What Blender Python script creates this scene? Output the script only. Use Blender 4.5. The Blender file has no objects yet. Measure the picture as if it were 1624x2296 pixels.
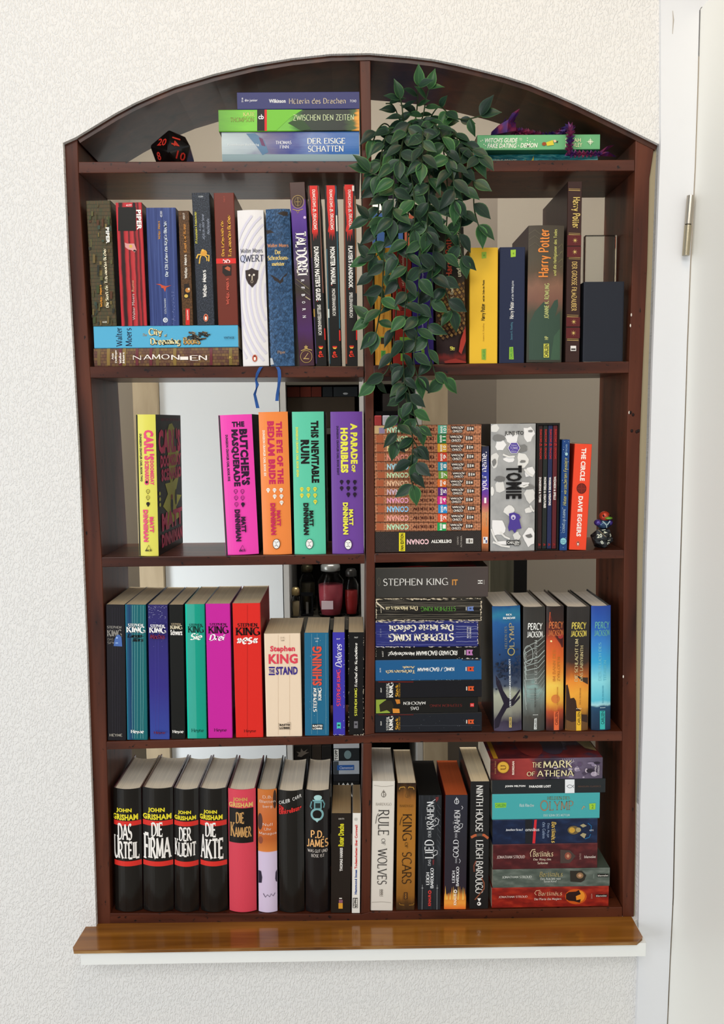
import bpy, bmesh, math, random
from mathutils import Vector, Matrix
random.seed(7)
SC = bpy.context.scene
COL = SC.collection

# ------------------------------------------------------------------ camera, world, lights, exposure
FPX, PITCH, YAW, ROLL = 1907.0, 0.1045, 0.012, 0.0107      # focal length in pixels of a 1624x2296 frame
CAM = Vector((0.0, -1.373, 1.45))
def _rot(p, y, r):
    ry = Matrix(((math.cos(y), math.sin(y), 0), (-math.sin(y), math.cos(y), 0), (0, 0, 1)))
    rp = Matrix(((1, 0, 0), (0, math.cos(p), math.sin(p)), (0, -math.sin(p), math.cos(p))))
    rr = Matrix(((math.cos(r), 0, math.sin(r)), (0, 1, 0), (-math.sin(r), 0, math.cos(r))))
    return ry @ rp @ rr
R3 = _rot(PITCH, YAW, ROLL)
cd = bpy.data.cameras.new('camera')
cam = bpy.data.objects.new('camera', cd); COL.objects.link(cam)
cd.sensor_fit = 'VERTICAL'; cd.sensor_height = 36.0; cd.lens = FPX / 2296.0 * 36.0
cd.clip_start = 0.01
m = Matrix((R3.col[0], R3.col[2], -R3.col[1])).transposed().to_4x4()
m.translation = CAM
cam.matrix_world = m
SC.camera = cam

w = bpy.data.worlds.new('world'); SC.world = w; w.use_nodes = True
w.node_tree.nodes['Background'].inputs[0].default_value = (0.94, 0.97, 1.0, 1)
w.node_tree.nodes['Background'].inputs[1].default_value = 0.46

def area(name, loc, target, sx, sy, power, col):
    l = bpy.data.lights.new(name, 'AREA'); l.shape = 'RECTANGLE'; l.size = sx; l.size_y = sy
    l.energy = power; l.color = col
    o = bpy.data.objects.new(name, l); COL.objects.link(o); o.location = loc
    o.rotation_euler = (Vector(target) - Vector(loc)).to_track_quat('-Z', 'Y').to_euler()
    return o
area('window_light', (-2.5, -2.4, 1.0), (0, 0, 0.9), 1.5, 2.0, 44, (0.95, 0.98, 1.0))      # tall window of the front room
area('high_fill_light', (-0.5, -3.0, 3.2), (0, 0, 1.0), 2.0, 1.0, 42, (1.0, 0.985, 0.95))   # added high fill that brightens the page tops, no window seen
area('warm_top_fill', (0.1, -1.0, 2.95), (0.1, 0.0, 1.6), 0.5, 0.5, 6.0, (1.0, 0.7, 0.32))    # added warm fill that tints the upper wall, no lamp seen
area('far_room_fill', (0.05, 0.34, 2.62), (0.0, 0.95, 1.0), 1.2, 0.3, 21, (1.0, 0.97, 0.92))   # added fill for the panels of the room behind, source unseen
area('far_window_light', (-0.7, 0.27, 0.95), (0.0, 0.75, 1.0), 0.2, 1.0, 4.5, (0.92, 0.97, 1.0))   # low window of the room behind

SC.view_settings.view_transform = 'Standard'
SC.view_settings.look = 'None'
SC.view_settings.gamma = 1.0
SC.view_settings.use_curve_mapping = False
SC.view_settings.exposure = 0.0

# ------------------------------------------------------------------ helpers
def bp(px, py, Y=0.0):
    """point of the photograph -> point on the vertical plane at depth Y"""
    d = R3 @ Vector(((px - 812.0) / FPX, 1.0, (1148.0 - py) / FPX))
    t = (Y - CAM.y) / d.y
    return CAM + d * t

def lin(c):
    if isinstance(c, str):
        c = c.lstrip('#'); c = [int(c[i:i + 2], 16) for i in (0, 2, 4)]
    r = []
    for v in c[:3]:
        v = v / 255.0
        r.append(v / 12.92 if v <= 0.04045 else ((v + 0.055) / 1.055) ** 2.4)
    return (r[0], r[1], r[2], 1.0)

MATS = {}
def mat(col, rough=0.5, metal=0.0, coat=0.0, spec=0.25, name=None):
    k = (str(col), rough, metal, coat, spec)
    if k in MATS: return MATS[k]
    mt = bpy.data.materials.new(name or 'paint'); mt.use_nodes = True
    b = mt.node_tree.nodes['Principled BSDF']
    b.inputs['Base Color'].default_value = lin(col)
    b.inputs['Roughness'].default_value = rough
    b.inputs['Metallic'].default_value = metal
    b.inputs['Coat Weight'].default_value = coat
    b.inputs['Coat Roughness'].default_value = 0.08
    b.inputs['Specular IOR Level'].default_value = spec
    n = mt.node_tree.nodes.new('ShaderNodeTexNoise'); n.inputs['Scale'].default_value = 400
    bu = mt.node_tree.nodes.new('ShaderNodeBump'); bu.inputs['Strength'].default_value = 0.04; bu.inputs['Distance'].default_value = 0.001
    mt.node_tree.links.new(n.outputs[0], bu.inputs['Height']); mt.node_tree.links.new(bu.outputs[0], b.inputs['Normal'])
    MATS[k] = mt
    return mt

def ramp_mat(axis, stops, noise=0.0, ns=(6, 6), detail=4.0, rough=0.4, coat=0.0, const=False, coord='UV', seed=0.0, bump=0.0, metal=0.0, distort=0.0):
    """procedural print: colour ramp along u, v or pure noise n, wobbling with noise"""
    mt = bpy.data.materials.new('print'); mt.use_nodes = True
    nt = mt.node_tree; b = nt.nodes['Principled BSDF']
    b.inputs['Roughness'].default_value = rough
    b.inputs['Coat Weight'].default_value = coat; b.inputs['Coat Roughness'].default_value = 0.08
    b.inputs['Metallic'].default_value = metal; b.inputs['Specular IOR Level'].default_value = 0.25
    tc = nt.nodes.new('ShaderNodeTexCoord')
    mp = nt.nodes.new('ShaderNodeMapping')
    mp.inputs['Scale'].default_value = (ns[0], ns[1], ns[2] if len(ns) > 2 else 1)
    mp.inputs['Location'].default_value = (seed, seed * 1.7, seed * .3)
    nt.links.new(tc.outputs[coord], mp.inputs[0])
    n = nt.nodes.new('ShaderNodeTexNoise'); n.inputs['Scale'].default_value = 1.0; n.inputs['Detail'].default_value = detail
    n.inputs['Distortion'].default_value = distort
    nt.links.new(mp.outputs[0], n.inputs['Vector'])
    r = nt.nodes.new('ShaderNodeValToRGB')
    if const: r.color_ramp.interpolation = 'CONSTANT'
    while len(r.color_ramp.elements) < len(stops): r.color_ramp.elements.new(0.5)
    for e, (p, c) in zip(r.color_ramp.elements, sorted(stops, key=lambda s: s[0])):
        e.position = p; e.color = lin(c)
    if axis == 'n':
        mr = nt.nodes.new('ShaderNodeMapRange'); mr.inputs[1].default_value = 0.28; mr.inputs[2].default_value = 0.72
        nt.links.new(n.outputs[0], mr.inputs[0]); nt.links.new(mr.outputs[0], r.inputs[0])
    else:
        sp = nt.nodes.new('ShaderNodeSeparateXYZ'); nt.links.new(tc.outputs[coord], sp.inputs[0])
        a = nt.nodes.new('ShaderNodeMath'); a.operation = 'SUBTRACT'; a.inputs[1].default_value = 0.5
        nt.links.new(n.outputs[0], a.inputs[0])
        mu = nt.nodes.new('ShaderNodeMath'); mu.operation = 'MULTIPLY_ADD'; mu.inputs[1].default_value = noise
        nt.links.new(a.outputs[0], mu.inputs[0]); nt.links.new(sp.outputs[0 if axis == 'u' else 1], mu.inputs[2])
        nt.links.new(mu.outputs[0], r.inputs[0])
    nt.links.new(r.outputs[0], b.inputs['Base Color'])
    if bump:
        bu = nt.nodes.new('ShaderNodeBump'); bu.inputs['Strength'].default_value = bump; bu.inputs['Distance'].default_value = 0.002
        nt.links.new(n.outputs[0], bu.inputs['Height']); nt.links.new(bu.outputs[0], b.inputs['Normal'])
    return mt

def brick_mat(c1, c2, mortar, sx, sy, rough=0.45, bw=0.5, bh=0.25, ms=0.02):
    mt = bpy.data.materials.new('brick_print'); mt.use_nodes = True
    nt = mt.node_tree; b = nt.nodes['Principled BSDF']; b.inputs['Roughness'].default_value = rough; b.inputs['Specular IOR Level'].default_value = 0.25
    tc = nt.nodes.new('ShaderNodeTexCoord'); mp = nt.nodes.new('ShaderNodeMapping')
    mp.inputs['Scale'].default_value = (sx, sy, 1)
    mp.inputs['Location'].default_value = (random.random(), random.random() * .2, 0)
    nt.links.new(tc.outputs['UV'], mp.inputs[0])
    t = nt.nodes.new('ShaderNodeTexBrick')
    t.inputs['Color1'].default_value = lin(c1); t.inputs['Color2'].default_value = lin(c2); t.inputs['Mortar'].default_value = lin(mortar)
    t.inputs['Scale'].default_value = 1.0; t.inputs['Mortar Size'].default_value = ms
    t.inputs['Brick Width'].default_value = bw; t.inputs['Row Height'].default_value = bh
    nt.links.new(mp.outputs[0], t.inputs[0]); nt.links.new(t.outputs[0], b.inputs['Base Color'])
    return mt

def link_mesh(name, verts, faces, material, parent=None, uv=None, smooth=False):
    me = bpy.data.meshes.new(name)
    me.from_pydata([tuple(v) for v in verts], [], faces)
    if uv:
        l = me.uv_layers.new(name='UVMap')
        for p in me.polygons:
            for li in p.loop_indices: l.data[li].uv = uv[me.loops[li].vertex_index]
    if smooth:
        for p in me.polygons: p.use_smooth = True
    me.update()
    o = bpy.data.objects.new(name, me); COL.objects.link(o)
    if material: me.materials.append(material)
    if parent: o.parent = parent
    return o

def thing(name, label, cat, loc=(0, 0, 0), rot=(0, 0, 0), group=None):
    o = bpy.data.objects.new(name, None); COL.objects.link(o)
    o.empty_display_size = 0.02
    o.location = loc; o.rotation_euler = rot
    o['label'] = label; o['category'] = cat
    if group: o['group'] = group
    return o
def tag(o, label, cat, group=None):
    o['label'] = label; o['category'] = cat
    if group: o['group'] = group
    return o

BOXF = [(0, 1, 3, 2), (4, 6, 7, 5), (0, 4, 5, 1), (2, 3, 7, 6), (0, 2, 6, 4), (1, 5, 7, 3)]
def box_verts(x0, x1, y0, y1, z0, z1):
    return [Vector((x, y, z)) for x in (x0, x1) for y in (y0, y1) for z in (z0, z1)]
class MB:
    """collects simple solids into one mesh"""
    def __init__(s): s.v = []; s.f = []
    def box(s, x0, x1, y0, y1, z0, z1, mtx=None):
        n = len(s.v); vs = box_verts(x0, x1, y0, y1, z0, z1)
        if mtx: vs = [mtx @ v for v in vs]
        s.v += vs; s.f += [tuple(n + i for i in f) for f in BOXF]; return s
    def prism(s, pts, y0, y1):
        """polygon in x,z extruded from y0 to y1"""
        n = len(s.v); k = len(pts)
        s.v += [Vector((p[0], y0, p[1])) for p in pts] + [Vector((p[0], y1, p[1])) for p in pts]
        s.f.append(tuple(range(n, n + k))); s.f.append(tuple(range(n + 2 * k - 1, n + k - 1, -1)))
        for i in range(k):
            j = (i + 1) % k; s.f.append((n + j, n + i, n + k + i, n + k + j))
        return s
    def tube(s, pts, rad, seg=6):
        n = len(s.v); k = len(pts)
        for i, p in enumerate(pts):
            a = Vector(pts[max(i - 1, 0)]); b = Vector(pts[min(i + 1, k - 1)])
            t = (b - a).normalized() if (b - a).length > 1e-9 else Vector((0, 0, 1))
            u = t.cross(Vector((0.3, 1, 0.2))).normalized(); v = t.cross(u)
            r = rad[i] if isinstance(rad, (list, tuple)) else rad
            for j in range(seg):
                an = 2 * math.pi * j / seg
                s.v.append(Vector(p) + u * math.cos(an) * r + v * math.sin(an) * r)
        for i in range(k - 1):
            for j in range(seg):
                j2 = (j + 1) % seg
                s.f.append((n + i * seg + j, n + i * seg + j2, n + (i + 1) * seg + j2, n + (i + 1) * seg + j))
        s.f.append(tuple(n + j for j in range(seg))[::-1]); s.f.append(tuple(n + (k - 1) * seg + j for j in range(seg)))
        return s
    def lathe(s, prof, seg=24, c=(0, 0, 0)):
        n = len(s.v); k = len(prof)
        for r, z in prof:
            for j in range(seg):
                an = 2 * math.pi * j / seg
                s.v.append(Vector((c[0] + r * math.cos(an), c[1] + r * math.sin(an), c[2] + z)))
        for i in range(k - 1):
            for j in range(seg):
                j2 = (j + 1) % seg
                s.f.append((n + i * seg + j, n + i * seg + j2, n + (i + 1) * seg + j2, n + (i + 1) * seg + j))
        s.f.append(tuple(n + j for j in range(seg))[::-1]); s.f.append(tuple(n + (k - 1) * seg + j for j in range(seg)))
        return s
    def ell(s, c, r, mtx=None, seg=14, rings=9):
        n = len(s.v)
        for i in range(rings + 1):
            th = math.pi * i / rings
            for j in range(seg):
                an = 2 * math.pi * j / seg
                v = Vector((r[0] * math.sin(th) * math.cos(an), r[1] * math.sin(th) * math.sin(an), r[2] * math.cos(th)))
                if mtx: v = mtx @ v
                s.v.append(v + Vector(c))
        for i in range(rings):
            for j in range(seg):
                j2 = (j + 1) % seg
                s.f.append((n + i * seg + j, n + (i + 1) * seg + j, n + (i + 1) * seg + j2, n + i * seg + j2))
        return s
    def build(s, name, material, parent=None, smooth=False, bevel=0.0):
        o = link_mesh(name, s.v, s.f, material, parent, smooth=smooth)
        if bevel:
            b = o.modifiers.new('edge', 'BEVEL'); b.width = bevel; b.segments = 2; b.limit_method = 'ANGLE'
        return o

# ------------------------------------------------------------------ lettering
def _g(w, *st): return (w, st)
GL = {
 'A': _g(.74, [(0, 0), (.37, 1), (.74, 0)], [(.14, .34), (.6, .34)]),
 'B': _g(.62, [(.08, 0), (.08, 1)], [(.08, 1), (.28, .76, .24, .24, 90, -90), (.08, .52)], [(.3, .26, .28, .26, 90, -90), (.08, 0)]),
 'C': _g(.7, [(.42, .5, .38, .52, 48, 312)]),
 'D': _g(.72, [(.08, 0), (.08, 1)], [(.08, 1), (.28, .5, .4, .5, 90, -90), (.08, 0)]),
 'E': _g(.58, [(.08, 0), (.08, 1)], [(.08, 1), (.53, 1)], [(.08, .52), (.44, .52)], [(.08, 0), (.55, 0)]),
 'F': _g(.55, [(.08, 0), (.08, 1)], [(.08, 1), (.53, 1)], [(.08, .52), (.44, .52)]),
 'G': _g(.76, [(.42, .5, .38, .52, 48, 330)], [(.72, 0.03), (.72, .42)], [(.5, .42), (.72, .42)]),
 'H': _g(.72, [(.08, 0), (.08, 1)], [(.64, 0), (.64, 1)], [(.08, .52), (.64, .52)]),
 'I': _g(.2, [(.1, 0), (.1, 1)]),
 'J': _g(.4, [(.3, 1), (.3, .2), (.14, .2, .16, .22, 0, -140)]),
 'K': _g(.7, [(.08, 0), (.08, 1)], [(.6, 1), (.1, .42)], [(.26, .58), (.68, 0)]),
 'L': _g(.56, [(.08, 0), (.08, 1)], [(.08, 0), (.54, 0)]),
 'M': _g(.9, [(.08, 0), (.12, 1), (.45, .12), (.78, 1), (.82, 0)]),
 'N': _g(.76, [(.08, 0), (.08, 1), (.66, 0), (.66, 1)]),
 'O': _g(.8, [(.4, .5, .36, .52, 0, 360)]),
 'P': _g(.58, [(.08, 0), (.08, 1)], [(.08, 1), (.28, .73, .27, .27, 90, -90), (.08, .46)]),
 'Q': _g(.82, [(.4, .5, .36, .52, 0, 360)], [(.42, .1), (.8, -.2)]),
 'R': _g(.68, [(.08, 0), (.08, 1)], [(.08, 1), (.28, .74, .25, .26, 90, -90), (.08, .48)], [(.28, .48), (.66, 0)]),
 'S': _g(.54, [(.27, .75, .2, .26, 35, 270), (.27, .25, .23, .25, 90, -145)]),
 'T': _g(.64, [(.32, 0), (.32, 1)], [(.02, 1), (.62, 1)]),
 'U': _g(.74, [(.08, 1), (.37, .3, .29, .32, 180, 360), (.66, 1)]),
 'V': _g(.72, [(0, 1), (.36, 0), (.72, 1)]),
 'W': _g(1.0, [(0, 1), (.26, 0), (.5, .9), (.74, 0), (1, 1)]),
 'X': _g(.7, [(.02, 1), (.68, 0)], [(.66, 1), (.04, 0)]),
 'Y': _g(.68, [(0, 1), (.34, .48), (.34, 0)], [(.68, 1), (.34, .48)]),
 'Z': _g(.62, [(.04, 1), (.58, 1), (.04, 0), (.6, 0)]),
 'a': _g(.5, [(.24, .46, .17, .2, 155, 0), (.41, 0)], [(.22, .19, .17, .2, 0, 360)]),
 'b': _g(.54, [(.07, 0), (.07, 1.02)], [(.28, .33, .21, .34, 0, 360)]),
 'c': _g(.46, [(.26, .33, .21, .34, 45, 315)]),
 'd': _g(.54, [(.46, 0), (.46, 1.02)], [(.25, .33, .21, .34, 0, 360)]),
 'e': _g(.48, [(.06, .34), (.44, .34), (.25, .33, .2, .34, 5, 315)]),
 'f': _g(.32, [(.12, 0), (.12, .8), (.27, .8, .15, .2, 180, 50)], [(0, .64), (.28, .64)]),
 'g': _g(.54, [(.25, .36, .2, .3, 0, 360)], [(.46, .66), (.46, -.05), (.26, -.05, .2, .24, 0, -150)]),
 'h': _g(.54, [(.07, 0), (.07, 1.02)], [(.07, .4), (.27, .44, .19, .22, 170, 0), (.46, 0)]),
 'i': _g(.2, [(.1, 0), (.1, .66)], [(.1, .86, .035, .045, 0, 360)]),
 'j': _g(.24, [(.14, .66), (.14, -.08), (.02, -.08, .12, .18, 0, -90)], [(.14, .86, .035, .045, 0, 360)]),
 'k': _g(.5, [(.07, 0), (.07, 1.02)], [(.42, .64), (.09, .28)], [(.2, .4), (.46, 0)]),
 'l': _g(.2, [(.1, 0), (.1, 1.02)]),
 'm': _g(.82, [(.07, 0), (.07, .66)], [(.07, .42), (.24, .44, .17, .22, 170, 0), (.41, 0)], [(.41, .42), (.58, .44, .17, .22, 170, 0), (.75, 0)]),
 'n': _g(.54, [(.07, 0), (.07, .66)], [(.07, .4), (.27, .44, .19, .22, 170, 0), (.46, 0)]),
 'o': _g(.52, [(.26, .33, .21, .34, 0, 360)]),
 'p': _g(.54, [(.07, -.28), (.07, .66)], [(.28, .33, .21, .34, 0, 360)]),
 'q': _g(.54, [(.46, -.28), (.46, .66)], [(.25, .33, .21, .34, 0, 360)]),
 'r': _g(.38, [(.07, 0), (.07, .66)], [(.07, .38), (.25, .42, .17, .22, 170, 60)]),
 's': _g(.4, [(.2, .49, .14, .18, 35, 270), (.2, .16, .16, .165, 90, -150)]),
 't': _g(.32, [(.12, .88), (.12, .14), (.25, .14, .13, .15, 180, 300)], [(0, .64), (.28, .64)]),
 'u': _g(.54, [(.07, .66), (.26, .2, .19, .22, 180, 360), (.45, .66)], [(.46, .66), (.46, 0)]),
 'v': _g(.5, [(.02, .66), (.25, 0), (.48, .66)]),
 'w': _g(.74, [(.02, .66), (.2, 0), (.37, .6), (.54, 0), (.72, .66)]),
 'x': _g(.5, [(.03, .66), (.47, 0)], [(.45, .66), (.05, 0)]),
 'y': _g(.5, [(.02, .66), (.26, .02)], [(.48, .66), (.18, -.26)]),
 'z': _g(.46, [(.04, .64), (.42, .64), (.04, .02), (.43, .02)]),
 '0': _g(.6, [(.3, .5, .25, .5, 0, 360)]), '1': _g(.4, [(.06, .8), (.22, 1), (.22, 0)]),
 '3': _g(.54, [(.26, .75, .2, .25, 150, -90), (.26, .25, .23, .25, 90, -150)]),
 '½': _g(.7, [(.04, .9), (.14, 1), (.14, .55)], [(.1, 0), (.56, 1)], [(.5, .32, .13, .13, 160, -30), (.36, 0), (.66, 0)]),
 '.': _g(.2, [(.1, .05, .035, .045, 0, 360)]), "'": _g(.16, [(.08, 1.02), (.06, .78)]), '-': _g(.36, [(.04, .34), (.32, .34)]),
 '/': _g(.4, [(.02, 0), (.38, 1)]), '»': _g(.5, [(.05, .6), (.22, .34), (.05, .08)], [(.26, .6), (.43, .34), (.26, .08)]),
 '«': _g(.5, [(.24, .6), (.07, .34), (.24, .08)], [(.45, .6), (.28, .34), (.45, .08)]), '&': _g(.8, [(.78, 0), (.3, .62), (.34, .8, .15, .2, 200, -60), (.12, .4), (.3, .22, .26, .24, 150, 330), (.72, .5)]),
 ' ': _g(.28),
}
UML = {'Ä': 'A', 'Ö': 'O', 'Ü': 'U', 'ä': 'a', 'ö': 'o', 'ü': 'u'}
def stroke_text(s, weight=0.16, contrast=0.3, serif=True, space=0.1):
    V, F = [], []
    thick, thin = weight, weight * contrast
    def wd(t):
        return thin + (thick - thin) * abs(math.sin(math.atan2(t[1], t[0]) - 0.42))
    def strip(pts):
        n = len(V); k = len(pts); ws = []
        for i in range(k - 1):
            ws.append(wd((pts[i + 1][0] - pts[i][0], pts[i + 1][1] - pts[i][1])))
        for i, p in enumerate(pts):
            a = pts[max(i - 1, 0)]; b = pts[min(i + 1, k - 1)]
            # sharp corners: treat as separate segments
            dx, dy = b[0] - a[0], b[1] - a[1]; L = math.hypot(dx, dy) or 1
            wv = (ws[max(i - 1, 0)] + ws[min(i, k - 2)]) * .25
            V.append((p[0] - dy / L * wv, p[1] + dx / L * wv)); V.append((p[0] + dy / L * wv, p[1] - dx / L * wv))
        for i in range(k - 1): F.append((n + 2 * i, n + 2 * i + 1, n + 2 * i + 3, n + 2 * i + 2))
    def bar(x0, x1, y0, y1):
        n = len(V); V.extend([(x0, y0), (x1, y0), (x1, y1), (x0, y1)]); F.append((n, n + 1, n + 2, n + 3))
    x = 0.0
    for ch in s:
        base = UML.get(ch, ch)
        g = GL.get(base) or GL.get(base.upper()) or GL[' ']
        for st in g[1]:
            runs = [[]]
            for e in st:
                if len(e) == 2:
                    p = (x + e[0], e[1])
                    r = runs[-1]
                    if len(r) >= 2:
                        d1 = (r[-1][0] - r[-2][0], r[-1][1] - r[-2][1]); d2 = (p[0] - r[-1][0], p[1] - r[-1][1])
                        c = (d1[0] * d2[0] + d1[1] * d2[1]) / ((math.hypot(*d1) * math.hypot(*d2)) or 1)
                        if c < .8: runs.append([r[-1]]); r = runs[-1]
                    r.append(p)
                else:
                    n = max(4, int(abs(e[5] - e[4]) / 22))
                    for i in range(n + 1):
                        a = math.radians(e[4] + (e[5] - e[4]) * i / n)
                        runs[-1].append((x + e[0] + e[2] * math.cos(a), e[1] + e[3] * math.sin(a)))
            for r in runs:
                if len(r) > 1: strip(r)
            if serif and st:
                for end, nb in ((st[0], st[1] if len(st) > 1 else None), (st[-1], st[-2] if len(st) > 1 else None)):
                    if len(end) == 2 and nb is not None:
                        q = nb[:2]; dx, dy = end[0] - q[0], end[1] - q[1]
                        if abs(dy) > abs(dx) * .7 and min(abs(end[1] - t) for t in (0, 1, .66, 1.02, -.28)) < .03:
                            h = thick * .5 + .055; t = thin * .9
                            y = end[1] - (t if end[1] > .3 else 0)
                            bar(x + end[0] - h, x + end[0] + h, y, y + t)
                        elif abs(dx) > 3 * abs(dy) and end[0] > .1 and base in 'EFLTZ':
                            if end[1] > .8: bar(x + end[0] - thin, x + end[0], end[1] - .17, end[1])
                            elif end[1] < .2: bar(x + end[0] - thin, x + end[0], end[1], end[1] + .2)
        if ch in UML:
            t = 1.18 if ch.isupper() else .86
            for c in (.3, .7):
                cx = x + g[0] * c; bar(cx - .05, cx + .05, t - .05, t + .05)
        x += g[0] + space
    return V, F
_fc = {}
def sans_text(s, bold=0.0, space=1.0):
    k = (s, bold, space)
    if k in _fc: return _fc[k]
    cu = bpy.data.curves.new('t', 'FONT'); cu.body = s; cu.resolution_u = 2; cu.offset = bold; cu.space_character = space
    o = bpy.data.objects.new('t', cu); COL.objects.link(o)
    dg = bpy.context.evaluated_depsgraph_get()
    me = bpy.data.meshes.new_from_object(o.evaluated_get(dg))
    V = [(v.co.x, v.co.y) for v in me.vertices]; F = [tuple(p.vertices) for p in me.polygons]
    bpy.data.objects.remove(o); bpy.data.curves.remove(cu); bpy.data.meshes.remove(me)
    _fc[k] = (V, F)
    return V, F
FONTS = {
 's': lambda s: sans_text(s, 0.0), 'b': lambda s: sans_text(s, 0.018), 'h': lambda s: sans_text(s, 0.04, 1.06), 'x': lambda s: sans_text(s, 0.058, 1.1),
 'serif': lambda s: stroke_text(s, .15, .32), 'serifb': lambda s: stroke_text(s, .23, .3, True, .09), 'light': lambda s: stroke_text(s, .11, .4),
 'fan': lambda s: stroke_text(s, .13, .55, False, .12), 'fanb': lambda s: stroke_text(s, .2, .6, False, .14), 'thin': lambda s: stroke_text(s, .08, .9, False, .12),
}
def smooth01(t): return t * t * (3 - 2 * t)

class Face:
    """a printed face of a thing: flat or bulging; prints lie a hair above it"""
    def __init__(s, parent, O, U, V, N, W, H, bulge=0.0, bax='u', pxmap=None):
        s.parent, s.O, s.U, s.V, s.N, s.W, s.H, s.bulge, s.bax, s.pxmap = parent, Vector(O), Vector(U), Vector(V), Vector(N), W, H, bulge, bax, pxmap
        s.n = 0; s.acc = {}
    def depth(s, u, v):
        if not s.bulge: return 0.0
        t = (u / s.W if s.bax == 'u' else v / s.H) * 2 - 1
        t = max(-1, min(1, t))
        return s.bulge * (1 - t * t)
    def co(s, x, y):
        return s.pxmap(x, y) if s.pxmap else (x * s.W, (1 - y) * s.H)
    def put(s, V, F, color, name, rough=.4, metal=0.0):
        """V in (u,v) metres"""
        eps = .00025 + .00006 * s.n; s.n += 1
        if s.bulge:
            bm = bmesh.new()
            vs = [bm.verts.new((a, b, 0)) for a, b in V]
            for f in F:
                try: bm.faces.new([vs[i] for i in f])
                except ValueError: pass
            k = 12
            for i in range(1, k):
                c = (s.W * i / k, 0, 0) if s.bax == 'u' else (0, s.H * i / k, 0)
                nn = (1, 0, 0) if s.bax == 'u' else (0, 1, 0)
                bmesh.ops.bisect_plane(bm, geom=bm.verts[:] + bm.edges[:] + bm.faces[:], plane_co=c, plane_no=nn, dist=1e-7)
            bm.verts.index_update()
            V = [(q.co.x, q.co.y) for q in bm.verts]; F = [tuple(q.index for q in f.verts) for f in bm.faces]
            bm.free()
        key = (name, str(color), rough, metal)
        if name.endswith(('panel', 'label', 'band', 'bar', 'edge')): key = key + (s.n,)
        a = s.acc.setdefault(key, ([], [], color, []))
        n = len(a[0]); a[3].append(1)
        for u, v in V:
            a[0].append(s.O + s.U * u + s.V * v + s.N * (s.depth(u, v) + eps))
        a[1].extend(tuple(n + i for i in f) for f in F)
    def flush(s):
        for key, (V, F, color, cnt) in s.acc.items():
            name, _, rough, metal = key[:4]
            mt = color if isinstance(color, bpy.types.Material) else mat(color, rough, metal)
            o = link_mesh(name, V, F, mt, s.parent)
            if len(cnt) > 1 and not name.endswith(('title', 'name', 'lettering', 'number')): o['kind'] = 'stuff'
        s.acc = {}
    def clampuv(s, u, v): return (max(.0003, min(s.W - .0003, u)), max(.0003, min(s.H - .0003, v)))
    def text(s, body, box, rot=0, color='#ffffff', font='s', name='lettering', shear=0.0, rough=.4, metal=0.0):
        V, F = FONTS[font](body)
        if not V: return s
        if shear: V = [(a + b * shear, b) for a, b in V]
        x0 = min(a for a, b in V); x1 = max(a for a, b in V); y0 = min(b for a, b in V); y1 = max(b for a, b in V)
        V = [((a - x0) / (x1 - x0 or 1) - .5, (b - y0) / (y1 - y0 or 1) - .5) for a, b in V]
        cu, cv = s.co((box[0] + box[2]) / 2, (box[1] + box[3]) / 2)
        e1 = s.co(box[0], (box[1] + box[3]) / 2); e2 = s.co(box[2], (box[1] + box[3]) / 2)
        g1 = s.co((box[0] + box[2]) / 2, box[1]); g2 = s.co((box[0] + box[2]) / 2, box[3])
        w = math.hypot(e2[0] - e1[0], e2[1] - e1[1]); h = math.hypot(g2[0] - g1[0], g2[1] - g1[1])
        if rot == 0: V = [(cu + a * w, cv + b * h) for a, b in V]
        elif rot == 180: V = [(cu - a * w, cv - b * h) for a, b in V]
        elif rot == 90: V = [(cu - b * w, cv + a * h) for a, b in V]
        else: V = [(cu + b * w, cv - a * h) for a, b in V]
        V = [s.clampuv(*p) for p in V]
        s.put(V, F, color, name, rough, metal); return s
    def rect(s, box, color, name='printed_panel', rough=.4, full=None):
        a = s.co(box[0], box[3]); b = s.co(box[2], box[3]); c = s.co(box[2], box[1]); d = s.co(box[0], box[1])
        P = [a, b, c, d]
        if full == 'u':
            P = [(0.0002, (a[1] + b[1]) / 2), (s.W - .0002, (a[1] + b[1]) / 2), (s.W - .0002, (c[1] + d[1]) / 2), (0.0002, (c[1] + d[1]) / 2)]
        if full == 'v':
            P = [((a[0] + d[0]) / 2, .0002), ((b[0] + c[0]) / 2, .0002), ((b[0] + c[0]) / 2, s.H - .0002), ((a[0] + d[0]) / 2, s.H - .0002)]
        s.put([s.clampuv(*p) for p in P], [(0, 1, 2, 3)], color, name, rough); return s
    def poly(s, pts, color, name='printed_mark', rough=.4):
        V = [s.clampuv(*s.co(*p)) for p in pts]
        s.put(V, [tuple(range(len(V)))], color, name, rough); return s
    def ell(s, cx, cy, rx, ry, color, name='printed_mark', n=20, rough=.4):
        return s.poly([(cx + rx * math.cos(2 * math.pi * i / n), cy + ry * math.sin(2 * math.pi * i / n)) for i in range(n)], color, name, rough)
    def ring(s, cx, cy, rx, ry, t, color, name='printed_mark', n=28):
        V = []
        for i in range(n):
            a = 2 * math.pi * i / n
            V.append(s.clampuv(*s.co(cx + rx * math.cos(a), cy + ry * math.sin(a)))); V.append(s.clampuv(*s.co(cx + (rx - t) * math.cos(a), cy + (ry - t) * math.sin(a))))
        F = [(2 * i, 2 * ((i + 1) % n), 2 * ((i + 1) % n) + 1, 2 * i + 1) for i in range(n)]
        s.put(V, F, color, name); return s
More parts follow.
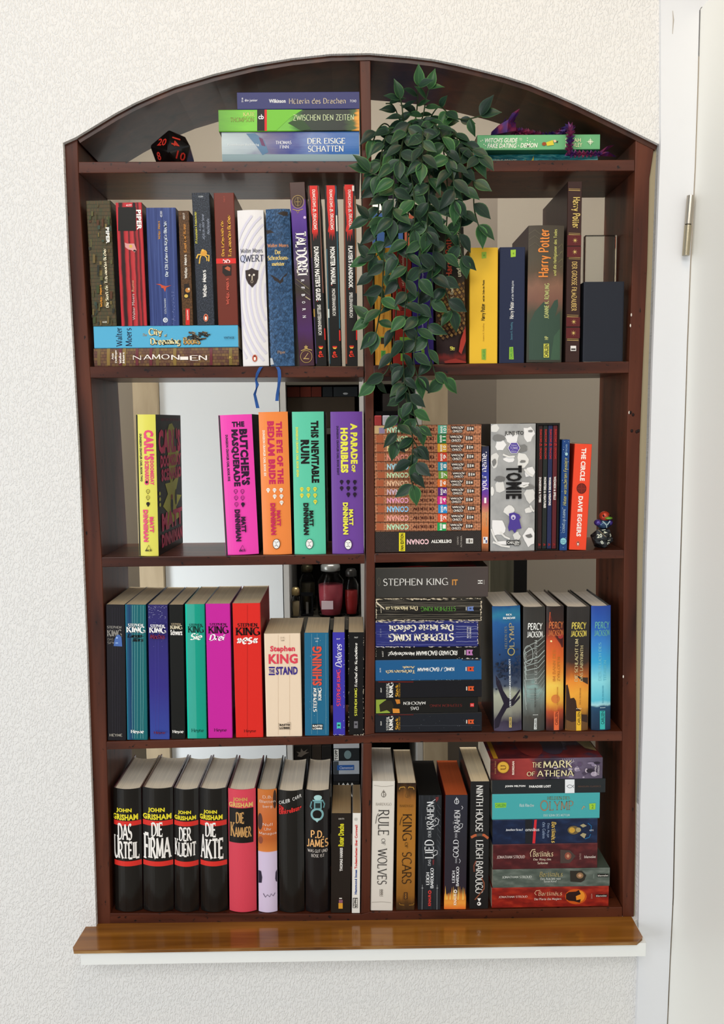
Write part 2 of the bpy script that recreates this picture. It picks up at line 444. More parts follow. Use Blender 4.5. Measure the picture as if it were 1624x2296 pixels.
    def line(s, pts, t, color, name='printed_line'):
        V = []; k = len(pts)
        for i, p in enumerate(pts):
            a = pts[max(i - 1, 0)]; b = pts[min(i + 1, k - 1)]
            dx, dy = b[0] - a[0], b[1] - a[1]; L = math.hypot(dx, dy) or 1
            V.append(s.clampuv(*s.co(p[0] - dy / L * t / 2, p[1] + dx / L * t / 2))); V.append(s.clampuv(*s.co(p[0] + dy / L * t / 2, p[1] - dx / L * t / 2)))
        s.put(V, [(2 * i, 2 * i + 1, 2 * i + 3, 2 * i + 2) for i in range(k - 1)], color, name); return s
    def star(s, cx, cy, r, color, k=8, inner=.3, name='printed_mark'):
        return s.poly([(cx + (r if i % 2 == 0 else r * inner) * math.sin(math.pi * i / k), cy - (r if i % 2 == 0 else r * inner) * math.cos(math.pi * i / k)) for i in range(2 * k)], color, name)
# ------------------------------------------------------------------ materials of the place
def wood(dark, mid, light, ns, rough=.35, coat=.35, bump=.12, seed=0.0):
    return ramp_mat('n', [(0, dark), (.5, mid), (1, light)], ns=ns, detail=6, rough=rough, coat=coat, coord='Object', bump=bump, seed=seed, distort=.6)
def pores(mt, sc=(90, 160, 160), amt=.62):
    nt = mt.node_tree; b = nt.nodes['Principled BSDF']
    src = b.inputs['Base Color'].links[0].from_socket
    tc = nt.nodes.new('ShaderNodeTexCoord'); mp = nt.nodes.new('ShaderNodeMapping'); mp.inputs['Scale'].default_value = sc
    n = nt.nodes.new('ShaderNodeTexNoise'); n.inputs['Scale'].default_value = 1; n.inputs['Detail'].default_value = 3
    r = nt.nodes.new('ShaderNodeMapRange'); r.inputs[1].default_value = amt; r.inputs[2].default_value = amt + .06
    mx = nt.nodes.new('ShaderNodeMix'); mx.data_type = 'RGBA'; mx.inputs[7].default_value = lin('#150805')
    nt.links.new(tc.outputs['Object'], mp.inputs[0]); nt.links.new(mp.outputs[0], n.inputs[0]); nt.links.new(n.outputs[0], r.inputs[0])
    nt.links.new(r.outputs[0], mx.inputs[0]); nt.links.new(src, mx.inputs[6]); nt.links.new(mx.outputs[2], b.inputs['Base Color'])
    return mt
W_POST = wood('#2c1108', '#4e2414', '#62321f', (30, 30, 3.0), rough=.48, coat=.05)
W_SHELF = wood('#2a1007', '#4a2112', '#5c2e1c', (4, 30, 40), rough=.4, coat=.15)
pores(W_SHELF); pores(W_POST, (160, 160, 60), .66)
W_INNER = wood('#220f08', '#3c1d10', '#542c18', (25, 25, 3.0), rough=.4, coat=.15)
W_SILL = wood('#6c4014', '#8e5a20', '#a8722e', (2.2, 40, 40), rough=.22, coat=.6, bump=.04)
W_EDGE = wood('#4a2c14', '#7c5226', '#b08a58', (6, 30, 30), rough=.6, coat=0)
W_OAK = wood('#8a7a62', '#a08f74', '#b5a488', (14, 14, 2.5), rough=.6, coat=0)
W_GREY = wood('#33312b', '#46423a', '#565044', (3, 20, 20), rough=.5, coat=.1)

def wall_mat(col, bump):
    mt = bpy.data.materials.new('textured_wallpaper'); mt.use_nodes = True
    nt = mt.node_tree; b = nt.nodes['Principled BSDF']; b.inputs['Base Color'].default_value = lin(col); b.inputs['Roughness'].default_value = .75
    tc = nt.nodes.new('ShaderNodeTexCoord')
    h = None
    for sc, ro in (((300, 10, 110), .2), ((330, 10, 130), -.28), ((240, 10, 160), .5)):
        mp = nt.nodes.new('ShaderNodeMapping'); mp.inputs['Scale'].default_value = sc; mp.inputs['Rotation'].default_value = (0, ro, 0)
        nt.links.new(tc.outputs['Object'], mp.inputs[0])
        n = nt.nodes.new('ShaderNodeTexNoise'); n.inputs['Scale'].default_value = 1; n.inputs['Detail'].default_value = 1.0
        nt.links.new(mp.outputs[0], n.inputs[0])
        r = nt.nodes.new('ShaderNodeMapRange'); r.inputs[1].default_value = .53; r.inputs[2].default_value = .68
        r.interpolation_type = 'SMOOTHSTEP'
        nt.links.new(n.outputs[0], r.inputs[0])
        if h is None: h = r.outputs[0]
        else:
            a = nt.nodes.new('ShaderNodeMath'); a.operation = 'MAXIMUM'
            nt.links.new(h, a.inputs[0]); nt.links.new(r.outputs[0], a.inputs[1]); h = a.outputs[0]
    bu = nt.nodes.new('ShaderNodeBump'); bu.inputs['Strength'].default_value = bump; bu.inputs['Distance'].default_value = .0016
    nt.links.new(h, bu.inputs['Height']); nt.links.new(bu.outputs[0], b.inputs['Normal'])
    return mt
M_WALL = wall_mat('#e6e5e3', .55)
M_FARWALL = mat('#b3aa9c', .8)
M_TRIM = mat('#e2e4e8', .35)
M_DOOR = mat('#f6f6f0', .35)

# ------------------------------------------------------------------ outlines of the niche, read from the front plane
FD = 0.16                                   # depth of the bookcase
OUT_L = [(145, 324), (148, 400), (155.5, 574), (167, 783), (179, 1000), (190, 1262), (198, 1460), (205, 1660), (212, 1860), (219, 2072)]
IN_L = [(174, 311), (176.5, 400), (187, 574), (199, 783), (213, 1000), (229, 1262), (235, 1460), (239, 1660), (244, 1860), (248, 2072)]
OUT_R = [(1468, 327), (1457, 400), (1452, 600), (1442.5, 815), (1435, 1000), (1430, 1230), (1428, 1400), (1427, 1650), (1425, 1900), (1422, 2056)]
IN_R = [(1426, 300), (1424, 400), (1418, 600), (1411, 815), (1405.5, 1000), (1400, 1230), (1398, 1400), (1396, 1650), (1396, 1900), (1397, 2056)]
WALL_R = [(1474, 327), (1471, 400), (1464, 600), (1456, 815), (1451, 1000), (1443, 1250), (1440, 1400), (1435, 1620), (1429, 1800), (1425, 2056)]
ARCH = [(145, 324), (174, 311), (217, 285), (260, 259), (305, 235), (350, 215), (392, 197.5), (480, 171), (567, 150), (655, 135.5), (742, 126), (829, 124), (864, 127), (918, 131.5),
        (972, 138), (1026, 149), (1080, 162), (1134, 176), (1188, 193), (1242, 215), (1296, 239), (1382, 281), (1474, 327)]
def xz(p, Y=0.0):
    v = bp(p[0], p[1], Y); return (v.x, v.z)
def lerp_line(pts, X):
    if X <= pts[0][0]: a, b = pts[0], pts[1]
    elif X >= pts[-1][0]: a, b = pts[-2], pts[-1]
    else:
        for a, b in zip(pts, pts[1:]):
            if a[0] <= X <= b[0]: break
    return a[1] + (b[1] - a[1]) * (X - a[0]) / (b[0] - a[0])

# front wall with the arched opening
def build_wall():
    hole = [xz(p) for p in ARCH] + [xz(p) for p in WALL_R[1:]] + [xz(p) for p in OUT_L[::-1][:-1]]
    xr = bp(1474, 200).x
    zt, zb, xl = 2.75, 0.0, -1.9
    xrb = bp(1420, 2296).x
    bm = bmesh.new()
    y0 = -0.008
    def loop(pts): 
        vs = [bm.verts.new((p[0], y0, p[1])) for p in pts]
        es = [bm.edges.new((vs[i], vs[(i + 1) % len(vs)])) for i in range(len(vs))]
        return vs, es
    hv, he = loop(hole)
    ov, oe = loop([(xl, zb), (xr + .02, zb), (xr + .02, zt), (xl, zt)])
    bmesh.ops.triangle_fill(bm, edges=he + oe, use_beauty=True)
    back = [bm.verts.new((v.co.x, FD, v.co.z)) for v in hv]
    n = len(hv)
    mid = [bm.verts.new((v.co.x, y0 + .006, v.co.z)) for v in hv]
    for i in range(n):
        j = (i + 1) % n
        bm.faces.new((hv[i], hv[j], back[j], back[i]))
    for v in mid: bm.verts.remove(v)
    # back skin of the wall
    bo = [bm.verts.new((p[0], FD, p[1])) for p in [(xl, zb), (xr + .02, zb), (xr + .02, zt), (xl, zt)]]
    be = [bm.edges.new((bo[i], bo[(i + 1) % 4])) for i in range(4)]
    bbe = [bm.edges.get((back[i], back[(i + 1) % n])) or bm.edges.new((back[i], back[(i + 1) % n])) for i in range(n)]
    bmesh.ops.triangle_fill(bm, edges=be + bbe, use_beauty=True)
    bmesh.ops.recalc_face_normals(bm, faces=bm.faces[:])
    me = bpy.data.meshes.new('wall_front'); bm.to_mesh(me); bm.free()
    o = bpy.data.objects.new('wall_front', me); COL.objects.link(o); me.materials.append(M_WALL)
    o['kind'] = 'structure'; o['label'] = 'white wall with embossed stroke wallpaper around the arched niche'
    return o
wall_front = build_wall()

o = MB().box(-1.9, 1.9, -3.2, 2.0, -.05, 0).build('floor', wood('#9c9486', '#aca498', '#bcb6aa', (2, 12, 12), coat=.1)); o['kind'] = 'structure'
o['label'] = 'pale wooden floor below the niche'
o = MB().box(-1.9, 1.9, 1.62, 1.7, 0, 2.75).build('wall_far', M_FARWALL); o['kind'] = 'structure'; o['label'] = 'grey beige wall of the room behind'
o = MB().box(-.80, -.74, FD + .002, 1.61, 0, 2.75).build('wall_left', M_FARWALL); o['kind'] = 'structure'; o['label'] = 'grey side wall of the room behind, at the left'
o = MB().box(.95, 1.0, FD + .002, 1.61, 0, 2.75).build('wall_right', M_FARWALL); o['kind'] = 'structure'; o['label'] = 'grey side wall of the room behind, at the right'
o = MB().box(-1.9, 1.9, FD + .002, 2.0, 2.75, 2.8).build('ceiling', mat('#d8d4cc', .8)); o['kind'] = 'structure'; o['label'] = 'pale ceiling of the room behind'

# door frame and door at the right
FRM_L = [(1474, -60), (1474, 0), (1474, 200), (1474, 327), (1471, 400), (1464, 600), (1456, 815), (1451, 1000), (1443, 1250), (1440, 1400), (1435, 1620), (1429, 1800), (1425.5, 2056), (1425, 2160), (1420, 2296), (1418, 2400)]
FRM_R = [(1560, -60), (1559, 35), (1555, 200), (1549, 380), (1538.6, 600), (1532, 770), (1528, 900), (1523, 1050), (1516, 1280), (1510, 1500), (1506, 1750), (1501, 2000), (1494, 2150), (1488, 2290), (1485, 2400)]
fl = [xz(p) for p in FRM_L]; fr = [xz(p) for p in FRM_R[::-1]]
z30 = bp(1559, 33).z
XH = .954
mb = MB().prism([(fl[0][0], 2.3)] + fl + [(fl[-1][0], 0), (fr[0][0], 0)] + fr[:-1] + [(fr[-2][0] + .003, z30 + .004), (XH, z30 + .004), (XH, 2.3)], -.016, FD)
t = mb.build('trim_1', M_TRIM); t['kind'] = 'structure'; t['label'] = 'smooth white door frame beside the niche'
mb = MB()                                        # the door stands open towards the viewer
dl = [(x + .0015, z) for x, z in fr[:-1]]; dl[-1] = (dl[-1][0], z30)
dl = [(dl[0][0], 0)] + dl
for off in (0, .04):
    for Y in (-.017, -.86):
        for x, z in dl: mb.v.append(Vector((x + off, Y, z)))
k = len(dl)
for i in range(k - 1):
    mb.f += [(i, k + i, k + i + 1, i + 1), (2 * k + i, 2 * k + i + 1, 3 * k + i + 1, 3 * k + i), (i, i + 1, 2 * k + i + 1, 2 * k + i), (k + i, 3 * k + i, 3 * k + i + 1, k + i + 1)]
mb.f += [(0, 2 * k, 3 * k, k), (k - 1, 2 * k - 1, 4 * k - 1, 3 * k - 1)]
d = mb.build('door_1', M_DOOR)
d['kind'] = 'structure'; d['label'] = 'cream white door standing open at the right edge'
MB().tube([bp(1509, 24, -.0162), bp(1510.5, 45, -.0162), bp(1508.5, 76, -.0162)], [.0003, .0008, .0003], 6).build('paint_crack', mat('#b0a89c', .7), t)
# hinge of that door
h0 = bp(1549, 439, -.025); h1 = bp(1543.5, 503, -.025); h2 = bp(1543.3, 505.5, -.025); h3 = bp(1538, 573, -.025)
hg = MB().tube([h0, h1], .0055, 14).build('hinge_knuckle', mat('#b5ada0', .22, 1.0), d, smooth=False)
hg = MB().tube([h2, h3], .0055, 14).build('hinge_knuckle', mat('#b0a58c', .22, 1.0), d)
MB().tube([h1, h2], .0045, 10).build('hinge_pin', mat('#5a5040', .4, 1.0), d)

# ------------------------------------------------------------------ bookcase
bc = thing('bookcase', 'dark brown wooden bookcase built into the arched wall niche', 'bookcase', (bp(820, 2060).x, 0, bp(820, 2066).z))
BO = bc.location.copy()
def part(mb, name, material, parent=bc, off=None, **k):
    off = BO if off is None else off
    mb.v = [v - off for v in mb.v]
    return mb.build(name, material, parent, **k)
part(MB().prism([xz(p) for p in OUT_L] + [xz(p) for p in IN_L[::-1]], 0, FD), 'side_board', W_POST, bevel=.0012)
part(MB().prism([xz(p) for p in IN_R] + [xz(p) for p in OUT_R[::-1]], 0, FD), 'side_board', W_POST, bevel=.0012)
# curved board of the arch
acurve = [Vector((*xz(p),)) for p in ARCH[1:]]
inner = []
for i, p in enumerate(acurve):
    a = acurve[max(i - 1, 0)]; b = acurve[min(i + 1, len(acurve) - 1)]
    t = (b - a).normalized(); nrm = Vector((t.y, -t.x)); inner.append(p + nrm * .0075)
mb = MB()
for i in range(len(acurve) - 1):
    n = len(mb.v)
    for Y in (-.001, FD):
        mb.v += [Vector((acurve[i].x, Y, acurve[i].y)), Vector((acurve[i + 1].x, Y, acurve[i + 1].y)), Vector((inner[i + 1].x, Y, inner[i + 1].y)), Vector((inner[i].x, Y, inner[i].y))]
    mb.f += [(n, n + 3, n + 2, n + 1), (n + 4, n + 5, n + 6, n + 7), (n, n + 1, n + 5, n + 4), (n + 3, n + 7, n + 6, n + 2)]
part(mb, 'arch_board', W_INNER)

o = MB().prism([xz(p) for p in OUT_R] + [xz(p) for p in WALL_R[::-1]], .003, .03).build('reveal_shade_strip', mat('#a3977c', .8)); o['kind'] = 'structure'; o['label'] = 'narrow plaster strip between bookcase and door frame, shade of the reveal put into its beige'  # strip added over the gap, shaded reveal tone put into its colour
# shelves: front edge lines (top, bottom) at the left and right end
SHELF_PX = {
 'A': ([(176, 362.5), (808, 361.5), (833, 361), (1424, 358)], [(176, 388), (808, 387), (833, 386.5), (1424, 383)]),
 'B': ([(201, 822), (816, 821), (838, 819), (1411, 810)], [(203, 847.5), (816, 845.5), (838, 844), (1411, 836)]),
 'C': ([(228, 1249.5), (818, 1242.5), (840, 1241), (1400, 1233)], [(229, 1271.5), (818, 1264), (840, 1262), (1400, 1252)]),
 'D': ([(239, 1663), (818, 1649), (840, 1645), (1396, 1639.5)], [(239, 1681), (818, 1667), (840, 1665.5), (1396, 1661.5)]),
 'E': ([(247, 2048), (810, 2050), (830, 2045), (1396, 2034)], [(247, 2071), (810, 2067), (830, 2066), (1396, 2056)]),
}
SHELF = {}
for k, (t, b) in SHELF_PX.items():
    tw = [xz(p) for p in t]; bw = [xz(p) for p in b]
    SHELF[k] = tw
    L0, L1 = (0, 1), (2, 3)
    if k in 'AB C'.replace(' ', ''):
        for i, j in (L0, L1):
            part(MB().prism([bw[i], bw[j], tw[j], tw[i]], 0, FD - (.002 if k != 'A' else 0)), 'shelf_board', W_SHELF, bevel=.001)
    else:
        part(MB().prism([bw[0], bw[1], bw[2], bw[3], tw[3], tw[2], tw[1], tw[0]], 0, FD - .002), 'shelf_board', W_SHELF, bevel=.001)
def shelf_z(k, X): return lerp_line(SHELF[k], X)
# upright divider down to the fourth shelf, and the shorter one below it
DL = [(807, 132), (813, 400), (818, 822), (820, 1050), (821, 1250), (820, 1450), (818, 1649)]
DR = [(831, 132), (833.5, 400), (838.5, 822), (838, 900), (839, 1050), (841, 1250), (841, 1450), (840, 1645)]
part(MB().prism([xz(p) for p in DL] + [xz(p) for p in DR[::-1]], .0005, FD - .001), 'divider', W_POST, bevel=.001)
part(MB().prism([xz((814.5, 1667)), xz((810, 2049)), xz((830, 2046)), xz((834, 1667))], .0005, FD - .001), 'divider', W_POST, bevel=.001)
# screw and knot scars on the right board and chipped paint
for x, y in ((1414, 925), (1420, 930), (1417, 966), (1428, 968), (1432, 966)):
    c = bp(x, y); 
    part(MB().ell((c.x, -.0004, c.z), (.0022, .0012, .0028), seg=8, rings=5), 'knot_scar', mat('#1c0c08', .6))
for x, y in ((1398, 1517), (1416, 706), (1414, 730), (1411, 925)):
    c = bp(x, y)
    part(MB().ell((c.x, -.0003, c.z), (.0012, .0008, .0026), seg=8, rings=5), 'paint_chip', mat('#d8cfc4', .7))

# sill below
sl = thing('sill_board', 'honey brown varnished sill board with worn front edge under the bookcase', 'sill', (bp(812, 2070).x, 0, bp(812, 2073).z))
so = sl.location.copy()
P = .072
fl_, fr_ = bp(160, 2131, -P), bp(1449, 2111, -P)
zs = [fl_.z, fr_.z]
zL, zR = bp(219, 2072).z + .0008, bp(1424, 2056).z + .0008
def sill_mesh(dz0, dz1, y0, y1, xl, xr, round_=.008):
    mb = MB(); n = 0
    outline = [(xl + .004, y1), (xl, y0 + round_), (xl + round_ * .4, y0), (xr - round_ * 1.8, y0), (xr - .001, y0 + round_ * 1.6), (xr, y1)]
    for dz in (dz1, dz0):
        for x, y in outline:
            tt = (x - fl_.x) / (fr_.x - fl_.x); yy = min(1, max(0, -y / P))
            z = (zL * (1 - yy) + fl_.z * yy) * (1 - tt) + (zR * (1 - yy) + fr_.z * yy) * tt
            mb.v.append(Vector((x, y, z + dz)))
    k = len(outline)
    mb.f.append(tuple(range(k))[::-1]); mb.f.append(tuple(range(k, 2 * k)))
    for i in range(k):
        j = (i + 1) % k; mb.f.append((i, j, k + j, k + i))
    return mb
part(sill_mesh(-.0012, 0, -P, .0005, fl_.x, fr_.x), 'board_top', W_SILL, sl, so)
part(sill_mesh(-.0062, -.0013, -P + .0004, -.0082, fl_.x + .0005, fr_.x - .0005), 'worn_edge', W_EDGE, sl, so)
mb = sill_mesh(-.0295, -.0063, -P + .006, -.0082, fl_.x + .012, fr_.x + .004, .001)
part(mb, 'white_apron', mat('#eceeec', .4), sl, so)
# ------------------------------------------------------------------ books
ZO = [0.0, 0.0, 1.0]
def zoom(x, y, s): ZO[:] = [x, y, s]
def q(p): return (ZO[0] + p[0] / ZO[2], ZO[1] + p[1] / ZO[2])
PAGE = {}
def pages(col, flat):
    k = (col, flat)
    if k not in PAGE:
        r = [lin(col)[i] for i in range(3)]
        def sh(f):
            cc = col.lstrip('#'); return tuple(min(255, int(int(cc[i:i + 2], 16) * f)) for i in (0, 2, 4))
        ns = (900, 6, 6) if not flat else (6, 6, 900)
        PAGE[k] = ramp_mat('n', [(0, sh(.95)), (.5, sh(1.0)), (1, sh(1.03))], ns=ns, detail=1, rough=.85, coord='Object')
    return PAGE[k]

class Book:
    pass
def edge_x(ln, z):
    return lerp_line(ln, z)
def _edge(pts): return sorted((bp(*p).z, bp(*p).x) for p in pts)
IN_LW, IN_RW = _edge(IN_L), _edge(IN_R)
DRW = {k: _edge(DR) for k in 'ABCD'}; DLW = {k: _edge(DL) for k in 'ABCD'}
DRW['E'] = _edge([(834, 1667), (830, 2046)]); DLW['E'] = _edge([(814.5, 1667), (810, 2049)])
def book(name, label, corners, shelf, depth=.13, ys=.003, flat=False, hard=False, bulge=0.0, spine='#888888', cover=None, page='#d8cbb0',
         base=None, group=None, rough=.35, coat=0.0, cat='book', covert=None, pxc=None, thick=None, yaw=0.0, pages_col=True):
    """corners TL,TR,BR,BL of the spine in the current zoom of the photograph"""
    TL, TR, BR, BL = [bp(*q(c), ys) for c in corners]
    pL = (TL.x, TL.z); 
    W = ((TR - TL).length + (BR - BL).length) / 2
    mt_, mb_ = (TL + TR) / 2, (BL + BR) / 2
    H = (mt_ - mb_).length
    lean = math.atan2(mt_.x - mb_.x, mt_.z - mb_.z)
    if flat: lean = 0.0; H = abs(mt_.z - mb_.z); W = abs(((TR.x + BR.x) - (TL.x + BL.x)) / 2)
    if abs(lean) < .006: lean = 0.0
    pu = Vector((math.cos(lean), 0, -math.sin(lean))); pv = Vector((math.sin(lean), 0, math.cos(lean)))
    W0, H0 = W, H
    W -= .0007 if not flat else 0
    zb = base if base is not None else (max(shelf_z(shelf, mb_.x - W / 2), shelf_z(shelf, mb_.x + W / 2), shelf_z(shelf, mb_.x)) + .0003)
    if thick: H = thick
    elif base is not None or flat: H = max(.004, mt_.z - zb)
    elif not flat:
        H = (mt_.z - zb) / max(.2, math.cos(lean))
    if flat: H -= .0004
    zlift = abs(math.sin(lean)) * W / 2
    # keep clear of the side boards and the divider
    for zz in (zb + .002, zb + H * math.cos(lean) - .002):
        xc = mb_.x + math.sin(lean) * (zz - zb)
        for ln, side in ((IN_LW, 1), (DRW[shelf], 1), (DLW[shelf], -1), (IN_RW, -1)):
            xb = edge_x(ln, zz) + side * .0008
            if side == 1 and abs(xb - (xc - W / 2)) < .03 and xc - W / 2 < xb: dx_ = xb - (xc - W / 2)
            elif side == -1 and abs(xb - (xc + W / 2)) < .03 and xc + W / 2 > xb: dx_ = xb - (xc + W / 2)
            else: continue
            mb_ = mb_ + Vector((dx_, 0, 0)); mt_ = mt_ + Vector((dx_, 0, 0)); xc += dx_
    e = thing(name, label, cat, (mb_.x, ys, zb + zlift), (0, lean, yaw), group)
    b = Book(); b.e = e; b.W, b.H, b.D = W, H, depth; b.top = zb + H; b.z0 = zb
    def pxmap(x, y):
        p = bp(*q((x, y)), ys) - mb_
        return (p.dot(pu) / W0 * W + W / 2, p.dot(pv) / H0 * H)
    a_len, l_len = (H, W) if flat else (W, H)          # across the thickness, along the spine
    def P(a, l, y):                                     # local point: across, along, depth
        return Vector((l - W / 2, y, a)) if flat else Vector((a - W / 2, y, l))
    ct = covert if covert is not None else (.0026 if hard else .0007)
    ct = min(ct, a_len * .2)
    cov = cover if cover is not None else spine
    cmat = cov if isinstance(cov, bpy.types.Material) else mat(cov, rough, 0, coat)
    smat = spine if isinstance(spine, bpy.types.Material) else mat(spine, rough, 0, coat)
    # spine shell
    k = 12 if bulge else 4
    rr = 0.0 if bulge else min(.0009, a_len * .08)
    V, UV = [], []
    def dep(t):
        s = t * 2 - 1
        if bulge: return -bulge * (1 - s * s) + bulge
        return rr if t in (0.0, 1.0) else 0.0
    ts = [i / k for i in range(k + 1)] if bulge else [0.0, .03, .5, .97, 1.0]
    for side in (0, 1):
        for l in (0.0, 1.0):
            for t in ts:
                V.append(P(t * a_len, l * l_len, dep(t) + side * (.0009 if not hard else .0015)))
                UV.append((l, t) if flat else (t, l))
    n = len(ts); F = []
    for i in range(n - 1):
        F.append((i, i + 1, n + i + 1, n + i)); F.append((2 * n + i, 3 * n + i, 3 * n + i + 1, 2 * n + i + 1))
        F.append((i, 2 * n + i, 2 * n + i + 1, i + 1)); F.append((n + i, n + i + 1, 3 * n + i + 1, 3 * n + i))
    F.append((0, n, 3 * n, 2 * n)); F.append((n - 1, 3 * n - 1, 4 * n - 1, 2 * n - 1))
    if flat: F = [f[::-1] for f in F]
    spo = link_mesh('spine', V, F, smat, e, uv=UV)
    # covers
    y0 = bulge + .0002 if bulge else rr + .0002
    def slab(a0, a1, l0, l1, d0, d1, nm, material):
        vs = [P(a, l, y) for a in (a0, a1) for y in (d0, d1) for l in (l0, l1)]
        fs = BOXF if not flat else [f[::-1] for f in BOXF]
        return link_mesh(nm, vs, fs, material, e)
    slab(0, ct, 0, l_len, y0, depth, 'back_cover', cmat)
    fco = slab(a_len - ct, a_len, 0, l_len, y0, depth, 'front_cover', cmat)
    # page block
    ins = .0032 if hard else .0004
    ins = min(ins, l_len * .1)
    kk = 8
    ol = []
    for i in range(kk + 1):
        t = i / kk; a = ct + (a_len - 2 * ct) * t
        ol.append((a, dep(t) + .0022 if bulge else .0014 + rr))
    fore = depth - (.0045 if hard else .0006)
    for i in range(kk, -1, -1):
        t = i / kk; a = ct + (a_len - 2 * ct) * t; s = 2 * t - 1
        ol.append((a, fore - ((bulge * .8) * (1 - s * s) if hard else 0)))
    V = [P(a, ins, y) for a, y in ol] + [P(a, l_len - ins, y) for a, y in ol]
    k2 = len(ol); F = []
    half = kk + 1
    for base_ in (0, k2):
        for i in range(kk):
            f = (base_ + i, base_ + i + 1, base_ + k2 - 2 - i, base_ + k2 - 1 - i)
            F.append(f if base_ == 0 else f[::-1])
    for i in range(k2):
        j = (i + 1) % k2; F.append((i, k2 + i, k2 + j, j))
    if flat: F = [f[::-1] for f in F]
    link_mesh('page_block', V, F, pages(page, flat) if pages_col else mat(page, .7), e)
    # printable faces
    O = P(0, 0, bulge) if bulge else Vector((-W / 2, 0, 0))
    if flat:
        b.f = Face(spo, Vector((-W / 2, bulge, 0)), (1, 0, 0), (0, 0, 1), (0, -1, 0), W, H, bulge, 'v', pxmap)
        b.fr = Face(fco, (-W / 2, y0, H), (1, 0, 0), (0, 1, 0), (0, 0, 1), W, depth - y0)
    else:
        b.f = Face(spo, Vector((-W / 2, bulge, 0)), (1, 0, 0), (0, 0, 1), (0, -1, 0), W, H, bulge, 'u', pxmap)
        b.fr = Face(fco, (W / 2, y0, 0), (0, 1, 0), (0, 0, 1), (1, 0, 0), depth - y0, H)
    BOOKS.append(b)
    return b
BOOKS = []
def flush_books():
    for b in BOOKS:
        b.f.flush(); b.fr.flush()
def creases(f, xs, y0, y1, col, t=3, wob=3, name='spine_crease'):
    for x in xs:
        pts = [(x + random.uniform(-wob, wob), y0 + (y1 - y0) * i / 8) for i in range(9)]
        f.line(pts, t, col, name)
def hcreases(f, ys_, x0, x1, col, t=3, wob=3, name='spine_crease'):
    for y in ys_:
        pts = [(x0 + (x1 - x0) * i / 8, y + random.uniform(-wob, wob)) for i in range(9)]
        f.line(pts, t, col, name)
def worn(f, box, n, col, smax=(14, 5), name='worn_patch'):
    for _ in range(n):
        x = random.uniform(box[0], box[2]); y = random.uniform(box[1], box[3])
        a, c = random.uniform(3, smax[0]), random.uniform(1.5, smax[1])
        f.poly([(x - a, y), (x, y - c), (x + a, y + c * .4), (x, y + c)], col, name)
def penguin(f, cx, cy, rx, ry, col='#c8502c'):
    f.ell(cx, cy, rx, ry, '#d8a890', 'publisher_mark'); f.ell(cx, cy, rx * .9, ry * .92, col, 'publisher_mark')
    f.ell(cx, cy + ry * .12, rx * .42, ry * .55, '#f2ece2', 'publisher_mark'); f.ell(cx, cy - ry * .5, rx * .26, ry * .2, '#2a2420', 'publisher_mark')
# ================================================================== row A: under the arch
G_A = 'books lying under the arch'
zoom(130, 110, 2.2873)
sA = bp(*q((1200, 578))).x
b3 = book('hardcover_book', 'pale blue hardcover with white serif lettering, lowest of three lying in the left arch', [(840, 420), (1547, 420), (1547, 578), (842, 578)], 'A', depth=.145, flat=True, hard=True, bulge=.003,
          spine=ramp_mat('u', [(0, '#b9c6c9'), (.2, '#a8b4bc'), (.33, '#75708f'), (.5, '#4a5290'), (.66, '#6f86b8'), (.8, '#3f6aae'), (1, '#3b6fb0')], noise=.3, ns=(5, 3), rough=.3), cover='#5a6f9c', group=G_A, covert=.002)
f = b3.f
f.rect((842, 540, 1547, 576), ramp_mat('u', [(0, '#8fa3a8'), (.4, '#38486e'), (1, '#2c4f8c')], noise=.3, ns=(7, 2)), 'printed_panel', full=None)
f.poly([(965, 430), (1010, 428), (1060, 470), (1080, 530), (1050, 545), (1020, 500)], '#5d7d9c'); f.poly([(1030, 450), (1050, 460), (1065, 500), (1045, 495)], '#6b3f63')
f.text('Ravensburger Buchverlag', (870, 485, 1032, 500), 0, '#dfe5e6', 's', 'publisher_mark')
f.text('THOMAS', (1117, 470, 1198, 489), 0, '#e8e8ee', 'serif', 'author_name'); f.text('FINN', (1138, 494, 1185, 511), 0, '#dcdce6', 'serif', 'author_name')
f.text('DER EISIGE', (1278, 455, 1473, 488), 0, '#f0efe6', 'serif', 'title'); f.text('SCHATTEN', (1283, 496, 1466, 529), 0, '#f0efe6', 'serif', 'title')
b2 = book('hardcover_book', 'lime green and black hardcover with orange end, middle of three lying in the left arch', [(825, 307), (1547, 308), (1547, 415), (825, 415)], 'A', depth=.14, flat=True, spine=ramp_mat('u', [(0, '#5f9c2e'), (.2, '#79c838'), (.5, '#6cb536'), (.56, '#3f7a28'), (.62, '#1b2a16'), (.9, '#1a2016'), (.96, '#3f5a24'), (.985, '#d8902c'), (1, '#e8a030')], noise=.16, ns=(6, 4), rough=.3),
          cover='#23331c', base=b3.top, group=G_A)
f = b2.f
f.rect((1022, 308, 1060, 414), '#10110f', 'publisher_panel'); f.rect((1060, 308, 1073, 414), '#d8241c', 'publisher_panel')
f.poly([(1072, 310), (1255, 310), (1190, 350), (1120, 412), (1072, 412)], '#74bf38'); f.poly([(1180, 375), (1240, 345), (1300, 405), (1250, 412)], '#2f4a26')
f.text('cb', (1028, 333, 1056, 357), 0, '#ffffff', 'b', 'publisher_mark')
f.text('KATE', (950, 322, 1010, 344), 0, '#e6e08a', 'serif', 'author_name'); f.text('THOMPSON', (885, 348, 1006, 370), 0, '#8f9a48', 'serif', 'author_name')
f.text('ZWISCHEN DEN ZEITEN', (1207, 333, 1518, 364), 0, '#cfdcae', 'fan', 'title')
b1 = book('paperback_book', 'navy blue paperback with tan title, topmost of three lying in the left arch', [(920, 217), (1547, 219), (1547, 306), (920, 305)], 'A', depth=.12, flat=True, spine='#2e3068', cover='#2e3068', base=b2.top, group=G_A)
f = b1.f
